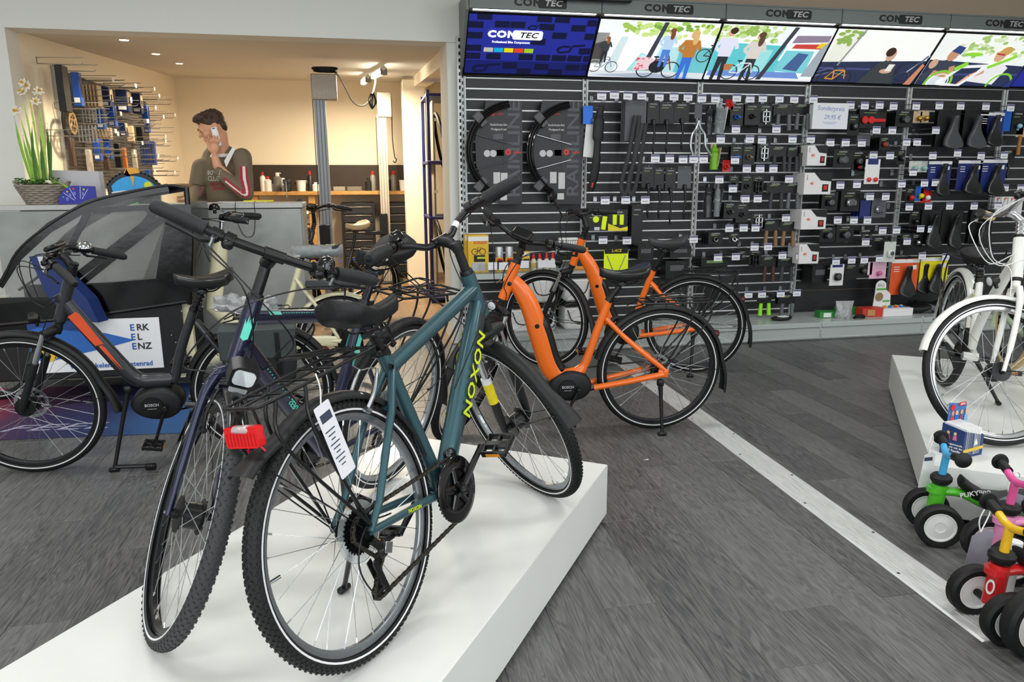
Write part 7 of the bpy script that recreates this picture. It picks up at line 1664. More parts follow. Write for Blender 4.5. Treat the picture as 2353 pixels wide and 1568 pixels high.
G('bar_part_pack', 'clamp', 2, 1, (1680, 334, 1706, 380), 'card with a blue quick-release', extra=BLUP, n=2); G('bar_part_pack', 'clamp', 2, 1, (1707, 334, 1733, 380), 'card with a bronze quick-release', extra=mat('bronze_part', '#8c7a5a', .35, .7)); G('pedal_pack', 'pedal', 2, 1, (1741, 326, 1768, 372), 'pack with a shiny silver pedal', cat='pedal', extra=CHR, n=3); G('grip_pack', 'grips', 2, 1, (1770, 336, 1806, 396), 'pair of black grips, left', cat='grips'); G('grip_pack', 'grips', 2, 1, (1808, 338, 1832, 396), 'slim pair of black grips, middle', cat='grips'); G('grip_pack', 'grips', 2, 1, (1834, 332, 1856, 382), 'pair of short grips beside the upright', cat='grips')
G('bottle', 'bottle', 2, 3, (1640, 424, 1656, 498), 'clear bottle below a grey cage card', col=CLR, extra=CARDG, cat='bottle'); G('bottle', 'bottle', 2, 3, (1615, 424, 1638, 500), 'dark bottle with white stripes', col=mat('smoky_bottle', '#3b3f42', .15), extra=BLKM, cat='bottle')
G('bar_part_pack', 'clamp', 2, 3, (1676, 403, 1696, 440), 'small card with a black clamp'); G('bar_part_pack', 'clamp', 2, 3, (1705, 402, 1727, 446), 'tall card with a round bar end', extra=BLK); G('pedal_pack', 'pedal', 2, 3, (1730, 404, 1753, 446), 'card with a black pedal', cat='pedal', extra=BLK, n=2); G('grip_pack', 'grips', 2, 3, (1762, 420, 1800, 481), 'pair of long black grips', cat='grips'); G('grip_pack', 'grips', 2, 3, (1804, 420, 1836, 480), 'pair of grey flared grips', cat='grips', extra=mat('grip_mid', '#62676b', .6))
G('bar_part_pack', 'clamp', 2, 4, (1664, 466, 1690, 502), 'stack of cards with a small bolt', n=4); G('bar_part_pack', 'clamp', 2, 4, (1692, 466, 1718, 512), 'card with a black spacer', n=2); G('pedal_pack', 'pedal', 2, 4, (1726, 490, 1757, 526), 'pack with a silver and black pedal', cat='pedal', extra=CHR); BRN = mat('brown_leather', '#8a6a4c', .6)
G('grip_pack', 'grips', 2, 5, (1752, 508, 1786, 566), 'pair of brown leather hooked grips', cat='grips', extra=BRN); G('grip_pack', 'grips', 2, 5, (1792, 510, 1826, 566), 'pair of brown leather looped grips', cat='grips', extra=BRN); G('bar_part_pack', 'clamp', 2, 5, (1628, 534, 1660, 562), 'stack of black cards with bolts', n=4); G('bar_part_pack', 'clamp', 2, 5, (1675, 536, 1698, 560), 'small card with a silver bolt', extra=ALU)
G('pedal_pack', 'pedal', 2, 6, (1722, 575, 1748, 613), 'card with a flat black pedal', cat='pedal', extra=BLK); G('grip_pack', 'grips', 2, 6, (1750, 590, 1779, 648), 'pair of dark brown grips', cat='grips', extra=mat('dark_brown_grip', '#4a3128', .6)); G('grip_pack', 'grips', 2, 6, (1788, 592, 1822, 646), 'pair of plain black grips', cat='grips', n=2); G('black_carton', 'box', 2, 6, (1612, 594, 1672, 613), 'row of small black cartons with pale print', extra=INKG, cat='carton'); G('clip_pack', 'lamp', 2, 6, (1697, 577, 1714, 598), 'small silver part in a clear pack', extra=ALU)
G('grip_pack', 'grips', 2, 7, (1740, 680, 1770, 724), 'pair of neon green grips', cat='grips', extra=mat('neon_green_grip', '#8fe01e', .5, emit=.1)); G('grip_pack', 'grips', 2, 7, (1788, 678, 1824, 728), 'pair of grey and black grips', cat='grips', extra=mat('grip_mid', '#62676b', .6), n=2); G('tube_pack', 'plain', 2, 7, (1620, 645, 1660, 690), 'black pack behind the rear wheel', cat='pump pack')
# boxed lamp bay
t = thing('handwritten_sign', 'white handwritten price sign hanging from the boxed lamp bay', 'sign', at(1908, 267, y=-.30))
A_, B_ = at(1870, 236, y=-.30), at(1946, 297, y=-.30); MB().box((0, 0, 0), (B_.x-A_.x, .002, A_.z-B_.z)).build('paper', mat('sign_paper', '#e7e9ef', .5, var=.01), t, 0)
pen = mat('pen_blue', '#7d8fc4', .6)
text('lettering', 'Sonderpreis', .052, pen, t, basis((0, -.0018, .06), (1, 0, -.03), (0, 0, 1)), ext=.0002, shear=.15); text('lettering', '29,95 \u20ac', .05, pen, t, basis((.02, -.0018, -.01), (1, 0, -.03), (0, 0, 1)), ext=.0002, shear=.15)
for z in (-.05, -.062): MB().box((.0, -.0015, z), (.13-.03*(z < -.06), .001, .003)).build('underline', pen, t, 0)
mb = MB(); mb.box((-.12, .05, .0), (.03, .1, .2)); mb.build('clip_box', WHT, t, 0)
for ri, (r_, d_) in enumerate((((1857, 334, 1898, 381), 'white lamp carton with an orange 40'), ((1850, 397, 1908, 447), 'white lamp carton, orange 40, pulled forward'), ((1843, 482, 1897, 527), 'white lamp carton, orange 40, by the upright'), ((1838, 562, 1880, 606), 'lowest white lamp carton with an orange 40'))): G('lamp_carton', 'box', 3, ri+1, r_, d_, col=WBOX, extra='lux', cat='lamp carton', y=-.3)
G('tool_pack', 'tool', 3, 0, (1976, 246, 2034, 296), 'card with a red folding lock', cat='lock pack', n=2); G('bar_part_pack', 'lamp', 3, 0, (1950, 262, 1972, 312), 'narrow card behind the handwritten sign'); G('lamp_pack', 'lamp', 3, 0, (2060, 253, 2096, 292), 'card with a black front lamp', cat='lamp', n=4)
G('lamp_pack', 'lamp', 3, 2, (1917, 343, 1955, 386), 'card with a round domed front lamp', cat='lamp', extra=CARDG); G('lamp_pack', 'lamp', 3, 2, (1958, 346, 1986, 390), 'card with a small black lamp', cat='lamp'); G('lamp_pack', 'lamp', 3, 1, (1970, 310, 1998, 335), 'clear pack with a red rear lamp', cat='lamp', extra=REDP, col=CARDG); G('lamp_pack', 'lamp', 3, 1, (2022, 315, 2042, 345), 'slim card with a red and white lamp', cat='lamp', extra=REDP, n=4); G('lamp_pack', 'lamp', 3, 2, (1963, 372, 1985, 394), 'low card with a red lamp', cat='lamp', extra=REDP)
t = G('lamp_pack', 'fist', 3, 3, (1990, 366, 2018, 423), 'white and blue card with two red lamps', cat='lamp', col=WHT, y=-.28); MB().box((0, -.002, .085), (.1, .002, .05)).build('card_header', NVY, t, 0)
G('lamp_pack', 'lamp', 3, 4, (1890, 441, 1923, 484), 'black card with a pale round lamp', cat='lamp', n=2); G('lamp_pack', 'lamp', 3, 4, (1934, 438, 1973, 486), 'black card with a silver clamp lamp', cat='lamp', extra=ALU, n=3); G('lamp_pack', 'plain', 3, 4, (1978, 460, 2000, 502), 'row of thin navy cards', col=NVY, n=4); G('lamp_pack', 'lamp', 3, 4, (2002, 456, 2034, 500), 'clear blister with chrome parts', extra=CHR, col=CARDG, n=2)
G('lamp_pack', 'lamp', 3, 5, (1885, 522, 1918, 556), 'card with a big black lamp, left', cat='lamp'); G('lamp_pack', 'lamp', 3, 5, (1923, 518, 1960, 556), 'card with a big black lamp, middle', cat='lamp', n=2); G('spring_pack', 'grips', 3, 5, (1975, 530, 2003, 552), 'row of small black springs with green labels', n=3); G('wood_pack', 'plain', 3, 5, (2005, 545, 2030, 576), 'black card on a wooden holder', n=1); mb = None
G('black_carton', 'box', 3, 6, (1868, 610, 1900, 650), 'black carton with a lamp window', extra=CARDG, cat='carton'); t = G('lamp_pack', 'lamp', 3, 6, (1909, 608, 1936, 656), 'white card with a blue head', col=WHT, cat='lamp', y=-.26); MB().box((0, -.002, .08), (.1, .002, .025)).build('card_header', NVY, t, 0)
G('lamp_pack', 'plain', 3, 6, (1942, 607, 1968, 642), 'row of thin black cards', n=5); G('lamp_pack', 'lamp', 3, 6, (1971, 602, 1992, 637), 'card with a small green-labelled part')
t = G('bell_pack', 'bell', 3, 6, (2000, 602, 2034, 640), 'pink and white child bell pack', col=mat('pink_card', '#e7b9cf', .5), extra=mat('pink_bell', '#d46ba0', .4), cat='bell'); G('bell_pack', 'plain', 3, 6, (1993, 603, 2003, 632), 'pale pink narrow card', col=mat('pink_card2', '#efd5df', .5), n=2, cat='bell')
# saddle bay
t = G('bell_pack', 'bell', 4, 0, (2100, 256, 2117, 282), 'gold card with a brass bell, left', col=tan_, extra=mat('brass', '#c89a3c', .25, .9), cat='bell'); G('bell_pack', 'bell', 4, 0, (2116, 254, 2133, 282), 'gold card with a brass bell', col=tan_, extra=mat('brass', '#c89a3c', .25, .9), cat='bell')
for r_, d_, c_, ri, e_ in (((2157, 252, 2207, 338), 'grey grooved saddle on a black card, left', None, 0, (.21, .28)), ((2209, 252, 2262, 338), 'grey grooved saddle on a black card, next', None, 0, (.21, .28)), ((2254, 258, 2300, 326), 'black saddle on a blue and white card', NVY, 0, (.18, .27)),
        ((2135, 370, 2180, 438), 'black slim saddle on a navy card, left', NVY, 2, (.15, .28)), ((2203, 368, 2250, 438), 'black split saddle on a navy card, middle', NVY, 2, (.2, .26)), ((2254, 366, 2305, 442), 'black broad saddle on a navy card, right', NVY, 2, (.2, .28)),
        ((2120, 483, 2155, 560), 'matt black saddle on a black card, left', None, 4, (.17, .3)), ((2166, 483, 2205, 560), 'matt black narrow saddle on a black card, middle', None, 4, (.14, .3)), ((2233, 482, 2275, 560), 'matt black saddle on a black card, right', None, 4, (.15, .3)),
        ((2050, 596, 2104, 676), 'black saddle on an orange card', mat('orange_card', '#e0592a', .45), 6, (.18, .28)), ((2117, 592, 2172, 668), 'black saddle on a yellow card, front one', YEL, 6, (.18, .27)), ((2100, 594, 2130, 664), 'black saddle on a yellow card, rear one', YEL, 6, (.17, .27))):
    G('saddle_pack', 'saddle', 4, ri, r_, d_, col=c_, cat='saddle', extra=e_, y=-.16 if 'rear' in d_ else -.22, n=2 if ri in (0, 4) else 1, logo_=False)
TEALB = mat('pale_teal_bell', '#8fc0b4', .35)
G('bell_pack', 'bell', 4, 2, (2090, 370, 2108, 396), 'pale card with a teal bell, left', col=mat('pale_card', '#c9cfc8', .5), extra=TEALB, cat='bell'); G('bell_pack', 'bell', 4, 2, (2110, 370, 2130, 396), 'pale card with a teal patterned bell', col=mat('pale_card', '#c9cfc8', .5), extra=TEALB, cat='bell'); G('bell_pack', 'bell', 4, 3, (2082, 432, 2100, 466), 'black card with a round red bell', extra=REDP, cat='bell'); G('bell_pack', 'bell', 4, 3, (2105, 428, 2120, 462), 'blue and yellow card with a bell', col=BLUP, extra=YEL, cat='bell'); G('bell_pack', 'bell', 4, 3, (2117, 432, 2138, 466), 'card with a white round bell', extra=WHT, cat='bell', col=REDP)
G('bell_pack', 'bell', 4, 4, (2092, 484, 2112, 522), 'black card with a black bell', cat='bell'); G('bell_pack', 'bell', 4, 5, (2070, 538, 2092, 568), 'small black card', cat='bell'); G('bell_pack', 'bell', 4, 5, (2094, 538, 2118, 567), 'black card with a silver bell', extra=CHR, cat='bell'); G('lamp_pack', 'lamp', 4, 1, (2062, 345, 2078, 378), 'slim card with a clip beside the upright'); G('lamp_pack', 'lamp', 4, 1, (2090, 318, 2112, 345), 'small black card under the brass bells')
t = G('valve_pack', 'lamp', 4, 5, (2033, 556, 2055, 602), 'clear pack with a white bracket across the upright', col=mat('pale_card', '#c9cfc8', .5), extra=WHT, y=-.28)
# last bay
G('helmet_pack', 'plain', 5, 0, (2307, 252, 2322, 302), 'bright blue narrow carton', col=BLUP, cat='carton'); t = G('mirror_pack', 'bell', 5, 0, (2326, 254, 2350, 310), 'black card with a pale blue mirror', cat='mirror', extra=mat('pale_blue_mirror', '#8fc3dd', .2)); G('lock_pack', 'stand', 5, 1, (2300, 345, 2325, 410), 'black coiled lock pack', cat='lock'); G('leather_gloves', 'grips', 5, 1, (2338, 284, 2360, 358), 'tan leather bar tape pack', cat='bar tape', col=tan_, extra=mat('tan_leather', '#9a6f35', .6))
for i in range(4): t = G('stand_pack', 'plain', 5, 2, (2286+16*i, 452, 2298+16*i, 494), ['white hook-shaped rack clip, leftmost', 'white hook-shaped rack clip, second', 'white hook-shaped rack clip, third', 'white hook-shaped rack clip, rightmost'][i], col=WHT, cat='rack clip', y=-.2-.01*i, logo_=False); MB().box((.0, -.003, .06), (.03, .003, .02)).build('orange_mark', mat('orange_card', '#e0592a', .45), t, 0); mb = MB(); mb.tube(spl([(0, -.012, .06), (-.02, -.012, 0), (-.01, -.012, -.07), (.02, -.012, -.09)], 5), .009, 6); mb.build('clip_arm', WHT, t)
# ------------------------------------------------------------------ mudguard sets
def mudset(label, u0, u1):
    y = -.10; O = at((u0+u1)/2, 350, y=y); t = thing('mudguard_set', label, 'mudguard set', O); w = at(u1, 300, y=y).x-at(u0, 300, y=y).x; zt, zb = at(u0, 231, y=y).z-O.z, at(u0, 470, y=y).z-O.z
    Bx = basis((0, 0, 0), (1, 0, 0), (0, 0, 1))
    mb = MB(); mb.prism([(-w*.45, zt), (w*.5, zt), (w*.5, zb), (-w*.1, zb), (-w*.3, zb+.03), (-w*.32, -.33), (-w*.5, -.28), (-w*.72, -.1), (-w*.74, .1), (-w*.6, .26), (-w*.5, .3)], .004, Bx); cd = mb.build('card', mat('set_card', '#232427', .4, var=.06, scale=10), t, 0)
    for dz in (.02, .04): MB().box((-w*.03, dz, zt-.17), (w*.9, .003, .33)).build('card_behind', CARD, t, 0)
    cx = w*.28; R1 = .385
    for i, rr in enumerate((R1, R1-.018, R1-.036)):
        mb = MB(); mb.tube([(cx-rr*math.cos(R_(a)), -.03-.008*i, rr*math.sin(R_(a))) for a in range(-62, 84, 5)], .011, 8, flat=1.4); mb.build('mudguard', BLKG if i != 1 else BLK, t)
    for a in (42, -42):
        mb = MB(); c = Vector((cx-(R1-.015)*math.cos(R_(a)), -.035, (R1-.015)*math.sin(R_(a)))); mb.box(c, (.07, .035, .12), rotm('Y', 90-a if a > 0 else -90-a) @ rotm('Y', 90), bev=.006); mb.build('plastic_sleeve', mat('grey_sleeve', '#4a4c4f', .35), t)
    for sg in (1, -1): mb = MB(); mb.tube([(cx-R1+.05, -.02, sg*.14), (cx-.02, -.02, sg*.06)], .004, 6); mb.build('stay_rod', ALU if 'right' in label else STEEL, t)
    mb = MB(); mb.box((-w*.02, -.002, -.005), (.1, .004, .05), bev=.02); mb.build('card_slot', BLKG, t)
    MB().box((w*.26, -.004, .0), (w*.5, .006, .29)).build('paper_band', mat('band_grey', '#33353b', .5), t, 0)
    gm = mat('set_letters', '#55585d', .5)
    text('lettering', 'RAINLINE', .165, gm, t, basis((w*.29, -.008, .02), (0, 0, 1), (-1, 0, 0)) @ Matrix.Diagonal((1.05, .85, 1, 1)), bold=True)
    red = mat('set_red', '#cf3a34', .5)
    for x, z, s_ in ((-w*.28, zt-.10, .9), (w*.12, .0, 1.2)):
        mb = MB(); mb.lathe([(.006*s_, 0), (.02*s_, 0), (.02*s_, .002), (.006*s_, .002), (.006*s_, 0)], 16, T(x, -.009, z) @ rotm('X', 90)); mb.build('red_logo', red, t); text('lettering', 'hebie', .026*s_, red, t, basis((x+.065*s_, -.009, z), (1, 0, 0), (0, 0, 1)), bold=True)
    wt = mat('set_white', '#c9cbcb', .5)
    text('lettering', 'Radschutz-Set', .024, wt, t, basis((-w*.12, -.0055, .21), (1, 0, 0), (0, 0, 1)), bold=True); text('lettering', 'Mudguard set', .023, wt, t, basis((-w*.12, -.0055, .175), (1, 0, 0), (0, 0, 1)), bold=True)
    MB().box((-w*.13, -.005, .12), (.08, .001, .04)).build('text_block', CARDG, t, 0)
    for x in (-w*.43, -w*.27): mb = MB(); mb.lathe([(0, 0), (.027, 0), (.027, .002), (0, .002)], 18, T(x, -.004, -.01) @ rotm('X', 90)); mb.build('pictogram', wt, t)
    for x, z, hh in ((-w*.18, -.2, .09), (w*.02, -.225, .13), (w*.0, -.35, .05)): MB().box((x, -.005, z), (.055, .001, hh)).build('data_label', wt, t, 0)
mudset('black mudguard set on a shaped card, left one', 1113, 1200); mudset('black mudguard set on a shaped card, right one with bright stays', 1240, 1338)
# ------------------------------------------------------------------ care product shelf in the first bay
ps = at(1150, 628, y=-.32); t = thing('wall_shelf', 'light grey wall shelf with clear front bins below the mudguard sets', 'shelf', T(.5, 0, ps.z-.012))
mb = MB(); mb.box((0, -.17, 0), (.95, .33, .018), bev=.003); mb.box((0, -.335, -.012), (.95, .012, .045), bev=.003); mb.build('shelf_board', deckm, t)
acr = mat('clear_acrylic', '#e8ecec', .08, trans=.9, ior=1.15, alpha=.5)
for i in range(4): mb = MB(); mb.box((-.33+.2*i, -.315, .05), (.19, .004, .07)); mb.box((-.425+.2*i, -.22, .05), (.004, .18, .07)); mb.build('clear_bin', acr, t, 0)
for i, (u, v) in enumerate(((1132, 612), (1157, 612), (1205, 608), (1247, 607), (1267, 607))): q_ = at(u, v, y=-.335); o = link('price_tag', tag_me, t, Matrix.Translation(q_-Vector((.5, 0, ps.z-.012)))); 
sz = ps.z-.002
SONY = mat('care_yellow', '#e0b52a', .45); 
def careprint(t, w, h, y):
    text('lettering', 'SONAX', h*.12, REDP, t, basis((w*.1, y, h*.40), (1, 0, 0), (0, 0, 1)), bold=True)
    mb = MB()
    for x in (-w*.2, w*.22): mb.lathe([(w*.14, 0), (w*.17, 0), (w*.17, .001), (w*.14, .001), (w*.14, 0)], 18, T(x, y, h*.13) @ rotm('X', 90))
    mb.tube([(-w*.2, y, h*.13), (0, y, h*.13), (w*.15, y, h*.26), (-w*.05, y, h*.26), (0, y, h*.13)], .002, 4); tag(mb.build('bike_picture', BLKM, t, 0), kind='stuff')
    MB().box((w*.05, y, -h*.08), (w*.6, .001, h*.2)).build('print_block', BLKM, t, 0); MB().box((w*.15, y-.001, -h*.06), (w*.45, .001, h*.06)).build('print_bar', mat('lime_bar', '#c7cf2a', .5), t, 0)
    MB().box((0, y-.001, -h*.33), (w*.7, .001, h*.26)).build('print_sponge', mat('sponge_grey', '#b9bcc0', .6), t, 0)
for i, (u, lab) in enumerate(((1098, 'yellow bicycle cleaning kit carton, front one, on the care shelf'), (1090, 'yellow bicycle cleaning kit carton behind the front one'))):
    q_ = at(u, 552, y=-.22+.07*i); t = thing('cleaning_kit', lab, 'carton', Vector((q_.x, -.22+.07*i, sz))); h_ = .30
    MB().box((0, 0, h_/2), (.165, .05, h_), bev=.003).build('carton', SONY, t); MB().box((0, -.0255, h_*.9), (.16, .002, h_*.12)).build('header', WHT, t, 0)
    # print sits at the middle of the front
    n0 = set(bpy.data.objects); careprint(t, .15, .26, -.0268)
    for o in set(bpy.data.objects)-n0: o.location.z += h_*.45
for i, (u, lab) in enumerate(((1147, 'silver-topped spray can on the care shelf, left'), (1170, 'silver-topped spray can on the care shelf, right'))):
    q_ = at(u, 580, y=-.2); t = thing('spray_can', lab, 'can', Vector((q_.x, -.2, sz))); mb = MB(); mb.lathe([(0, 0), (.033, 0), (.033, .115), (0, .115)], 20); mb.build('can_label', SONY, t); mb = MB(); mb.lathe([(0, .115), (.033, .115), (.033, .19), (.028, .2), (0, .202)], 20); mb.build('can_top', mat('can_silver', '#b9bcbe', .3, .6), t); MB().box((0, -.0325, .06), (.045, .004, .07), bev=.001).build('can_print', BLKM, t); MB().box((0, -.0325, .1), (.04, .004, .018)).build('can_brand', REDP, t, 0)
for i, (u, lab) in enumerate(((1192, 'yellow and black bottle carton on the care shelf, left'), (1208, 'yellow and black bottle carton on the care shelf, right'))):
    q_ = at(u, 580, y=-.2); t = thing('bottle_carton', lab, 'carton', Vector((q_.x, -.2, sz))); MB().box((0, 0, .08), (.058, .05, .16), bev=.003).build('carton', SONY, t); MB().box((0, -.0256, .06), (.05, .001, .08)).build('carton_print', BLKM, t, 0); MB().box((0, -.0256, .135), (.05, .001, .03)).build('carton_head', WHT, t, 0)
for i, (u, lab) in enumerate(((1226, 'first red-capped oil bottle on the care shelf'), (1240, 'second red-capped oil bottle on the care shelf'), (1256, 'third red-capped oil bottle on the care shelf'), (1270, 'red-capped oil bottle farthest right on the care shelf'))):
    q_ = at(u, 590, y=-.2); t = thing('oil_bottle', lab, 'bottle', Vector((q_.x, -.2, sz))); mb = MB(); mb.lathe([(0, 0), (.022, 0), (.022, .08), (.012, .1), (0, .1)], 16); mb.build('bottle', mat('bottle_white', '#d9d3c2', .4), t); mb = MB(); mb.lathe([(0, .098), (.014, .098), (.012, .125), (.004, .15), (0, .15)], 12); mb.build('cap', REDP, t); MB().box((0, -.0215, .045), (.03, .003, .04)).build('label', SONY, t, 0)
q_ = at(1305, 555, y=-.2); t = thing('wheel_brush', 'white cleaning brush with stiff bristles on the care shelf', 'brush', q_); MB().box((0, 0, .02), (.16, .05, .022), bev=.006).build('brush_back', WHT, t)
for k in range(8): mb = MB(); mb.tube([(-.07+.02*k, 0, .01), (-.075+.02*k, -.02, -.055)], .008, 6); mb.build('bristle_tuft', WHT, t)
t = thing('orange_pack', 'orange and clear care pack at the end of the care shelf', 'pack', Vector((at(1335, 600, y=-.2).x, -.2, sz))); MB().box((0, 0, .09), (.11, .04, .18), bev=.004).build('pack', mat('care_orange', '#dd8a2a', .45), t); MB().box((0, -.021, .07), (.08, .001, .08)).build('pack_print', BLKM, t, 0)
# white lidded tubs on the base shelf behind the orange bicycles
for i, (u, v, lab) in enumerate(((1195, 740, 'white lidded tub on the base shelf, left'), (1240, 690, 'white lidded tub stacked in the middle'), (1240, 745, 'white lidded tub on the base shelf, middle'), (1318, 690, 'white lidded tub stacked at the right'), (1318, 745, 'white lidded tub on the base shelf, right'))):
    q_ = at(u, v, y=-.25); z = .155 if v > 700 else .155+.232; t = thing('white_tub', lab, 'tub', Vector((q_.x, -.25, z))); mb = MB(); mb.box((0, 0, .095), (.21, .24, .19), bev=.02); mb.build('tub', WHT, t); mb = MB(); mb.box((0, 0, .21), (.225, .255, .035), bev=.012); mb.build('lid', BLKM, t)
    mb = MB(); mb.tube(spl([(-.09, -.13, .17), (-.05, -.15, .08), (.05, -.15, .08), (.09, -.13, .17)], 5), .005, 6); mb.build('handle', BLK, t)
# articles lying on the base shelf
def onshelf(u, v, y): q_ = at(u, v, y=y); return Vector((q_.x, y, .1545))
for u, y, d_, c_, lab, pr in ((1900, -.28, (.18, .1, .055), '#2f8a3c', 'green lamp carton lying on the base shelf', '#dfe7df'), (1945, -.16, (.2, .1, .06), '#2f8a3c', 'green carton behind the clear bag', '#cfe0cf'), (1998, -.3, (.2, .12, .075), '#c6372b', 'red and brown carton lying on the base shelf', '#b98a55')):
    t = thing('small_carton', lab, 'carton', onshelf(u, 720, y)); MB().box((0, 0, d_[2]/2), d_, rotm('Z', -6), bev=.002).build('carton', hexm(c_, .5), t); MB().box((-.03, -d_[1]/2-.002, d_[2]/2), (.07, .003, d_[2]*.7), rotm('Z', -6)).build('carton_print', hexm(pr, .5), t, 0)
t = thing('parts_bag', 'crumpled clear bag of silver parts on the base shelf', 'bag', onshelf(1938, 720, -.36)); mb = MB(); rings = []
for z, a, b in ((0, .07, .04), (.03, .078, .05), (.07, .07, .04), (.12, .085, .015), (.15, .095, .004)): rings.append([Vector((math.cos(q)*a*random.uniform(.9, 1.1), math.sin(q)*b*random.uniform(.8, 1.2), z+random.uniform(-.006, .006))) for q in np.linspace(0, 6.283, 17)[:-1]])
mb.loft(rings); mb.build('bag', mat('crumpled_plastic', '#dfe7ec', .12), t, 0)
for k in range(5): mb = MB(); mb.lathe([(.012, -.006), (.02, -.006), (.02, .006), (.012, .006), (.012, -.006)], 12, T(random.uniform(-.04, .04), random.uniform(-.015, .015), .025+.015*k) @ rotm('X', random.uniform(0, 90))); mb.build('metal_ring', ALU, t)
t = thing('black_strap', 'black folded strap on the base shelf', 'strap', onshelf(1974, 725, -.42)); mb = MB(); mb.tube(spl([(-.05, 0, .012), (0, .01, .018), (.05, 0, .014), (.03, -.015, .03), (-.04, -.01, .028)], 5), .012, 8, flat=.8); mb.build('strap', BLKM, t)
t = thing('glove_pack', 'black and white gloves in clear wrap on the base shelf', 'gloves', onshelf(1795, 732, -.34)); mb = MB(); mb.ell((0, 0, .02), (.1, .05, .02), 14); mb.ell((.06, .01, .024), (.05, .03, .018), 10); mb.build('glove', BLKM, t, 60); mb = MB(); mb.ell((.01, -.01, .036), (.06, .03, .008), 10); mb.build('white_patch', WHT, t, 60)
t = thing('bell_display', 'white and green round-topped counter display with a tray of coloured bells', 'display box', onshelf(2050, 715, -.30)); q0 = t.location.copy()
MB().box((0, 0, .035), (.3, .16, .07), bev=.002).build('tray', WBOX, t); mb = MB(); mb.prism([(-.15, 0), (.03, 0), (.02, .12), (-.03, .16)]+[(-.085+.055*math.cos(R_(a)), .19+.055*math.sin(R_(a))) for a in range(20, 180, 16)]+[(-.14, .12)], .006, basis((0, .075, .06), (1, 0, 0), (0, 0, 1))); bd = mb.build('back_board', WBOX, t, 0)
text('lettering', 'BELL', .035, mat('grey_ink', '#7d857d', .5), bd, basis((-.085, .068, .26), (1, 0, 0), (0, 0, 1))); MB().box((-.08, .067, .225), (.1, .002, .016)).build('green_bar', hexm('#4fae3f', .5), bd, 0); MB().box((-.02, .067, .115), (.07, .002, .014)).build('green_bar', hexm('#4fae3f', .5), bd, 0)
mb = MB(); mb.lathe([(0, 0), (.04, 0), (.04, .002), (0, .002)], 20, T(-.095, .067, .155) @ rotm('X', 90)); mb.build('round_picture', hexm('#8c7a52', .6), bd)
for k, c in enumerate(('#e58a2a', '#f0d02a', '#2f6fd0', '#2fae4a', '#d8352a', '#f0d02a', '#2f6fd0', '#e9e4da')): mb = MB(); mb.ell((-.1+.028*k, -.02+.03*(k % 2), .074), (.018, .018, .014), 10); mb.build('toy_bell', hexm(c, .35), t)
for u, y, L_, lab, rz in ((2100, -.28, .28, 'black saddle lying on the base shelf beside the bell display', 190), (2135, -.12, .27, 'black saddle lying behind the first on the base shelf', 160), (2165, -.34, .26, 'grey saddle end at the base shelf edge behind the white bicycle', 175)):
    t = thing('loose_saddle', lab, 'saddle', onshelf(u, 710, y)); saddle(t, T(0, 0, .055) @ rotm('Z', rz), L_, .2, m=BLKM if 'grey' not in lab else mat('grey_saddle', '#5b6066', .5), rails=True)
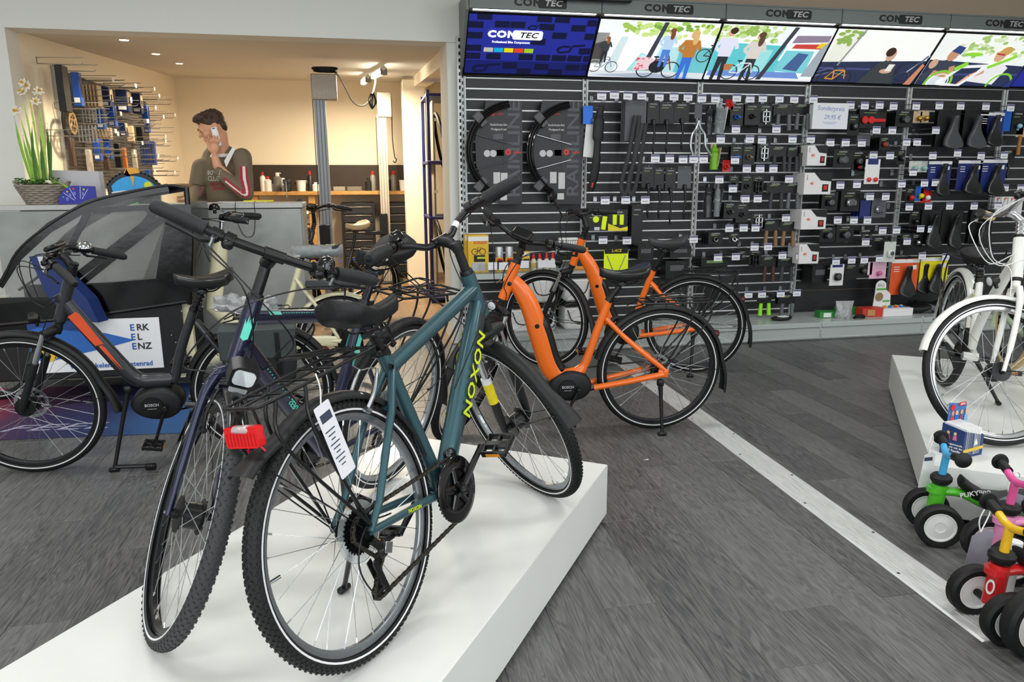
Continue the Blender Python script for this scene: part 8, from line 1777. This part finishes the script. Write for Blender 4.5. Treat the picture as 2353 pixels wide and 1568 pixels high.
# ================================================================== CHILDREN'S RIDE-ONS
WHEELW = mat('ride_wheel_white', '#e2e3e1', .45, var=.02)
def rideon(label, pos, head, fm, hm, sc=1.0, seat=True, gripm=None, hubcap=None, turn=0., rw=.082):
    t = thing('ride_on', label, 'ride-on toy', T(*pos) @ rotm('Z', head) @ Matrix.Scale(sc, 4))
    def wh(x, y, r, M=Matrix(), w=.046):
        mb = MB(); mb.lathe([(r-.026, -w*.42), (r-.008, -w*.5), (r, -w*.3), (r, w*.3), (r-.008, w*.5), (r-.026, w*.42)], 40, T(x, y, r) @ WY); mb.xf(M); o = mb.build('wheel', RUB, t, 40)
        mb = MB(); mb.lathe([(0, w*.30), (.018, w*.31), (.02, w*.36), (r-.034, w*.33), (r-.03, w*.42), (r-.024, w*.42), (r-.024, -w*.42), (r-.03, -w*.42), (r-.034, -w*.33), (.02, -w*.36), (.018, -w*.31), (0, -w*.30)], 36, T(x, y, r) @ WY); mb.xf(M); mb.build('wheel_disc', WHEELW, o, 30)
        if hubcap: mb = MB(); mb.box((x, y+math.copysign(w*.42, y), r), (.03, .01, .05), bev=.004); mb.xf(M); mb.build('hub_cap', hubcap, o)
    TM = rotm('Z', turn)
    for sg in (-1, 1): wh(.0, sg*.082, rw, TM); wh(-.34, sg*.095, rw)
    mb = MB(); mb.tube([(0, -.08, rw), (0, .08, rw)], .012, 10); mb.xf(TM); mb.build('front_axle', BLK, t)
    mb = MB(); mb.tube([(-.34, -.09, rw), (-.34, .09, rw)], .012, 10); mb.tube([(0, 0, .085), (-.012, 0, .215)], .028, 16); mb.tube([(0, 0, .185), (0, 0, .205)], .032, 16); mb.tube(spl([(-.02, 0, .19), (-.09, 0, .185), (-.17, 0, .15), (-.26, 0, .14), (-.33, 0, .10)], 6), .016, 12, flat=1.3); mb.build('frame', fm, t, 50)
    mb = MB(); mb.lathe([(0, -.018), (.03, -.016), (.038, -.004), (.038, .008), (.03, .018), (0, .02)], 20, T(-.014, 0, .238)); mb.build('rubber_ring', BLKM, t)
    mb = MB(); mb.tube([(-.014, 0, .24), (-.022, 0, .335)], .0135, 12); mb.tube(spl([(-.03, -.075, .352), (-.022, 0, .336), (-.03, .075, .352)], 6), .0125, 12); mb.xf(TM); mb.build('handlebar', hm, t, 50)
    for sg in (-1, 1): mb = MB(); mb.tube([(-.03, sg*.06, .35), (-.036, sg*.12, .36)], .016, 12); mb.lathe([(0, -.005), (.027, -.005), (.029, .002), (.022, .008), (0, .01)], 20, T(-.036, sg*.124, .361) @ rotm('X', -90*sg)); mb.xf(TM); mb.build('grip', gripm or BLKM, t, 45)
    if seat:
        mb = MB(); rings = []
        for x, hw, z, th in ((-.075, .022, .235, .02), (-.085, .034, .245, .04), (-.12, .04, .215, .045), (-.17, .05, .188, .035), (-.24, .07, .18, .035), (-.31, .08, .192, .035), (-.34, .06, .2, .02)): rings.append([Vector((x, hw*math.cos(a), z+(th*.3 if math.sin(a) > 0 else th)*math.sin(a))) for a in np.linspace(0, 6.2832, 17)[:-1]])
        mb.loft(rings); s_ = mb.build('seat', BLKM, t, 60)
        for sg in (-1, 1): text('lettering', 'PUKYlino', .026, WHEELW, s_, basis((-.12, sg*.0405, .205), (sg*-1 if sg > 0 else 1, 0, .3 if sg > 0 else -.3) if sg > 0 else (1, 0, -.35), (0, 0, 1)), bold=True)
    return t
GREENP = mat('ride_green', '#4fb528', .3, coat=.5); BLUEP = mat('ride_blue', '#3fa6d8', .3, coat=.5); REDF = mat('ride_red', '#c81f22', .3, coat=.5); YELH = mat('ride_yellow', '#eab91c', .3, coat=.5); PINK = mat('ride_pink', '#e0569a', .3, coat=.5); LPINK = mat('ride_pale_pink', '#eeb0bd', .35, coat=.4)
rideon('green ride-on toy with a blue handlebar and black seat before the right platform', (1.27, -3.785, 0), 155, GREENP, BLUEP)
rr_ = rideon('red ride-on toy with a yellow handlebar', (1.0, -4.34, 0), 182, REDF, YELH, turn=-12)
mb = MB(); mb.lathe([(.012, 0), (.018, 0), (.018, .0015), (.012, .0015), (.012, 0)], 20, T(.026, .012, .15) @ rotm('Y', 80) @ Matrix.Diagonal((1.3, .8, 1, 1))); mb.build('round_logo', WHEELW, rr_)
rideon('pink ride-on toy with a bright pink handlebar behind the red one', (1.30, -4.06, 0), 172, mat('ride_mid_pink', '#e88fc0', .35, coat=.4), PINK, turn=-8)
rideon('pale pink ride-on toy, nearest at the lower right corner', (1.01, -4.575, 0), 178, LPINK, LPINK, 1.12, hubcap=LPINK, rw=.098)
tagp = mat('tag_sleeve', '#a9a6b2', .15, trans=.35, alpha=.85); 
for i, (u0, v0, u1, v1, y, lab) in enumerate(((2222, 1222, 2268, 1330, -4.15, 'grey plastic tag sleeve tied to the red ride-on toy'), (2285, 1138, 2338, 1235, -3.98, 'grey plastic tag sleeve tied to the pink ride-on toy'), (2119, 1040, 2140, 1118, -3.72, 'white price tag behind the green ride-on toy'))):
    A_, B_ = at(u0, v0, y=y), at(u1, v1, y=y); t = thing('tag_sleeve', lab, 'price tag', A_.lerp(B_, .5)); w, h = B_.x-A_.x, A_.z-B_.z
    mb = MB(); mb.prism([(-w*.5, -h*.5), (w*.35, -h*.5), (w*.5, h*.42), (w*.2, h*.5), (-w*.3, h*.4)], .002, basis((0, 0, 0), (1, 0, 0), (0, 0, 1))); mb.build('sleeve', tagp if i < 2 else WHT, t, 0)
    mb = MB(); mb.tube(spl([(0, 0, h*.45), (w*.35, .01, h*.8), (w*.1, 0, h*.95), (-w*.1, 0, h*.7), (0, 0, h*.45)], 6), .0022, 6); mb.build('tie', WHT, t)
    if i == 2: MB().box((0, -.002, h*.3), (w*.6, .001, h*.1)).build('tag_print', hexm('#3a4054', .6), t, 0)
t = thing('leaflet_roll', 'white rolled leaflet standing behind the red ride-on toy', 'leaflet', at(2318, 1290, y=-4.2)); mb = MB(); mb.tube([(0, 0, -.13), (.012, 0, .07)], .024, 14); mb.build('roll', WHT, t)
# ------------------------------------------------------------------ leaflet box on the right platform
DBL = mat('box_navy_print', '#1f3a6e', .45, var=.15, scale=12); 
q0 = Vector((1.522, -3.628, .2355)); e1 = (Vector((1.488, -3.545, 0))-Vector((1.522, -3.628, 0))); e2 = Vector((1.639, -3.603, 0))-Vector((1.522, -3.628, 0))
e1 = Vector((-e2.y, e2.x, 0)).normalized()*.10 if e1.length < .01 else e1
t = thing('leaflet_box', 'small blue box of children\'s booklets on the right platform', 'leaflet box', q0)
Z_ = Vector((0, 0, 1)); H1, H2 = .115, .085
mb = MB(); P0, P1, P2, P3 = Vector(), e1, e1+e2, e2
mb.add([P0, P1, P2, P3, P0+Z_*H1, P1+Z_*(H1+.015), P2+Z_*H1, P3+Z_*H2], [(3, 2, 1, 0), (0, 1, 5, 4), (1, 2, 6, 5), (2, 3, 7, 6), (3, 0, 4, 7)]); mb.build('box_shell', DBL, t, 0)
for k in range(9):
    f = .1+.085*k; mb = MB(); a, b = P0.lerp(P3, f)+Z_*.01, P1.lerp(P2, f)+Z_*.01; mb.loft([[a, b, b+Z_*(H1+.008), a+Z_*(H1-.006)], [p+e2*.06 for p in (a, b, b+Z_*(H1+.008), a+Z_*(H1-.006))]]); mb.build('booklet', WHT if k else hexm('#dfe3e8', .5), t, 0)
mb = MB(); bk = [P2.lerp(P3, .0), P1.lerp(P2, .35)]; b0, b1 = P1+e2*.25, P2+e2*.12; mb.loft([[b0, b1, b1+Z_*.195, b0+Z_*.21], [p+e1*.04 for p in (b0, b1, b1+Z_*.195, b0+Z_*.21)]]); bb_ = mb.build('back_board', mat('box_sky_print', '#3d76b8', .45, var=.2, scale=14), t, 0)
n2 = -e1.normalized(); ex = e2.normalized()
def onb(x, z, dz=.0012): return b0+ex*x+Z_*z+n2*dz
for i, (x, c1, c2) in enumerate(((.02, '#d98a6a', '#c2473a'), (.045, '#e0b08c', '#2f63b8'), (.075, '#d9a06a', '#8a3f5a'), (.105, '#e0b08c', '#7fb0e0'))):
    mb = MB(); mb.prism([(-.012, -.03), (.012, -.03), (.009, .0), (-.009, .0)], .0006, basis(onb(x, .15, .002), ex, Z_)); mb.build('printed_figure', hexm(c2, .5), bb_, 0); mb = MB(); mb.prism([(.0085*math.cos(a), .0105*math.sin(a)) for a in np.linspace(0, 6.28, 15)[:-1]], .0006, basis(onb(x, .163, .0025), ex, Z_)); mb.build('printed_face', hexm(c1, .5), bb_, 0)
mb = MB(); mb.prism([(.014*math.cos(a), .014*math.sin(a)) for a in np.linspace(0, 6.28, 19)[:-1]], .0006, basis(onb(.018, .188, .003), ex, Z_)); mb.build('red_badge', hexm('#d0242c', .5), bb_, 0)
mb = MB(); mb.prism(rrect(.045, .016, .005), .0006, basis(onb(.075, .198, .002), ex, Z_)); mb.build('brand_plate', hexm('#c8202c', .5), bb_, 0); text('lettering', 'ABUS', .012, WHT, bb_, basis(onb(.075, .198, .0035), ex, Z_), bold=True)
f1 = -e1.normalized(); nl = Vector((e1.y, -e1.x, 0)).normalized(); nl = nl if nl.dot(-ex) > 0 else -nl
def onf(x, z, d=.001): return e1*(1-x)+Z_*z+nl*d
for i, (s_, z) in enumerate((('Erlebe spannende', .05), ('Abenteuer mit der', .037), ('ABUS Familie', .023))): text('lettering', s_, .0115 if i < 2 else .0135, WHT, t, basis(onf(.5, z), f1, Z_), bold=True)
for x, c1, c2 in ((.3, '#e0b08c', '#d0403a'), (.6, '#e8c48c', '#e06a8a')):
    mb = MB(); mb.prism([(-.008, -.02), (.008, -.02), (.006, .0), (-.006, .0)], .0005, basis(onf(x, .088), f1, Z_)); mb.build('printed_figure', hexm(c2, .5), t, 0); mb = MB(); mb.prism([(.006*math.cos(a), .007*math.sin(a)) for a in np.linspace(0, 6.28, 13)[:-1]], .0005, basis(onf(x, .096, .0014), f1, Z_)); mb.build('printed_face', hexm(c1, .5), t, 0)
nr = Vector((ex.y, -ex.x, 0)); mb = MB(); mb.prism([(0, .022), (e2.length, .028), (e2.length, .042), (0, .036)], .0005, basis(nr*.001, ex, Z_)); mb.build('yellow_wave', hexm('#d8b63a', .5), t, 0)
mb = MB(); mb.prism([(.06, .05), (.085, .05), (.072, .078)], .0005, basis(nr*.001, ex, Z_)); mb.build('printed_sail', WHT, t, 0)
t = thing('paper_scrap', 'tiny white paper scrap lying on the grey floor', 'paper', at(1485, 1057, z=.0015)); mb = MB(); mb.prism([(-.014, 0), (.01, -.004), (.014, .008), (-.002, .004)], .0008); mb.build('scrap', WHT, t, 0)
